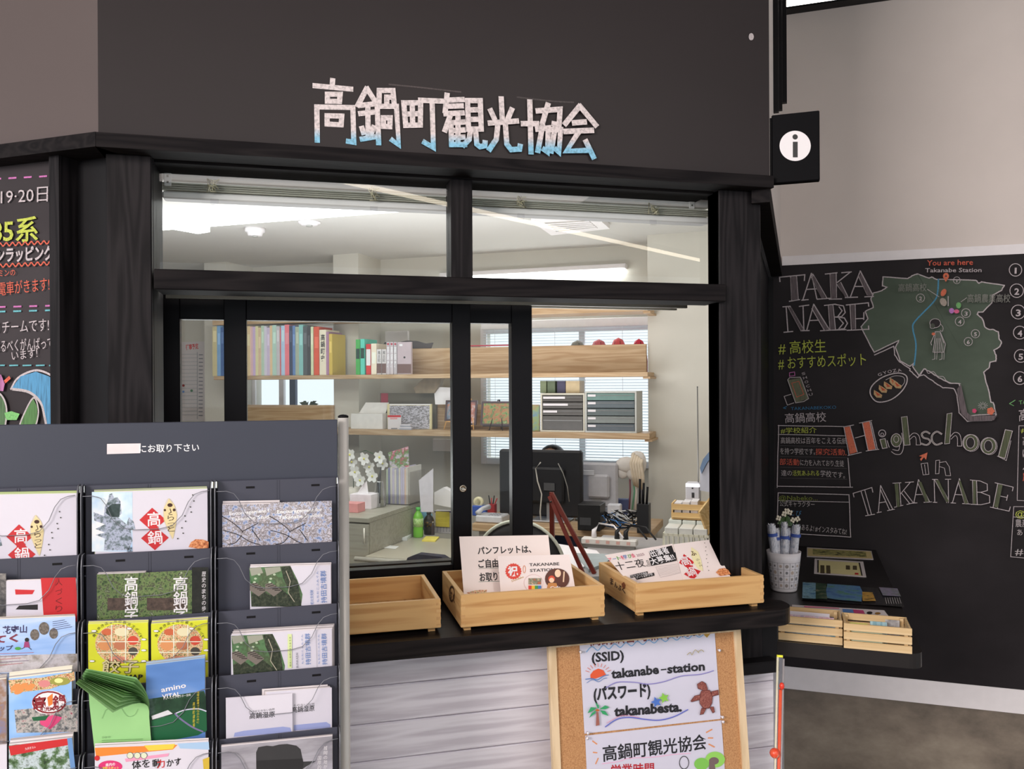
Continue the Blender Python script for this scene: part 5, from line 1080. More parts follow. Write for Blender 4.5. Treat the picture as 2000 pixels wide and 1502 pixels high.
flat('magazine', [(1567,1138),(1752,1152),(1767,1187),(1566,1172)], speckle('night_photo', [(26,26,32),(50,50,50),(40,40,60)], 10, 1.0, .25), 'glossy blue and black open magazine with curled edge on the side ledge', lambda ar: (ar.poly([(388,705),(500,712),(500,850),(384,845)], speckle('blue_art', [(60,110,150),(130,170,190),(40,80,90)], 40, 1.1)), ar.poly([(500,712),(590,720),(600,855),(500,850)], speckle('green_art', [(24,50,40),(50,80,60),(120,120,100)], 40, 1.0)), ar.poly([(600,720),(880,740),(905,790),(895,875),(700,860),(600,845),(590,780)], speckle('lagoon_art', [(50,90,150),(90,130,170),(80,130,80)], 22, 1.15)), ar.poly([(900,790),(990,795),(1020,870),(905,870)], speckle('gold_art', [(160,110,40),(200,160,80),(60,40,30)], 40, 1.1)), ar.poly([(1045,750),(1205,762),(1235,830),(1080,822)], speckle('garden_art', [(100,120,110),(140,130,160),(80,110,60)], 40, 1.1)), [ar.line([(1100+i*20,840),(1112+i*21,895)], 2, WH_) for i in range(7)]), wave=.004, cat='magazine')
flat('leaflet', [(1547,1181),(1727,1192),(1742,1212),(1547,1200)], PAPER, 'white leaflet with pink and blue pictures, partly under the slatted crates', lambda ar: (ar.poly([(730,925),(820,930),(830,960),(735,955)], ink(90,130,190)), ar.poly([(820,930),(910,938),(925,968),(830,962)], ink(190,70,120)), ar.disc(965,960,25,K_,12), ar.disc(1035,965,25,ink(150,110,50),10), ar.poly([(400,900),(700,918),(705,925),(400,912)], ink(220,120,150))), z=.001)
SLW = wood('crate_slat_wood', (214,188,146), (200,170,124), 'x', 7, .55, 1.1, .05)
def slat_crate(bl, br, tr, dpth, label, fill):
    a = toB(atH(*bl, LH)); b = toB(atH(*br, LH)); y0 = (a.y+b.y)/2; x0, x1 = a.x, b.x; H = atB(tr[0],tr[1],y0).z-LH; y1 = y0+dpth; t = .005
    o = thing('slatted_crate', ((x0+x1)/2,y0,LH), label, 'crate', frame='B'); z0 = LH+.0008
    hs = [(0,.30),(.36,.66),(.72,1)]
    for (h0, h1) in hs:
        for yy in (y0, y1-t): mb = MB(); mb.box((x0,yy,z0+H*h0),(x1,yy+t,z0+H*h1), SLW, .0008); mb.build('slat', o, 'B')
    for (h0, h1) in hs:
        for xx in (x0+.001, x1-t-.001): mb = MB(); mb.box((xx,y0+t,z0+H*h0),(xx+t,y1-t,z0+H*h1), SLW, .0008); mb.build('slat', o, 'B')
    for xx in (x0+t+.001, x1-2*t-.006):
        for yy in (y0+t, y1-t-.008): mb = MB(); mb.box((xx,yy,z0),(xx+.008,yy+.008,z0+H*.97), SLW); mb.build('corner_post', o, 'B')
    mb = MB(); mb.box((x0+t+.002,y0+t,z0),(x1-t-.002,y1-t,z0+.003), SLW); mb.build('bottom_panel', o, 'B')
    xs = [x0+.016, x1-.016]; n = len(fill)
    for i, (c, m, w0, w1) in enumerate(fill):
        hh = .84+.16*(i/n); m2_ = MB(); X0 = x0+.015+(x1-x0-.03)*w0; X1 = x0+.015+(x1-x0-.03)*w1; yy = y0+.014+i*(dpth-.03)/n
        m2_.prism([(X0,yy,z0+.0035),(X1,yy,z0+.0035),(X1,yy+.006,z0+H*hh),(X0,yy+.006,z0+H*hh)], (0,.0012,0), m)
        tag(m2_.build('leaflet', frame='B'), c, 'leaflet')
    return o
slat_crate((1520,1250),(1646,1262),(1644,1213), .095, 'left slatted light wood crate on the side ledge, partly behind the counter corner', [('blue and white leaflet at the front of the left slatted crate', speckle('blue_leaf', [(90,150,180),(200,210,216),(120,180,200)], 30), 0, 1),('pink floral leaflet in the middle of the left slatted crate', speckle('pink_leaf', [(190,110,140),(214,190,200),(90,110,170)], 40), .05, .98),('white leaflet at the back of the left slatted crate', CW, .02, .9)])
slat_crate((1648,1266),(1782,1279),(1782,1229), .10, 'right slatted light wood crate at the outer corner of the side ledge', [('pale green leaflet at the front of the right slatted crate', mat(190,206,180,.4), .02, .6),('yellow striped leaflet in the right slatted crate', speckle('yellow_leaf', [(206,206,110),(180,186,90)], 40), 0, .34),('teal striped leaflet in the right slatted crate', speckle('teal_leaf', [(90,140,160),(170,200,206)], 60, stretch=(3,1,.3)), .4, .72),('black and white leaflet at the back of the right slatted crate', speckle('bw_leaf', [(30,30,34),(200,198,200)], 20), .7, .97)])
# ================================================================ office behind the window (frame aligned with the left face)
DB, DP, DS = 5.30, 4.98, 4.75
HC = atB(1262,459,DP).z
xbl = -5.08; xbr = toB(Rc).x-.065
mb = MB(); P = [Vector((XL+.03,FY(ZP)+.135,0)), Vector((x1487,FY(ZP)+.135,0)), SO+d2*.17+n2*-.085, SO+d2*(L2+.1)+n2*-.085, bw((xbr,DB+.05,0)), bw((xbl,DB+.05,0)), bw((xbl,toB(cL).y+.09,0)), LP.w(-.05,0,-.11)]
mb.prism([Vector((p.x,p.y,HC)) for p in P], (0,0,.04), mat(196,194,190,.85,var=.015,sc=4,k=1.2)); struct(mb.build('ceiling_office'))
def bb(name, parent, x0, x1, y0, y1, z0, z1, m, bev=0):
    mb = MB(); mb.box((x0,y0,z0),(x1,y1,z1), m, bev); return mb.build(name, parent, 'B')
def px2(D, x, y): p = atB(x,y,D); return p.x, p.z
def rectwall(mb, D, th, X0, X1, Z0, Z1, holes, m):
    xs = sorted({X0,X1}|{h[0] for h in holes}|{h[1] for h in holes}); zs = sorted({Z0,Z1}|{h[2] for h in holes}|{h[3] for h in holes})
    for i in range(len(xs)-1):
        for j in range(len(zs)-1):
            cx_, cz_ = (xs[i]+xs[i+1])/2, (zs[j]+zs[j+1])/2
            if any(h[0] < cx_ < h[1] and h[2] < cz_ < h[3] for h in holes): continue
            mb.box((xs[i],D,zs[j]),(xs[i+1],D+th,zs[j+1]), m)
wa = (*[px2(DB,x,700)[0] for x in (952,1300)], px2(DB,950,893)[1], px2(DB,950,652)[1])
wbb = (*[px2(DB,x,700)[0] for x in (501,690)], px2(DB,600,818)[1], px2(DB,600,650)[1])
mb = MB(); rectwall(mb, DB, .06, xbl, xbr, 0, HC, [wa,wbb], OFFW); struct(mb.build('wall_back', frame='B'))
struct(bb('wall_office_left', None, xbl-.05, xbl, toB(cL).y+.1, DB, 0, HC, OFFW))
struct(bb('wall_office_right', None, xbr, xbr+.05, toB(Rc).y+.07, DB, 0, HC, OFFW))
for a, b, n_ in ((399,441,1),(651,700,2),(1265,1530,3)):
    x0 = px2(DP,a,600)[0]; x1 = px2(DP,b,600)[0] if n_ < 3 else xbr
    struct(bb('wall_pillar_%d' % n_, None, x0, x1, DP, DB, 0, HC, OFFW))
# windows of the back wall
OUT = glass('outer_glass', .05)
def bwin(nm, h, mull, tint=None):
    t = thing(nm, ((h[0]+h[1])/2,DB,h[2]), None, None, frame='B', kind='structure'); f = .045
    for q in ((h[0]-f,h[0],h[2]-f,h[3]+f),(h[1],h[1]+f,h[2]-f,h[3]+f),(h[0],h[1],h[3],h[3]+f),(h[0],h[1],h[2]-f,h[2])):
        bb('window_frame', t, q[0], q[1], DB-.02, DB+.0, q[2], q[3], WHITE, .003)
    for x, w_, m in mull: bb('mullion', t, x-w_, x+w_, DB+.02, DB+.05, h[2], h[3], m)
    bb('glass_pane', t, h[0], h[1], DB+.032, DB+.036, h[2], h[3], OUT)
    return t
w2 = bwin('window_2', wa, [(px2(DB,1135,700)[0],.02,WHITE)])
w3 = bwin('window_3', wbb, [(px2(DB,546,760)[0],.02,WHITE),(px2(DB,568,760)[0],.025,mat(50,60,90,.4)),])
bld = thing('venetian_blind', ((wa[0]+wa[1])/2,DB-.07,wa[2]), 'white venetian blind lowered over the back window behind the shelves', 'blind', frame='B')
zt_ = px2(DB-.05,1100,640)[1]; bb('head_rail', bld, wa[0]-.02, wa[1], DB-.075, DB-.035, zt_, zt_+.055, CREAM, .004)
ns = 46; SLM, _t, _p = newmat('blind_slat'); _p.inputs['Base Color'].default_value = (.85,.88,.88,1); _tb = _t.nodes.new('ShaderNodeBsdfTranslucent'); _tb.inputs[0].default_value = (.9,.95,.97,1); _mx = _t.nodes.new('ShaderNodeMixShader'); _mx.inputs[0].default_value = .85; _t.links.new(_p.outputs[0], _mx.inputs[1]); _t.links.new(_tb.outputs[0], _mx.inputs[2]); _t.links.new(_mx.outputs[0], _t.nodes['Material Output'].inputs[0])
sm = None
for i in range(ns):
    z = wa[2]+.02+(zt_-wa[2]-.03)*i/(ns-1)
    if sm is None:
        mb = MB(); mb.prism([(wa[0]-.01,DB-.066,z-.0012),(wa[0]-.01,DB-.044,z+.002),(wa[0]-.01,DB-.044,z+.0028),(wa[0]-.01,DB-.066,z-.0004)], (wa[1]-wa[0],0,0), SLM); sm = mb.build('slat', bld, 'B'); z0_ = z
    else:
        c = sm.copy(); C.objects.link(c); c.location.z += z-z0_
for x in (wa[0]+.08, wa[0]+.5, wa[0]+.95): mb = MB(); mb.tube([(x,DB-.068,wa[2]),(x,DB-.068,zt_)], .0012, CREAM, 5); mb.build('cord', bld, 'B')
# shelves
def shelf(x0p, x1p, yt, ybm, xr, label, Dback=DB-.02, panel=None):
    a = px2(DS,x0p,700)[0]; b = px2(DS,x1p,700)[0]; zt = atB(xr,yt,DS).z; zb_ = atB(xr,ybm,DS).z
    t = thing('wall_shelf', ((a+b)/2,DS,zb_), label, 'shelf', frame='B')
    bb('shelf_board', t, a, b, DS, DP-.001, zb_, zt, OAK, .002)
    if panel:
        pa = px2(DP-.03,panel[0],700)[0]; pb = px2(DP-.03,panel[1],700)[0]; bb('back_panel', t, pa, pb, DP-.03, DP-.002, zt+.0002, atB((panel[0]+panel[1])/2,panel[2],DP-.03).z, OAK, .001)
    bb('end_bracket', t, b-.03, b+.012, DS+.01, DP-.001, zb_-.012, zb_-.0002, OAK)
    return a, b, zt
shelf(415,1266,592,611,1150,'oak wall shelf highest on the office wall, just under the transom bar', panel=(1010,1262,588))
_,_,ZM = shelf(417,1265,732,740,700,'middle oak wall shelf carrying the rows of books', panel=(746,1262,677))
_,_,ZL = shelf(470,1268,841,852.5,880,'lower oak wall shelf with frames and letter tray units', panel=(746,1052,790))
x0_ = px2(DP-.03,482,700)[0]; x1_ = px2(DP-.03,650,700)[0]
pnl = bb('shelf_panel', None, x0_, x1_, DP-.03, DP-.01, ZL+.0005, atB(560,791,DP-.03).z, OAK); tag(pnl, 'oak board standing on the lower shelf under the left office window', 'board')
# books
BKC = [(415,424,638,(196,184,140)),(424,431,636,(120,160,200)),(431,438,640,(70,100,150)),(482,489,637,(214,190,150)),(489,494,638,(216,178,180)),(494,499,638,(196,170,206)),(499,504,637,(214,206,160)),(504,510,640,(206,180,150)),(510,516,636,(178,200,180)),(516,521,637,(206,200,214)),(521,527,640,(196,180,206)),(527,532,636,(220,190,150)),(532,540,635,(176,204,190)),(540,546,637,(190,186,190)),(546,549,640,(206,80,80)),(549,556,636,(170,196,220)),(556,565,634,(226,120,130)),(565,571,636,(60,66,90)),(571,577,636,(100,130,180)),(577,584,638,(160,170,150)),(584,592,634,(130,184,180)),(592,600,638,(80,84,88)),(600,606,636,(60,60,64)),(606,612,638,(206,214,176)),(613,623,638,(206,84,60)),(624,637,644,(222,212,190)),(637,642,648,(160,120,150)),(642,649,652,(196,170,80)),
 (695,703,663,(70,160,80)),(704,712,662,(90,190,170)),(715,724,672,(196,50,50)),(725,735,671,(222,210,190)),(736,745,682,(200,196,196)),(746,754,682,(196,190,190)),(755,761,668,(180,170,176)),(762,768,668,(186,176,180)),(769,775,668,(176,168,172))]
cn = {}
def cname(c):
    r, g, b = c; mx = max(c); mn = min(c)
    if mx-mn < 22: return 'dark grey' if mx < 110 else ('grey' if mx < 185 else 'white')
    if r == mx and g > b+25 and g > r*.8: return 'cream' if mx-mn < 60 else 'yellow'
    if r == mx: return 'tan' if g > b+10 and mx-mn < 75 else ('red' if mx-mn > 90 else 'pink')
    if g == mx: return 'teal' if b > r+20 else 'green'
    return 'purple' if r > g+10 else 'blue'
NM = ['%s %s' % ('thick' if q[1]-q[0] > 8 else 'thin', cname(q[3])) for q in BKC]
for i, (x0, x1, yt, c) in enumerate(BKC):
    D = DS+.012+random.uniform(0,.01); a = px2(D,x0,700)[0]; b = px2(D,x1,700)[0]; zt = atB((x0+x1)/2,yt,D).z; z0 = ZM+.0006
    nl = {0:'the shelf end',3:'the sash stile',28:'the pillar'}.get(i, 'the '+NM[i-1].split()[1]); nr = {2:'the sash stile',27:'the pillar'}.get(i, 'the '+NM[i+1].split()[1] if i+1 < len(NM) else 'the facing mauve') 
    nl2 = ' after the '+NM[i-2].split()[1] if i > 4 and i not in (28,29) else ''
    lb = '%s book between %s%s and %s one, middle shelf' % (NM[i], nl, nl2, nr) if nr[4:] in [q.split()[1] for q in NM] or 'mauve' in nr else '%s book between %s one and %s, middle shelf' % (NM[i], nl, nr)
    o = thing('book', ((a+b)/2,D,z0), lb, 'book', 'books on the middle office shelf', 'B'); cm = mat(*c,.5,k=1.2,var=.03)
    g = .0012; dp = .17; mb = MB(); mb.box((a,D,z0),(b,D+.003,zt), cm); mb.box((a,D+.003,z0),(a+g,D+dp,zt), cm); mb.box((b-g,D+.003,z0),(b,D+dp,zt), cm); mb.build('cover', o, 'B')
    mb = MB(); mb.box((a+g,D+.004,z0+.002),(b-g,D+dp-.003,zt-.003), PAPER); mb.build('pages', o, 'B')
    if x1-x0 > 5:
        pl = Plane(b2*D, -b2, b1); ar = Art(pl, base=.0004)
        if x0 == 624: ar.vtext('高鍋町史', (x0+x1)/2, yt+8, yt+62, 8, K_, .02)
        elif x0 in (695,704): ar.rect(x0+.5,yt+18,x1-.5,yt+38,ink(30,60,50)); 
        elif x0 == 715: ar.rect(x0+.5,yt+10,x1-.5,yt+42,WH_)
        elif x0 in (736,746): ar.rect(x0,yt+28,x1,729,ink(110,84,80)); ar.vtext('風土記', (x0+x1)/2, yt+3, yt+25, 5, K_)
        elif x0 in (755,762,769): ar.vtext('高鍋藩', (x0+x1)/2, yt+8, yt+50, 4.5, WH_, .02); ar.disc((x0+x1)/2,yt+4,2,ink(170,40,60))
        else: ar.rect(x0+1.4,yt+8+(i*7)%13,x1-1.4,yt+30+(i*7)%13,ink(*[min(255,v+30) for v in c]))
        ar.build('spine_print', o)
D = DS+.02; a = px2(D,776,700)[0]; b = px2(D,803,700)[0]; o = bb('book', None, a, b, D, D+.02, ZM+.0006, atB(790,668,D).z, mat(176,160,166,.5,k=1.2)); tag(o, 'mauve book facing forward with a brown lower band at the right end of the books', 'book')
ar = Art(Plane(b2*D, -b2, b1)); ar.rect(776,711,803,729,ink(110,84,80)); ar.rect(780,672,786,676,WH_); ar.disc(790,698,2,K_); ar.build('cover_print', o)
# dark fish ornament, helmets behind the mid shelf panel
def silo(name, D, pts_, th, m, label, cat):
    mb = MB(); mb.prism([atB(x,y,D) for x,y in pts_], (0,th,0), m); return tag(mb.build(name, frame='B'), label, cat)
silo('fish_ornament', DP-.008, [(746,676),(752,668),(762,672),(775,676),(780,668),(795,665),(815,666),(832,671),(846,669),(842,680),(846,700),(746,700)], .006, mat(70,64,64,.6), 'dark fish shaped ornament behind the books on the middle shelf', 'ornament')
for x, yt, w_, c, s in ((1128,664,22,(120,122,116),'grey'),(1170,662,22,(196,100,110),'faded red'),(1208,659,20,(210,90,96),'bright red, tallest'),(1248,661,17,(206,50,76),'crimson, nearest the right end')):
    D = DP-.0005; p = atB(x,700,D+.07); zt = atB(x,yt,D+.07).z; r = w_/2*.0042; h_ = zt-ZM-.002
    o = thing('helmet', (p.x,D+.07,ZM), '%s vented helmet behind the oak panel of the middle shelf' % s, 'helmet', 'helmets behind the shelf panel', 'B'); m = mat(*c,.35,k=1.1)
    mb = MB(); mb.lathe((p.x,D+.07,ZM+.0006), [(r*1.5,0),(r*1.5,h_*.35),(r*1.25,h_*.7),(r*.7,h_*.93),(.0001,h_)], m, 16); mb.build('shell', o, 'B')
    for q in (-1,0,1):
        mb = MB(); mb.tube([(p.x+q*r*.45,D+.07-r*.92,ZM+h_*.76),(p.x+q*r*.36,D+.07-r*.62,ZM+h_*.90)], .003, mat(30,20,22,.6,k=1.0), 6); mb.build('vent', o, 'B')
mb = MB(); a = atB(918,676,DP-.001); b = atB(1000,676,DP-.001); mb.box((a.x,DP-.002,a.z-.002),(b.x,DP+.03,a.z+.005), mat(176,50,70,.5)); tag(mb.build('red_folder', frame='B'), 'flat crimson folder edge lying on top of the middle shelf panel', 'folder')
# wall items
def slabpx(name, D, x0, y0, x1, y1, dp, m, label, cat, bev=.002, group=None):
    a = atB(x0,y1,D); b = atB(x1,y0,D); mb = MB(); mb.box((a.x,D,a.z),(b.x,D+dp,b.z), m, bev); return tag(mb.build(name, frame='B'), label, cat, group)
cal = slabpx('wall_calendar', DB-.004, 352, 667, 400, 822, .0035, PAPER, 'tall white wall schedule with red heading beside the left pillar in the office', 'calendar', 0)
ar = Art(Plane(b2*(DB-.004), -b2, b1)); ar.text('行事予定', (363,683), (388,680), 10, ink(210,80,80), .03)
for i in range(17): ar.line([(352,692+i*7.4),(386,691.5+i*7.4)], .7, ink(170,170,176)); ar.line([(389,693+i*7.4),(396,693+i*7.4)], 1.6, ink(130,130,140))
ar.line([(386,688),(386,818)], 1, ink(150,150,156)); ar.disc(359,753,2.5,ink(150,60,60)); ar.disc(375,763,2.5,ink(60,120,80)); ar.disc(359,765,2.2,ink(110,150,210)); ar.build('printed_schedule', cal)
slabpx('wall_box', DB-.03, 752, 646, 796, 669, .03, WHITE, 'white rectangular box on the back wall above the middle shelf', 'box')
slabpx('air_vent', DB-.03, 845, 858, 889, 881, .03, WHITE, 'white vent box on the back wall below the lower shelf', 'vent')
# ceiling fixtures
LUM = emit('fluorescent', (.96,1,1), 7)
def tubelamp(p0, p1, w_, label):
    a = atH(*p0, HC-.06); b = atH(*p1, HC-.06); d = (b-a).normalized(); n_ = Vector((-d.y,d.x,0))*w_
    t = thing('ceiling_lamp', (a+b)/2, label, 'lamp'); 
    mb = MB(); mb.prism([a+n_,b+n_,b-n_,a-n_], (0,0,.035), LUM); mb.build('diffuser', t)
    mb = MB(); mb.prism([a+n_*.8-d*.01+Z*.0355,b+n_*.8+d*.01+Z*.0355,b-n_*.8+d*.01+Z*.0355,a-n_*.8-d*.01+Z*.0355], (0,0,.024), WHITE); mb.build('housing', t)
tubelamp((230,452), (795,408), .055, 'long bright ceiling lamp crossing the left transom pane')
tubelamp((250,428), (398,455), .05, 'bright ceiling lamp ending at the left edge of the left transom pane')
DLM = DB-.07; pa_ = atB(860,541,DLM); pb_ = atB(1216,529,DLM); zl_ = atB(1216,533,DLM).z
tl3 = thing('wall_lamp', ((pa_.x+pb_.x)/2,DLM,zl_), 'bright linear wall lamp just above the transom bar in the right pane', 'lamp', frame='B')
bb('diffuser', tl3, pa_.x, pb_.x, DLM, DLM+.05, zl_, zl_+.03, LUM, .006); bb('housing', tl3, pa_.x-.01, pb_.x+.02, DLM+.002, DB-.0005, zl_+.0305, zl_+.062, WHITE, .004)
# ceiling cassette
q = [atH(*p, HC-.03) for p in ((1037,432),(1166,425),(1191,447),(1077,460))]
t = thing('ceiling_vent', sum(q, Vector())/4, 'square white ceiling air vent with a grey grille seen through the right transom pane', 'vent')
mb = MB(); mb.prism(q, (0,0,.029), WHITE); mb.build('frame', t)
cq = sum(q, Vector())/4; g = [cq+(p-cq)*.68-Z*.001 for p in q]; mb = MB(); mb.prism(g, (0,0,.0009), mat(150,146,138,.7)); mb.build('grille', t)
for i in range(5):
    a = g[0].lerp(g[3],(i+.5)/5); b = g[1].lerp(g[2],(i+.5)/5); e = (g[3]-g[0])*.03; mb = MB(); mb.prism([a-e,b-e,b+e,a+e], (0,0,-.004), WHITE); mb.build('slat', t)
for x, y, r, s in ((498,452,.055,'round white smoke detector on the office ceiling'),(604,440,.06,'flat round ceiling fitting beside the long lamp')):
    p = atH(x,y,HC-.02); t = thing('smoke_detector', p, s, 'detector'); hh = .045 if r < .058 else .02
    mb = MB(); mb.lathe((p.x,p.y,HC-.0005), [(r,0),(r,-hh*.5),(r*.8,-hh*.6),(r*.7,-hh),(.0001,-hh)], WHITE, 24); mb.build('body', t)
    mb = MB(); mb.lathe((p.x,p.y,HC-hh-.0005), [(r*.3,0),(r*.3,-.006),(.0001,-.007)], mat(150,150,146), 16); mb.build('sensor', t)
# rolled-up blind at the window head
BZ = 1.88; zbt1 = atF(860,381,BZ).z; zbt2 = atF(860,408,BZ).z; bx0 = atF(312,400,BZ).x; bx1 = atF(1390,400,BZ).x
bl = thing('raised_blind', ((bx0+bx1)/2,FY(BZ),zbt2), 'cream blind fully raised behind the transom panes, tied with cords', 'blind')
mb = MB(); mb.box((bx0,FY(BZ),zbt1+.004),(bx1,FY(BZ)+.05,gT+.10), CREAM, .004); mb.build('head_rail', bl)
nsl = 8
for i in range(nsl):
    z = zbt2+.014+(zbt1-zbt2-.014)*i/nsl; mb = MB(); mb.box((bx0+.004,FY(BZ)+.006+(i%2)*.003,z),(bx1-.004,FY(BZ)+.036,z+(zbt1-zbt2-.014)/nsl*.62), mat(176,176,164,.5,var=.02)); mb.build('slat', bl)
mb = MB(); mb.box((bx0+.004,FY(BZ)+.004,zbt2-.004),(bx1-.004,FY(BZ)+.04,zbt2+.011), CREAM, .003); mb.build('bottom_rail', bl)
for x in (419,730,1017,1275):
    p = atF(x,395,BZ); random.seed(x); mb = MB(); P = []
    for k in range(26): P.append((p.x+random.uniform(-.014,.014), FY(BZ)-.004-random.uniform(0,.008), zbt2+.012+random.uniform(-.004,.028)))
    mb.tube(P, .0011, mat(212,208,180,.6,k=1.2), 5); mb.build('cord_bundle', bl)
    mb = MB(); mb.box((p.x-.008,FY(BZ)-.004,zbt2-.014),(p.x+.008,FY(BZ)+.002,zbt2-.002), CLR); mb.build('clear_clip', bl)
for x, y in ((329,345),(1351,392)):
    p = atF(x,y,BZ); mb = MB(); mb.box((p.x-.008,FY(BZ)-.004,p.z-.02),(p.x+.006,FY(BZ)-.0005,p.z+.02), CREAM, .001)
    for k in (-1,0,1): mb.box((p.x-.003,FY(BZ)-.005,p.z+k*.012-.002),(p.x+.001,FY(BZ)-.0035,p.z+k*.012+.002), mat(90,90,80))
    mb.build('end_bracket', bl)
# ---- lower shelf objects
def onshelf(name, x0, x1, yt, dp, m, label, cat, D=None, z0=None, group=None, bev=.001):
    D = D or DS+.03; z0 = z0 or ZL+.0006; a = px2(D,x0,800)[0]; b = px2(D,x1,800)[0]; mb = MB(); mb.box((a,D,z0),(b,D+dp,atB((x0+x1)/2,yt,D).z), m, bev); return tag(mb.build(name, frame='B'), label, cat, group), a, b
o, a, b = onshelf('paper_box', 685, 747, 808, .1, mat(206,202,198,.6,k=1.25), 'white paper box with its flap raised at the left of the lower shelf', 'box')
mb = MB(); z = atB(716,808,DS+.03).z; mb.prism([(a+.01,DS+.12,z),(b-.03,DS+.13,z),(b-.015,DS+.15,z+.07),(a+.045,DS+.15,z+.07)], (0,.002,0), mat(206,202,198,.6,k=1.25)); mb.build('raised_flap', o, 'B')
o, a, b = onshelf('framed_photo', 756, 843, 789, .012, mat(190,180,140,.4), 'framed grey photo in crinkled plastic leaning on the lower shelf', 'picture', D=DS+.08)
pl = Plane(b2*(DS+.08), -b2, b1); ar = Art(pl); ar.rect(761,792,839,838,speckle('crinkled', [(120,116,120),(200,196,206),(90,86,84),(230,226,232)], 40, 1.1, .15, (1,1,2.5))); ar.rect(761,789,841,791,WH_); ar.build('picture_print', o)
o, a, b = onshelf('display_card', 757, 783, 811, .006, PAPER, 'small white display card with a red top in front of the framed photo', 'card', D=DS+.03)
ar = Art(Plane(b2*(DS+.03), -b2, b1)); ar.rect(757,811,783,815,RD_); ar.rect(762,816,776,819,ink(214,150,150)); ar.rect(764,836,776,838,ink(120,120,124)); ar.build('card_print', o)
for i in range(5):
    o, a, b = onshelf('leaflet_bundle', 779+i, 806+i, 847-i*3.6, .05, mat(176+i*6,174,180,.5), 'thin leaflet in the small pile before the framed photo', 'leaflet', D=DS+.004+i*.001, z0=ZL+.0006+i*.0095, group='leaflets piled on the lower shelf') if False else (None,0,0)
mb = MB(); p = atB(780,846,DS+.005)
for i in range(4):
    mb = MB(); mb.box((p.x+i*.003,DS+.003,ZL+.0006+i*.009),(p.x+.085-i*.002,DS+.022,ZL+.0086+i*.009), (mat(150,150,160,.5),mat(196,190,196,.5))[i%2]); tag(mb.build('folded_leaflet', frame='B'), 'folded grey leaflet in the small pile before the framed photo', 'leaflet', 'leaflets piled on the lower shelf')
o, a, b = onshelf('long_case', 742, 852, 768, .02, mat(88,82,70,.6), 'long dark olive case with a red patch behind the framed photo', 'case', D=DP-.055)
ar = Art(Plane(b2*(DP-.055), -b2, b1)); ar.rect(744,768,758,787,ink(150,50,66)); ar.build('red_patch', o)
silo('leaning_bag', DS+.1, [(812,768),(808,758),(820,745),(828,739),(862,739),(858,752),(846,768)], .05, mat(112,98,80,.7,var=.2), 'brown bag hanging crookedly under the middle shelf', 'bag')
silo('paper_roll', DS+.13, [(848,766),(858,756),(895,758),(895,790),(850,790)], .04, WHITE, 'white rolled sheet behind the small easels', 'roll')
def frame_easel(x0, x1, yt, yb, fc, pm, ec, label, D):
    a = atB(x0,yb,D); b = atB(x1,yt,D); t = thing('picture_on_easel', ((a.x+b.x)/2,D,ZL), label, 'picture', frame='B'); z0, z1 = a.z, b.z; f = .012; tl_ = .02
    def P3(x, z, o=0): return (x, D+(z-z0)*.18+o, z)
    for q in ((a.x,a.x+f,z0,z1),(b.x-f,b.x,z0,z1),(a.x+f,b.x-f,z1-f,z1),(a.x+f,b.x-f,z0,z0+f)):
        mb = MB(); mb.prism([P3(q[0],q[2]),P3(q[1],q[2]),P3(q[1],q[3]),P3(q[0],q[3])], (0,.012,0), fc); mb.build('frame_bar', t, 'B')
    mb = MB(); mb.prism([P3(a.x+f,z0+f,.004),P3(b.x-f,z0+f,.004),P3(b.x-f,z1-f,.004),P3(a.x+f,z1-f,.004)], (0,.004,0), pm); mb.build('picture', t, 'B')
    cxx = (a.x+b.x)/2
    for s in (-1,1): mb = MB(); mb.tube([(cxx+s*.005,D+.05,z1+.01),(cxx+s*.045,D-.008,ZL+.003)], .003, ec, 6); mb.build('easel_leg', t, 'B')
    mb = MB(); mb.tube([(cxx,D+.05,z1+.01),(cxx,D+.09,ZL+.003)], .003, ec, 6); mb.build('easel_leg', t, 'B')
    mb = MB(); mb.box((a.x+.02,D-.012,z0-.006),(b.x-.02,D+.012,z0-.0005), ec); mb.build('easel_rest', t, 'B')
DKF = mat(70,56,60,.5); EB = mat(40,34,36,.5,k=1.0); EW = mat(206,160,100,.5)
frame_easel(868, 893, 782, 822, DKF, speckle('blue_painting', [(60,80,110),(130,140,150),(190,110,70)], 25, 1.1), EW, 'dark framed small picture on a light wooden easel on the lower shelf', DS+.06)
frame_easel(897, 929, 782, 830, DKF, speckle('red_painting', [(110,110,130),(170,100,80),(200,196,200)], 25, 1.1), EW, 'dark framed picture mostly hidden behind the front sash stile', DS+.065)
frame_easel(938, 1001, 784, 831, DKF, speckle('field_painting', [(60,100,60),(120,150,90),(176,110,80),(84,120,70),(150,160,110)], 26, 1.1), EB, 'dark framed flower field painting on a black easel between the sash stiles', DS+.05)
onshelf('postcard_frame', 1040, 1053, 792, .012, speckle('postcard', [(90,130,180),(140,160,110),(190,100,90)], 14, 1.1), 'narrow blue and green picture leaning left of the letter tray unit', 'picture', D=DS+.05)
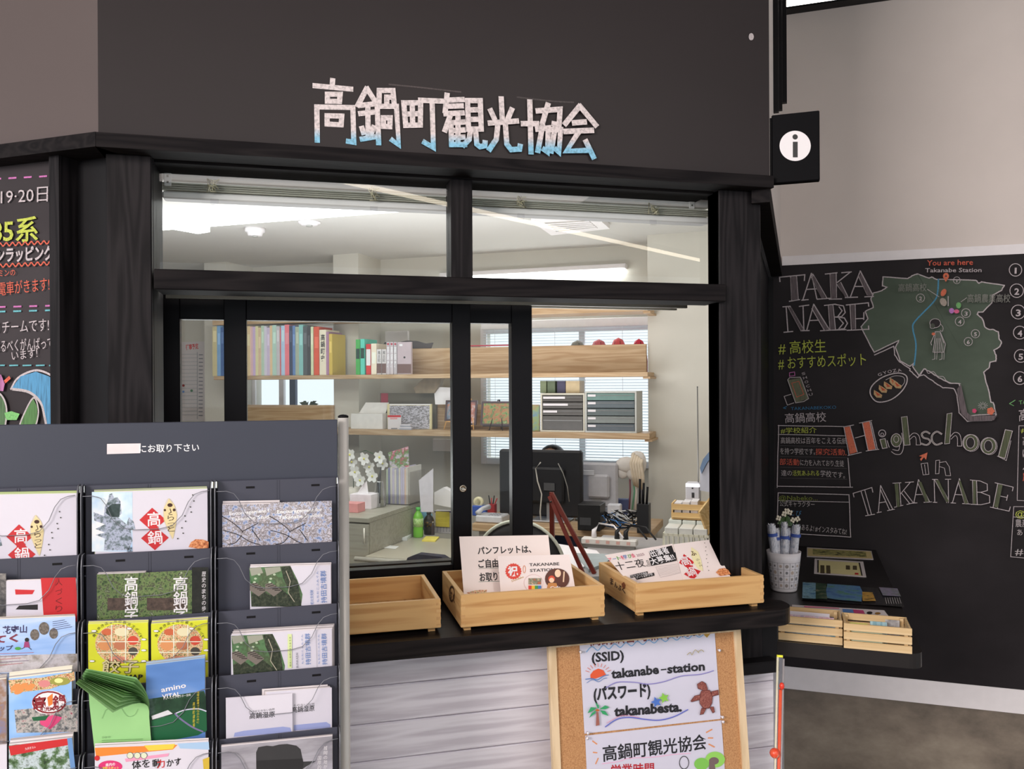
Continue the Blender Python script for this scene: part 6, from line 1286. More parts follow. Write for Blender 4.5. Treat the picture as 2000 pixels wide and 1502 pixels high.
# letter tray units
def trays(x0, x1, yt, yb_, n, body, dr, label, D, big_last=False, z0=None, sidec=None):
    a = atB(x0,yb_,D); b = atB(x1,yt,D); zz0 = z0 or ZL+.0006; z1 = b.z; t = thing('letter_tray_unit', ((a.x+b.x)/2,D,zz0), label, 'drawer unit', frame='B'); w_ = .010; dp = .20
    for q in ((a.x,a.x+w_,zz0,z1),(b.x-w_,b.x,zz0,z1),(a.x+w_,b.x-w_,z1-w_,z1),(a.x+w_,b.x-w_,zz0,zz0+w_)): bb('case_panel', t, q[0], q[1], D, D+dp, q[2], q[3], body)
    bb('case_back', t, a.x+w_, b.x-w_, D+dp-.004, D+dp, zz0+w_, z1-w_, body)
    H = z1-zz0-2*w_; hs = [1]*n
    if big_last: hs = [.8]*(n-1)+[1.7]
    tot = sum(hs); z = z1-w_
    for i in range(n):
        h = H*hs[i]/tot; X0, X1 = a.x+w_+.003, b.x-w_-.003
        d_ = bb('drawer', t, X0, X1, D+.003, D+dp-.01, z-h+.002, z-.003, dr[i % len(dr)])
        bb('handle', d_, X0+.004, X1-.006, D-.001, D+.0025, z-h*.36, z-h*.30, mat(120,118,116,.4))
        wL = (.55,.62,.35,.0)[i] if big_last else .17
        if wL: 
            y0_ = z-h*(.25 if big_last else .2); bb('paper_label', d_, X0+.004, X0+.004+(X1-X0)*wL, D-.0022, D-.0012, y0_-.013, y0_, PAPER)
        z -= h
    return t
trays(1056, 1142, 768, 850, 4, mat(190,184,168,.5,k=1.15), [mat(84,80,76,.25,k=1.1)], 'beige drawer unit with four dark drawers and long paper labels, left of the pair', DS+.012, True)
trays(1143, 1243, 764, 857, 5, mat(176,176,170,.5,k=1.15), [mat(110,136,130,.2,k=1.1),mat(96,104,108,.2,k=1.1),mat(92,100,100,.2,k=1.1),mat(120,124,120,.2,k=1.1),mat(70,78,84,.2,k=1.1)], 'grey drawer unit with five translucent drawers, right of the pair', DS+.004)
for x0, x1, c, s in ((1055,1067,(120,130,100),'olive'),(1069,1084,(96,108,84),'dark green'),(1088,1104,(70,66,90),'navy'),(1105,1132,(196,176,140),'tan')):
    D = DS+.06; a = px2(D,x0,750)[0]; b = px2(D,x1,750)[0]; z0 = atB(1100,768,DS+.012).z+.0006; mb = MB(); mb.box((a,D,z0),(b,D+.12,atB(x0,744,D).z), mat(*c,.6,k=1.1), .001); tag(mb.build('binder', frame='B'), '%s binder standing on top of the left drawer unit' % s, 'binder')
# plant by the left window
D = DP+.1; p = atB(600,792,D); t = thing('potted_plant', (p.x,D,ZL-.1), 'leafy green plant at the bottom of the left office window', 'plant', frame='B')
bb('stand', t, p.x-.15, p.x+.15, D-.06, D+.06, 0, p.z-.10, OFFW)
mb = MB(); mb.lathe((p.x,D,p.z-.099), [(.03,0),(.04,.07),(.036,.07),(.03,.01)], mat(150,120,90), 16); mb.build('pot', t, 'B')
random.seed(3)
for k in range(12):
    a = random.uniform(-1.4,1.4); l = random.uniform(.06,.13); mb = MB(); e = Vector((math.sin(a)*l, random.uniform(-.02,.03), .03+random.uniform(0,.035))); c_ = Vector((p.x,D,p.z-.03)); s_ = Vector((0,.012,.012)); m_ = c_+e*.5+Z*.02
    mb.add([c_, m_+s_, c_+e, m_-s_], [(0,1,2),(0,2,3)], LEAF); mb.build('leaf', t, 'B')
# ---------------------------------------------------------------- grey cabinet, desk and their things
LAMG = wood('grey_laminate', (176,173,160), (164,161,148), 'x', 5, .45, 1.0, .02)
DC = 3.79; p = atB(720,1012,DC); HCAB = p.z; xc1 = p.x; xc0 = xc1-.42; 
cabn = thing('filing_cabinet', ((xc0+xc1)/2,DC,0), 'beige grey wood-grain cabinet behind the left sash pane', 'cabinet', frame='B')
bb('body', cabn, xc0, xc1, DC+.012, DC+.62, .002, HCAB-.025, LAMG); bb('top', cabn, xc0, xc1+.003, DC-.004, DC+.62, HCAB-.0249, HCAB, LAMG, .002)
zd = HCAB-.03
for i in range(3):
    d_ = bb('drawer', cabn, xc0+.004, xc1-.003, DC-.002, DC+.0115, zd-.28, zd-.004, LAMG, .0015); mb = MB(); mb.tube([(xc1-.018,DC-.016,zd-.02),(xc1-.018,DC-.016,zd-.10)], .0045, mat(214,210,200,.3), 8); mb.build('handle', d_, 'B'); zd -= .29
HD = .72; DD = toB(atH(690,1086,HD)).y; GDT = mat(176,170,156,.35,k=1.15,var=.02)
xd0 = xc1+.006; xd1 = px2(DD,1045,1090)[0]
dk = thing('office_desk', ((xd0+xd1)/2,DD,0), 'grey desk with a rounded front edge seen through the lower left pane', 'desk', frame='B')
bb('desk_top', dk, atB(692,1086,DD).x, xd1, DD+.01, DC-.006 if DC > DD+.3 else DD+.72, HD-.025, HD, GDT) if False else bb('desk_top', dk, xd0, xd1, DD+.01, DD+.58, HD-.025, HD, GDT)
mb = MB(); mb.tube([(atB(690,1086,DD-.02).x,DD-.002,HD-.0125),(xd1,DD-.002,HD-.0125)], .0125, mat(190,186,176,.3,k=1.15), 12); mb.build('front_edge', dk, 'B')
bb('modesty_panel', dk, xd0+.01, xd1-.02, DD+.10, DD+.12, .25, HD-.026, GDT)
for x in (xd0+.02, xd1-.06): bb('leg', dk, x, x+.04, DD+.05, DD+.55, .001, HD-.0255, GDT)
def onH(name, h, x0, x1, yb_, yt, dp, m, label, cat, group=None, bev=.001, ret=False):
    q = toB(atH((x0+x1)/2, yb_, h)); D = q.y; a = px2(D,x0,yb_)[0]; b = px2(D,x1,yb_)[0]; z1 = atB((x0+x1)/2,yt,D).z
    mb = MB(); mb.box((a,D,h+.0006),(b,D+dp,z1), m, bev); o = mb.build(name, frame='B'); tag(o, label, cat, group); return (o,D,a,b,z1)
# on the cabinet
o, D, a, b, z1 = onH('tissue_box', HCAB, 683, 725, 994, 966, .11, mat(214,208,214,.5), 'white tissue box with a tissue pulled up, on the beige cabinet', 'box')
mb = MB(); mb.add([(a+.02,D+.05,z1),(a+.09,D+.05,z1),(a+.075,D+.06,z1+.07),(a+.06,D+.04,z1+.05),(a+.05,D+.08,z1)], [(0,1,2),(0,2,3),(0,3,4),(1,2,4)], WHITE); mb.build('tissue', o, 'B')
onH('pink_box', HCAB, 655, 699, 1001, 983, .08, mat(206,140,140,.5), 'small pink box in front of the tissue box', 'box')
q = toB(atH(741,990,HCAB)); sc_ = lambda px: px*((bw(q)-EYEP).dot(fwd))/FPX
vs_ = thing('ribbed_vase', (q.x,q.y,HCAB), 'clear ribbed glass vase on the cabinet beside the tissue box', 'vase', frame='B')
rp_ = []
for k in range(22): rp_.append((sc_(13-k*.28)*(1.04 if k % 2 else .94), .001+sc_(50)*k/21))
mb = MB(); mb.lathe((q.x,q.y,HCAB), rp_, glass('ribbed_glass', .35, (.86,.88,.86), .1), 20); mb.build('glass_body', vs_, 'B')
mb = MB(); mb.tube([(q.x,q.y,HCAB+.02),(q.x-.002,q.y,HCAB+sc_(50)),(q.x+.012,q.y,HCAB+sc_(78))], [.006,.010,.003], mat(50,46,42,.6,k=1.0), 8); mb.build('dark_stem', vs_, 'B')
q = toB(atH(700,982,HCAB)); orc = thing('orchid', (q.x,q.y+.05,HCAB), 'white orchid with large blossoms and yellow centres on the cabinet', 'plant', frame='B')
OD = q.y+.05; mb = MB(); mb.lathe((q.x-.06,OD,HCAB+.0005), [(.04,0),(.05,.08),(.045,.08),(.035,.01)], mat(196,190,180,.5), 16); mb.build('pot', orc, 'B')
bl_ = [(688,902),(694,922),(712,896),(722,912),(728,930),(742,893),(748,905),(684,888),(704,938)]
PET = mat(226,224,214,.5,k=1.35,var=.03); YC = mat(206,200,90,.5)
P = [Vector((q.x-.06,OD,HCAB+.08)), atB(690,885,OD), atB(715,880,OD), atB(745,893,OD)]; mb = MB(); mb.tube(P, .0025, LEAF, 6); mb.build('stem', orc, 'B')
for i, (x, y) in enumerate(bl_):
    c = atB(x,y,OD-.02-(i%3)*.012); f = MB()
    for k in range(5):
        an = k*1.257+i; d_ = Vector((math.cos(an), -.25, math.sin(an))); s_ = Vector((-math.sin(an),0,math.cos(an)))
        f.add([c, c+d_*.018+s_*.016, c+d_*.038+s_*.009, c+d_*.038-s_*.009, c+d_*.018-s_*.016], [(0,1,2,3,4)], PET)
    bo = f.build('blossom', orc, 'B', recalc=False); f = MB(); f.ball(c+Vector((0,-.008,0)), .006, YC, n=8); f.build('yellow_centre', bo, 'B')
# clear file box with brochures
q = toB(atH(770,986,HCAB)); D = q.y; xs0 = px2(D,752,950)[0]; fb = thing('clear_file_box', (xs0+.1,D,HCAB), 'clear file box full of brochures at the back of the cabinet', 'file box', frame='B')
W_ = .16
bb('side_wall', fb, xs0, xs0+.003, D, D+.2, HCAB+.0006, HCAB+.19, CLR); bb('side_wall', fb, xs0+W_-.003, xs0+W_, D, D+.2, HCAB+.0006, HCAB+.19, CLR); bb('front_wall', fb, xs0+.003, xs0+W_-.003, D, D+.003, HCAB+.0006, HCAB+.06, CLR); bb('floor_plate', fb, xs0+.003, xs0+W_-.003, D+.003, D+.2, HCAB+.0006, HCAB+.003, CLR)
random.seed(5); xx = xs0+.005
for i in range(11):
    th = random.uniform(.009,.013); c = random.choice([(190,186,178),(176,170,190),(206,200,196),(150,150,170),(200,176,160),(160,170,150),(120,120,150)]); z1 = HCAB+.205+random.uniform(-.012,.012)
    tag(bb('filed_brochure', None, xx, xx+th, D+.006, D+.19, HCAB+.004, z1, mat(*c,.5)), 'upright brochure packed in the clear file box', 'brochure', 'brochures in the clear file box'); xx += th+.001
silo('standing_flyer', D+.05, [(758,884),(797,872),(799,914),(762,914)], .003, speckle('festival_flyer', [(110,150,190),(206,190,200),(90,140,70),(190,90,120),(226,222,226)], 22, 1.15), 'colourful flyer standing above the clear file box', 'flyer')
silo('white_sheet', D-.01, [(818,938),(846,915),(846,1000),(822,1000)], .002, mat(196,192,200,.5), 'white sheet leaning right of the clear file box', 'paper')
# bear
q = toB(atH(822,1034,HD)); D = q.y; BEAR = mat(126,186,212,.6,k=1.2,var=.03); k_ = ((bw(q)-EYEP).dot(fwd))/FPX; c = atB(822,978,D)
br = thing('toy_bear', (c.x,D,HD), 'light blue toy bear with a round head behind the green bottle', 'toy', frame='B')
mb = MB(); mb.ball((c.x,D,c.z), 18*k_, BEAR, (1,.6,.95), 20); mb.build('head', br, 'B')
for s in (-1,1): mb = MB(); mb.ball((c.x+s*13*k_,D,c.z+17*k_), 6*k_, BEAR, (1,.6,1)); mb.build('ear', br, 'B')
mb = MB(); mb.ball((c.x,D,(c.z-14*k_+HD)/2+.0), (c.z-14*k_-HD)/2+.006, BEAR, (1.1,.7,1), 16); mb.build('body', br, 'B')
mb = MB(); mb.ball((c.x+1*k_,D-10*k_,c.z-3*k_), 4.5*k_, WHITE, (1,.6,1)); mb.build('muzzle', br, 'B')
for s in (-1,1): mb = MB(); mb.ball((c.x+s*9*k_,D-9.6*k_,c.z+3*k_), 2*k_, K_, (1,.6,1), 8); mb.build('eye', br, 'B')
mb = MB(); mb.ball((c.x+1*k_,D-12.8*k_,c.z-1*k_), 1.6*k_, K_, (1,.6,.8), 8); mb.build('nose', br, 'B')
def bottle(x, yb_, yt, r, m, capm, label, lm=None):
    q = toB(atH(x,yb_,HD)); k_ = ((bw(q)-EYEP).dot(fwd))/FPX; H = (yb_-yt)*k_; R = r*k_; t = thing('drink_bottle', (q.x,q.y,HD), label, 'bottle', frame='B')
    mb = MB(); mb.lathe((q.x,q.y,HD+.0006), [(R*.9,0),(R,.004),(R,H*.25),(R*.93,H*.3),(R,H*.36),(R,H*.66),(R*.75,H*.78),(R*.4,H*.86),(R*.4,H*.9)], m, 20); mb.build('body', t, 'B')
    mb = MB(); mb.lathe((q.x,q.y,HD+.0007+H*.9), [(R*.46,0),(R*.46,H*.1),(.0001,H*.1)], capm, 16); mb.build('cap', t, 'B')
    if lm: mb = MB(); mb.lathe((q.x,q.y,HD+.0006), [(R*1.02,H*.36),(R*1.02,H*.64)], lm, 20); mb.build('label_band', t, 'B')
bottle(817, 1049, 991, 10, mat(110,180,60,.3), mat(90,190,90,.3), 'green tea bottle with a light green cap on the grey desk', speckle('tea_label', [(90,170,60),(190,214,150),(130,190,90)], 80))
bottle(838, 1044, 1000, 10, mat(44,38,34,.3,k=1.0), mat(60,60,60,.3), 'dark drink bottle with an orange mark beside the green bottle', speckle('coffee_label', [(34,30,28),(40,36,30),(180,130,30)], 60, 1.0))
bottle(845, 1045, 1019, 4, mat(70,60,66,.3), mat(190,190,190,.3), 'very small dark bottle before the desk calendar')
o, D, a, b, z1 = onH('desk_calendar', HD, 849, 885, 1042, 998, .04, mat(206,202,204,.5), 'white desk calendar on a black base with yellow sticky notes', 'calendar')
ar = Art(Plane(b2*D, -b2, b1))
for r_ in range(4):
    for c_ in range(5): ar.rect(853+c_*6,1030+r_*2.4,856+c_*6,1031+r_*2.4,ink(150,150,160))
ar.rect(849,998,885,1001,ink(90,80,130)); ar.build('printed_dates', o)
for i, (y0, y1) in enumerate(((1000,1014),(1013,1022),(1021,1028))):
    mb = MB(); pa = atB(851,y1,D-.004-i*.002); pb = atB(878,y0,D-.004-i*.002); mb.box((pa.x,D-.006-i*.002,pa.z),(pb.x,D-.0046-i*.002,pb.z), mat(222,206,90,.6,k=1.25)); mb.build('sticky_note', o, 'B')
bb('base', o, a-.002, b+.002, D-.002, D+.042, HD+.0003, HD+.0006, BLKP)
def flatH(name, h, pts_, th, m, label, cat):
    mb = MB(); mb.prism([atH(x,y,h+th) for x,y in pts_], (0,0,-th+.0006), m); return tag(mb.build(name), label, cat)
flatH('note_pad', HD, [(832,1047),(858,1048),(850,1056),(824,1055)], .008, mat(222,206,100,.6,k=1.25), 'yellow note pad lying on the grey desk', 'note pad')
flatH('white_card', HD, [(750,1064),(779,1067),(772,1072),(742,1069)], .002, mat(226,222,222,.5,k=1.3), 'small white card lying on the grey desk', 'card')
o = flatH('tissue_pack', HD, [(770,1040),(800,1036),(807,1040),(795,1050),(764,1050)], .018, mat(200,204,206,.4), 'white soft pack with a teal window beside the green bottle', 'pack')
mb = MB(); mb.prism([atH(x,y,HD+.0195) for x,y in ((780,1039),(797,1037),(792,1043),(776,1043))], (0,0,-.001), mat(60,150,170,.3)); mb.build('teal_window', o)
o, D, a, b, z1 = onH('black_bag', HD, 796, 806, 1040, 1000, .06, mat(36,36,44,.6,k=1.0), 'black bag behind the white soft pack', 'bag')
silo('paper_stack', 4.35, [(848,962),(866,952),(884,962),(884,992),(848,985)], .05, WHITE, 'loose white papers behind the desk calendar', 'paper')
# dark chair back with white stripes
D = 3.55; a = atB(792,1090,D); b = atB(880,1090,D); jc = thing('office_chair', ((a.x+b.x)/2,D,0), 'dark blue chair back with white lettering in front of the grey desk', 'chair', frame='B')
zt = atB(835,1084,D).z; mb = MB(); P = [(a.x-.03,zt-.42),(a.x-.02,zt-.09),(a.x+.01,zt-.02),(a.x+.06,zt),(b.x-.05,zt-.004),(b.x,zt-.03),(b.x+.02,zt-.1),(b.x+.03,zt-.42)]
mb.prism([(x,D,z) for x,z in P], (0,.05,0), mat(48,48,62,.8,k=1.1,var=.2)); mb.build('backrest', jc, 'B')
ar = Art(Plane(b2*D, -b2, b1)); ar.text('STAFF 観光協会', (812,1106), (874,1104), 10, mat(206,206,214,.6,k=1.3), .05); ar.build('lettering', jc)
bb('seat', jc, a.x-.02, b.x+.02, D-.38, D, .42, .47, mat(48,48,62,.8,k=1.1)); mb = MB(); mb.tube([((a.x+b.x)/2,D-.18,.03),((a.x+b.x)/2,D-.18,.42)], .03, BLKP, 12); mb.build('column', jc, 'B')
for k in range(5): an = k*1.257; mb = MB(); mb.tube([((a.x+b.x)/2,D-.18,.06),((a.x+b.x)/2+.25*math.cos(an),D-.18+.25*math.sin(an),.03)], .014, BLKP, 8); mb.build('leg', jc, 'B')
# ---------------------------------------------------------------- oak desk with monitors
DW = 4.35; HW = atB(1264,1040,DW).z; xw0 = px2(DW,922,1030)[0]; xw1 = px2(DW,1270,1050)[0]
wd = thing('oak_desk', ((xw0+xw1)/2,DW,0), 'oak topped desk carrying the computer monitors', 'desk', frame='B')
bb('desk_top', wd, xw0, xw1, DW, DW+.46, atB(1264,1056,DW).z, HW, OAK, .003)
for x in (xw0+.03, xw1-.08): bb('leg', wd, x, x+.05, DW+.03, DW+.43, .001, atB(1264,1056,DW).z-.0004, mat(150,146,140,.4))
o, D, a, b, z1 = onH('desk_phone', HW, 928, 980, 1022, 1008, .13, mat(196,196,200,.4,k=1.2), 'light grey office phone at the left end of the oak desk', 'phone', bev=.006)
mb = MB(); mb.tube([(a+.012,D+.01,z1+.012),(a+.02,D+.06,z1+.03),(a+.04,D+.12,z1+.034)], [.016,.012,.016], mat(200,200,204,.4,k=1.2), 10); mb.build('handset', o, 'B')
for i in range(3):
    for j in range(4): bb('key', o, a+.07+j*.018, a+.08+j*.018, D+.02+i*.03, D+.035+i*.03, z1+.0002, z1+.004, mat(150,150,156))
o, D, a, b, z1 = onH('tape_dispenser', HW, 922, 948, 1008, 988, .05, mat(60,90,170,.4), 'blue tape dispenser behind the office phone', 'tape dispenser', bev=.004)
mb = MB(); r_ = .032; c = Vector(((a+b)/2-.008,D+.02,z1+.02)); mb.lathe(c, [(r_*.55,-.008),(r_,-.008),(r_,.008),(r_*.55,.008),(r_*.55,-.008)], mat(214,206,170,.4), 20, 'y'); mb.build('tape_roll', o, 'B')
o, D, a, b, z1 = onH('pen_stand', HW, 952, 966, 1008, 985, .04, mat(150,40,44,.5), 'red pen stand with black pens beside the large monitor', 'pen holder')
for k in range(4): mb = MB(); mb.tube([((a+b)/2+(k-1.5)*.006,D+.02,z1-.02),((a+b)/2+(k-1.2)*.018,D+.02,z1+.05-(k%2)*.015)], .0035, (K_,mat(176,50,50,.4))[k%2], 6); mb.build('pen', o, 'B')
def monitor(x0, x1, yt, yb_, D, m, label, thick, px_st):
    a = atB(x0,yb_,D); b = atB(x1,yt,D); t = thing('monitor', ((a.x+b.x)/2,D,HW), label, 'monitor', frame='B')
    bb('back_shell', t, a.x, b.x, D, D+thick, a.z, b.z, m, .012); bb('rear_bulge', t, a.x+(b.x-a.x)*.2, b.x-(b.x-a.x)*.2, D-.03, D+.002, a.z+(b.z-a.z)*.22, b.z-(b.z-a.z)*.25, m, .012)
    bb('screen', t, a.x+.012, b.x-.012, D+thick, D+thick+.001, a.z+.012, b.z-.012, mat(150,170,190,.2))
    c_ = atB(px_st,yb_,D).x; bb('neck', t, c_-.03, c_+.03, D-.005, D+.03, HW+.012, a.z+.12, mat(150,150,152,.35,.6)); bb('foot', t, c_-.11, c_+.11, D-.08, D+.09, HW+.0006, HW+.012, mat(160,160,162,.35,.6), .004)
    return t
BM = mat(30,30,34,.45,k=1.0)
mt = monitor(975, 1136, 881, 1005, 4.56, BM, 'large black monitor seen from behind, hiding a seated person', .05, 1078)
mb = MB(); P = [atB(x,y,4.50) for x,y in ((1056,903),(1046,915),(1050,940),(1058,965),(1055,1000),(1057,1024))]; mb.tube(P, .004, mat(176,172,164,.5), 8); mb.build('cable', mt, 'B')
mb = MB(); P = [atB(x,y,4.50) for x,y in ((1090,905),(1100,925),(1108,950),(1112,980))]; mb.tube(P, .003, mat(120,118,114,.5), 8); mb.build('cable', mt, 'B')
a = atB(1062,958,4.52); b = atB(1083,944,4.52); bb('port_plate', mt, a.x, b.x, 4.522, 4.529, a.z, b.z, mat(70,70,72,.4))
m2t = monitor(1134, 1206, 905, 990, 4.68, mat(172,170,174,.45,k=1.15), 'light grey monitor seen from behind, right of the black one', .03, 1165)
bb('logo_bar', m2t, atB(1137,920,4.68).x, atB(1163,920,4.68).x, 4.645, 4.6495, atB(1150,927,4.68).z, atB(1150,917,4.68).z, mat(190,190,194,.3,k=1.2), .002)
o, D, a, b, z1 = onH('speaker', HW, 1128, 1172, 1037, 986, .14, mat(28,28,30,.4,k=1.0), 'small black cube-like device standing before the grey monitor', 'speaker', bev=.003)
bb('port_panel', o, a+.012, b-.05, D-.001, D-.0002, HW+.03, HW+.07, mat(60,60,62,.4))
o, D, a, b, z1 = onH('pen_box', HW, 1244, 1267, 1042, 985, .07, mat(26,26,30,.5,k=1.0), 'tall black holder with long black pens at the right end of the oak desk', 'pen holder')
for k in range(3): mb = MB(); mb.tube([(a+.012+k*.018,D+.02,z1-.01),(a+.014+k*.02,D+.02,z1+.13-.02*k)], .006, BLKP, 8); mb.build('pen', o, 'B')
D = 4.72; t = thing('hanging_bags', tuple(atB(1240,945,D)), 'white cloth caps and cords hanging at the right edge of the back window', 'cap', frame='B'); CL = mat(196,190,184,.9,var=.12,sc=12)
for x, y, r, s in ((1224,908,.06,(1.1,.6,.8)),(1236,920,.05,(.8,.6,1.1)),(1250,905,.05,(.75,.5,1.4)),(1216,922,.04,(.9,.5,1.0)),(1244,890,.045,(.8,.5,.6))):
    mb = MB(); mb.ball(atB(x,y,D), r, CL, s, 12); mb.build('cloth_fold', t, 'B')
for k in range(5):
    mb = MB(); P = [atB(1238+k*4,885+k*3,D-.05), atB(1232+k*5,905,D-.055), atB(1236+k*5,930,D-.045), atB(1240+k*4,948+k*2,D-.02)]; mb.tube(P, .009, mat(206,192,172,.9,k=1.2), 6); mb.build('rope_handle', t, 'B')
for k, c in enumerate(((110,60,70),(90,140,110),(200,190,180),(120,100,150),(40,40,50))):
    mb = MB(); P = [atB(1230+k*6,930,D+.01), atB(1231+k*6+(k%2)*2,960,D+.01), atB(1229+k*6,995,D+.01)]; mb.tube(P, .005, mat(*c,.7), 6); mb.build('strap', t, 'B')
# cable tangle and small clutter
CB = mat(24,24,28,.5,k=1.0)
tn = thing('cable_tangle', tuple(toB(atH(1200,1030,HW))), 'tangle of black, white and blue cables on the oak desk before the pen holder', 'cables', frame='B')
random.seed(11)
for k in range(14):
    c = (CB,CB,mat(190,190,190,.5),mat(70,120,180,.5),CB)[k%5]; P = []; x = random.uniform(1160,1235); y = random.uniform(1000,1035)
    q = toB(atH(x,1036,HW)); 
    for j in range(7): P.append((q.x+random.uniform(-.09,.09), q.y+random.uniform(0,.10), HW+.006+random.uniform(0,.10)))
    S = []
    for j in range(len(P)-1):
        p0,p1 = Vector(P[j]),Vector(P[j+1]); S += [p0, p0.lerp(p1,.5)+Vector((0,0,random.uniform(-.01,.01)))]
    for s in S: s.z = max(s.z, HW+.006)
    mb = MB(); mb.tube(S, .0035, c, 6); mb.build('cable', tn, 'B')
for x0, x1, yb_, yt, c, s in ((1186,1212,1020,985,(190,190,196),'white adapter box in the cable tangle'),(1196,1228,1012,975,(70,76,110),'dark blue fabric pouch in the cable tangle'),(1176,1200,1010,992,(206,204,206),'white paper pile behind the cable tangle')):
    onH('desk_item', HW, x0, x1, yb_, yt, .05, mat(*c,.6), s, 'desk item', bev=.006)
# ---------------------------------------------------------------- low inner table with easel, papers, power strip
HI = .90; DI0 = toB(atH(1150,1124,HI)).y; DI1 = toB(atH(1200,1046,HI)).y
xi0 = px2(DI0,1085,1100)[0]; xi1 = px2(DI0,1278,1100)[0]
it = thing('low_table', ((xi0+xi1)/2,DI0,0), 'pale table inside the window with papers and a power strip', 'table', frame='B')
bb('table_top', it, xi0, xi1, DI0-.02, DI1, HI-.03, HI, mat(150,146,146,.4,k=1.15), .003)
for x in (xi0+.02, xi1-.06):
    for y in (DI0+.01, DI1-.06): bb('leg', it, x, x+.04, y, y+.04, .001, HI-.0305, BLKP)
flatH('paper_stack', HI, [(1090,1062),(1165,1075),(1180,1090),(1120,1115),(1098,1100)], .006, WHITE, 'white sheets spread on the low table behind the easel', 'paper')
flatH('grey_laptop', HI, [(1105,1068),(1190,1072),(1165,1108),(1120,1118)], .014, mat(150,156,160,.4), 'closed grey laptop on the sheets beside the easel', 'laptop') if False else flatH('grey_folder', HI, [(1120,1080),(1195,1082),(1185,1098),(1150,1112)], .012, mat(140,150,152,.4), 'grey green folder lying on the white sheets', 'folder')
q = toB(atH(1190,1072,HI)); ps = thing('power_strip', (q.x,q.y,HI), 'long white power strip with plugs on the low table', 'power strip', frame='B')
a = px2(q.y,1135,1060)[0]; b = px2(q.y,1243,1060)[0]; bb('body', ps, a, b, q.y, q.y+.045, HI+.013, HI+.040, mat(200,196,190,.4,k=1.2), .004)
bb('rubber_base', ps, a+.01, b-.01, q.y+.005, q.y+.04, HI+.0006, HI+.0128, mat(110,108,104,.6))
for k in range(5): bb('socket', ps, a+.02+k*(b-a)/5.4, a+.035+k*(b-a)/5.4, q.y-.0008, q.y-.0001, HI+.020, HI+.033, mat(190,150,140,.5))
for k, (x, y) in enumerate(((1160,1048),(1205,1046),(1222,1050))):
    c_ = atB(x,y,q.y+.02); mb = MB(); mb.tube([(c_.x,q.y+.022,HI+.041),(c_.x,q.y+.022,HI+.07),(c_.x+.02,q.y+.03,HI+.10),(c_.x+.08,q.y+.05,HI+.09),(c_.x+.13,q.y+.0,HI+.05)], [.012,.010,.004,.004,.004], (WHITE,CB,CB)[k], 8); mb.build('plug', ps, 'B')
# red-brown tabletop easel
ez = toB(atH(1155,1120,HI)); DE = ez.y; RBN = mat(110,40,30,.4,k=1.1,var=.1)
es = thing('red_easel', (ez.x-.05,DE,HI), 'red-brown folding wooden easel standing behind the middle crate', 'easel', frame='B')
ap = atB(1076,963,DE+.02)
def bar(name, p0, p1, w_, m, par):
    p0, p1 = Vector(p0), Vector(p1); d_ = (p1-p0).normalized(); s_ = d_.cross(Vector((0,1,0))).normalized()*w_; mb = MB(); mb.prism([p0+s_,p1+s_,p1-s_,p0-s_], (0,.012,0), m); mb.build(name, par, 'B')
pa = atB(1162,1119,DE); pb = atB(1140,1119,DE-.02); pc = atB(1078,1062,DE+.13)
bar('leg', ap, (pa.x,DE-.01,HI+.001), .0075, RBN, es); bar('leg', (ap.x-.004,ap.y-.013,ap.z-.01), (pb.x,DE-.03,HI+.001), .0065, RBN, es); bar('back_leg', (ap.x-.002,ap.y+.013,ap.z), (pc.x-.0,DE+.13,HI+.001), .0085, RBN, es)
mb = MB(); mb.tube([(ap.x+.004,ap.y-.02,ap.z-.03),(ap.x+.004,ap.y+.028,ap.z-.03)], .004, mat(60,50,46,.4,.5), 10); mb.build('hinge_bolt', es, 'B')
# round chair back
D = 2.48; c = atB(1012,1112,D); k_ = ((bw(c)-EYEP).dot(fwd))/FPX; R = 93*k_; rc = thing('round_back_chair', (c.x,D,0), 'black round chair back with a pale rim behind the notice', 'chair', frame='B')
mb = MB(); mb.lathe((c.x,D,c.z), [(.0001,0),(R*.8,.003),(R-.004,.012),(R-.004,.022),(.0001,.024)], mat(30,30,34,.6,k=1.0), 48, 'y'); mb.build('backrest', rc, 'B')
mb = MB(); mb.tube([(c.x+R*math.cos(t*.1309),D+.012,c.z+R*math.sin(t*.1309)) for t in range(49)], .0055, mat(196,200,184,.4,k=1.15), 8, False); mb.build('pale_rim', rc, 'B')
mb = MB(); mb.tube([(c.x,D+.03,c.z),(c.x,D+.05,.52)], .014, BLKP, 8); mb.build('back_support', rc, 'B')
mb = MB(); mb.lathe((c.x,D+.2,.50), [(.0001,-.03),(.16,-.03),(.17,-.01),(.16,.02),(.0001,.025)], BLKP, 32); mb.build('seat', rc, 'B')
mb = MB(); mb.tube([(c.x,D+.2,.02),(c.x,D+.2,.47)], .025, mat(120,120,122,.3,.8), 12); mb.build('column', rc, 'B'); mb = MB(); mb.lathe((c.x,D+.2,.001), [(.2,0),(.2,.01),(.03,.03)], mat(120,120,122,.3,.8), 32); mb.build('base', rc, 'B')
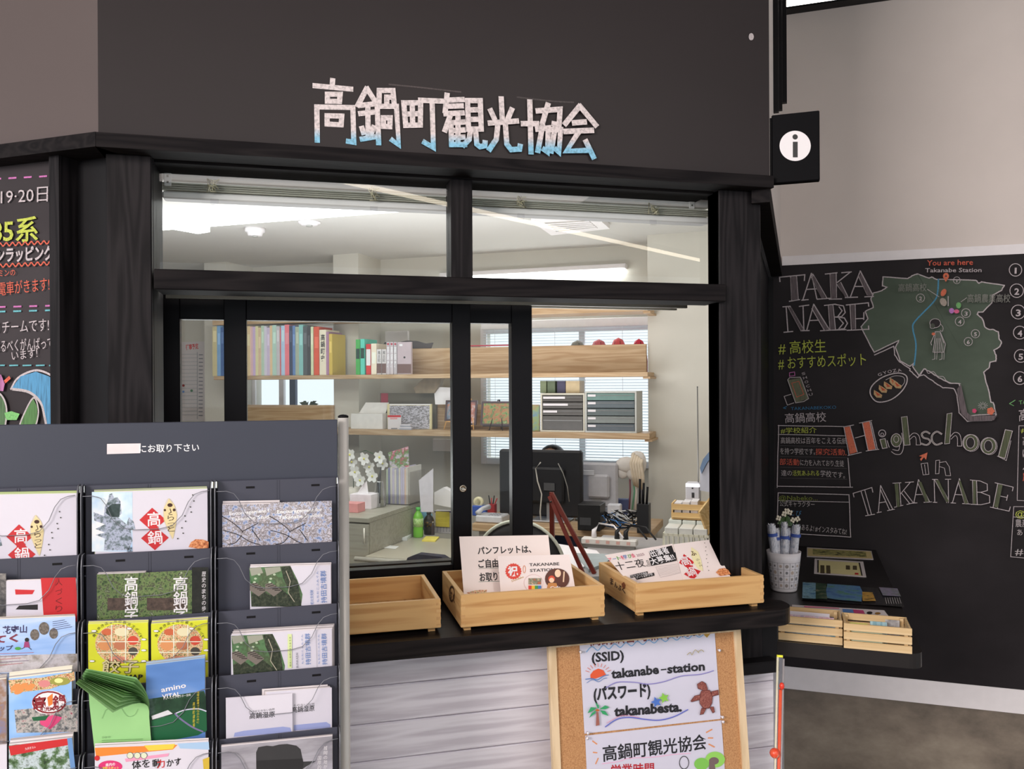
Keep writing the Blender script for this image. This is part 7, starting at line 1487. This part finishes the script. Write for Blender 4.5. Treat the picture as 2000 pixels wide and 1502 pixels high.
# ---------------------------------------------------------------- cabinet at the right with trays, basket, device
D3 = 2.95; HR = atB(1340,1082,D3).z; a = px2(D3,1288,1000)[0]; b = px2(D3,1402,1000)[0]
sc2 = thing('side_cabinet', ((a+b)/2,D3,0), 'white side cabinet inside the window behind the right pine crate', 'cabinet', frame='B')
bb('body', sc2, a, b, D3+.01, D3+.33, .002, HR-.02, OFFW); bb('top', sc2, a-.004, b+.004, D3, D3+.332, HR-.0198, HR, WHITE, .002)
LC = mat(212,210,190,.5,k=1.2); xk0 = px2(D3+.03,1294,1050)[0]; xk1 = px2(D3+.03,1386,1050)[0]; zk = atB(1340,1044,D3+.03).z
bk = thing('lace_basket', ((xk0+xk1)/2,D3+.03,HR), 'white plastic basket with a lace pattern on the side cabinet', 'basket', frame='B')
for q in ((xk0,xk1,D3+.03,D3+.033),(xk0,xk1,D3+.25,D3+.253),(xk0,xk0+.003,D3+.033,D3+.25),(xk1-.003,xk1,D3+.033,D3+.25)):
    mb = MB(); n = 9; L = max(q[1]-q[0], q[3]-q[2]); h = zk-HR
    mb.box((q[0],q[2],HR+.0006),(q[1],q[3],HR+h*.12), LC); mb.box((q[0],q[2],zk-h*.14),(q[1],q[3],zk), LC)
    for k in range(n+1):
        f = k/n; 
        if q[1]-q[0] > q[3]-q[2]: x = q[0]+(q[1]-q[0]-.004)*f; mb.box((x,q[2],HR+.0006),(x+.004,q[3],zk), LC)
        else: y = q[2]+(q[3]-q[2]-.004)*f; mb.box((q[0],y,HR+.0006),(q[1],y+.004,zk), LC)
    mb.build('lattice_side', bk, 'B')
random.seed(4)
for r_ in range(2):
    for c_ in range(3):
        x0 = xk0+.006+c_*(xk1-xk0-.012)/3; x1 = x0+(xk1-xk0-.012)/3-.003; y0 = D3+.04+r_*.10; z1 = zk+.020+r_*.012
        tag(bb('small_box', None, x0, x1, y0, y0+.095, HR+.002, z1, mat(206-r_*6,206,200,.5,k=1.2), .002), ('%s small white box in the %s row of the lace basket' % (('left','middle','right')[c_],('front','back')[r_])), 'box', 'small white boxes in the lace basket')
YWD = wood('tray_wood', (214,184,130), (196,160,104), 'x', 7, .5, 1.2, .05)
zs_ = zk+.0345; D4 = D3+.14; xa_ = px2(D4,1311,1000)[0]; xb_ = px2(D4,1378,1000)[0]; z1 = atB(1340,984,D4).z
tr = thing('wooden_tray', ((xa_+xb_)/2,D4,zs_), 'small slatted wooden tray stacked on the white boxes', 'tray', frame='B'); H = z1-zs_
for h0, h1 in ((.1,.42),(.6,.95)):
    bb('slat', tr, xa_, xb_, D4, D4+.005, zs_+H*h0, zs_+H*h1, YWD); bb('slat', tr, xa_, xb_, D4+.10, D4+.105, zs_+H*h0, zs_+H*h1, YWD)
for x in (xa_, xb_-.006): bb('end_panel', tr, x, x+.006, D4+.005, D4+.10, zs_, z1, YWD)
bb('bottom_panel', tr, xa_+.006, xb_-.006, D4+.005, D4+.10, zs_, zs_+.003, YWD)
for k in range(3): tag(bb('card_pack', None, xa_+.01+k*.03, xa_+.035+k*.03, D4+.012, D4+.09, zs_+.0035, z1+.004*k, mat(200,196,196,.5)), '%s pack of cards in the small wooden tray' % ('left','middle','right')[k], 'cards', 'card packs in the wooden tray')
D5 = D3+.045; mb = MB(); P = [atB(x,y,D5+dy) for x,y,dy in ((1363,1000,.0),(1385,972,.09),(1390,976,.09),(1390,1030,0.02),(1380,1045,.0))]
fr_ = thing('slanted_frame', (P[0].x,D5,zs_), 'slanted wooden photo frame at the right edge of the opening', 'frame', frame='B'); mb.prism(P, (.006,0,0), YWD); mb.build('frame_bar', fr_, 'B')
D6 = 3.2; dv = slabpx('network_box', D6, 1339, 944, 1366, 985, .06, mat(190,190,196,.4,k=1.15), 'light grey network box with small ports beside the pier', 'device', .003)
bb('port', dv, atB(1351,970,D6).x, atB(1356,970,D6).x, D6-.0015, D6-.0002, atB(1351,972,D6).z, atB(1351,962,D6).z, K_); bb('port', dv, atB(1351,955,D6).x, atB(1354,955,D6).x, D6-.0015, D6-.0002, atB(1351,955,D6).z, atB(1351,952,D6).z, K_)
zn = dv.location.z; bb('wall_stand', dv, atB(1345,970,D6).x, atB(1362,970,D6).x, D6+.01, D6+.05, HR+.0006, zn, mat(170,168,160,.5))
mb = MB(); a = atB(1362,756,D6+.03); b_ = atB(1364,944,D6+.03); mb.tube([(b_.x,D6+.03,b_.z),(a.x,D6+.03,a.z)], .0024, mat(90,88,86,.4), 6); mb.ball((a.x,D6+.03,a.z), .003, mat(90,90,90)); mb.build('antenna', dv, 'B')
silo('face_shield', 3.05, [(1367,958),(1367,915),(1373,898),(1386,882),(1390,880),(1390,962)], .015, mat(196,198,208,.3,k=1.15), 'white and pale blue curved panel beside the window frame at the right', 'panel')
silo('blue_band', 3.04, [(1367,914),(1373,897),(1386,881),(1390,880),(1390,892),(1380,905),(1370,925)], .008, mat(96,120,150,.4), 'grey blue band on top of the curved white panel', 'band')
# ---------------------------------------------------------------- person behind the monitor
DPp = 4.97; hp = atB(1079,868,DPp); hx, hz_ = hp.x, hp.z
pr = thing('person', (hx,DPp,.46), 'person with dark brown hair sitting behind the large black monitor', 'person', frame='B')
me = bpy.data.meshes.new('body'); V = [(0,0,.56),(0,0,.72),(0,-.01,.90),(0,-.02,.98),(0,-.02,1.03),(0,-.03,hz_-.13)]
V[3] = (0,-.01,hz_-.28); V[4] = (0,-.02,hz_-.22); V[2] = (0,0,hz_-.36)
L = [(.15,0,hz_-.29),(.2,-.03,hz_-.45),(.15,-.16,.80)]; VV = V+L+[(-x,y,z) for x,y,z in L]+[(.09,-.02,.54),(.11,-.16,.52),(.11,-.18,.1),(-.09,-.02,.54),(-.11,-.16,.52),(-.11,-.18,.1)]
E_ = [(0,1),(1,2),(2,3),(3,4),(4,5),(3,6),(6,7),(7,8),(3,9),(9,10),(10,11),(0,12),(12,13),(13,14),(0,15),(15,16),(16,17)]
me.from_pydata([(x,y,z) for x,y,z in VV], E_, []); body = bpy.data.objects.new('body', me); C.objects.link(body); body.parent = pr; body.matrix_basis = Matrix.Translation((0,0,-.46))
RAD = [.13,.12,.13,.10,.055,.06,.06,.045,.03,.06,.045,.03,.085,.07,.045,.085,.07,.045]
sk = body.modifiers.new('skin','SKIN'); 
if not me.skin_vertices: me.attributes.new
try:
    bpy.context.view_layer.objects.active = body
    if len(me.skin_vertices) == 0:
        import bmesh
        bm = bmesh.new(); bm.from_mesh(me); bm.verts.layers.skin.verify(); bm.to_mesh(me); bm.free()
    for i, r in enumerate(RAD): me.skin_vertices[0].data[i].radius = (r,r*.75)
    me.skin_vertices[0].data[0].use_root = True
except Exception as e: print('skin', e)
body.modifiers.new('smooth','SUBSURF').levels = 2; me.materials.append(mat(60,70,100,.8)); body.modifiers['smooth'].render_levels = 2
mb = MB(); SKN = mat(206,164,140,.5,k=1.1); hc = Vector((hx,DPp-.02,hz_-.115)); mb.ball(hc, .078, SKN, (1,1.12,1.38), 20); mb.ball(hc+Vector((0,-.086,-.012)), .012, SKN, (.8,1,1.2), 8)
for s in (-1,1): mb.ball(hc+Vector((s*.078,0,-.01)), .02, SKN, (.4,.8,1.2), 8)
hd = mb.build('head', pr, 'B'); 
for s in (-1,1): mb = MB(); mb.ball(hc+Vector((s*.03,-.078,.005)), .008, K_, (1.3,.6,.8), 8); mb.build('eye', pr, 'B')
mb = MB(); mb.ball(hc+Vector((0,-.075,-.055)), .016, mat(170,90,84,.5), (1.3,.4,.35), 8); mb.build('mouth', pr, 'B')
mb = MB(); mb.ball(hc+Vector((0,.022,.022)), .088, speckle('dark_hair', [(30,22,20),(52,38,34)], 120, 1.0, .5, (1,1,.2)), (1.02,1.1,1.07), 20); mb.build('hair', pr, 'B')
st = thing('stool', (hx,DPp,0), 'stool under the seated person behind the desk', 'stool', frame='B'); mb = MB(); mb.lathe((hx,DPp,.40), [(.0001,0),(.16,0),(.16,.05),(.0001,.055)], BLKP, 24); mb.build('seat', st, 'B'); mb = MB(); mb.tube([(hx,DPp,.002),(hx,DPp,.399)], .03, BLKP, 10); mb.build('column', st, 'B')
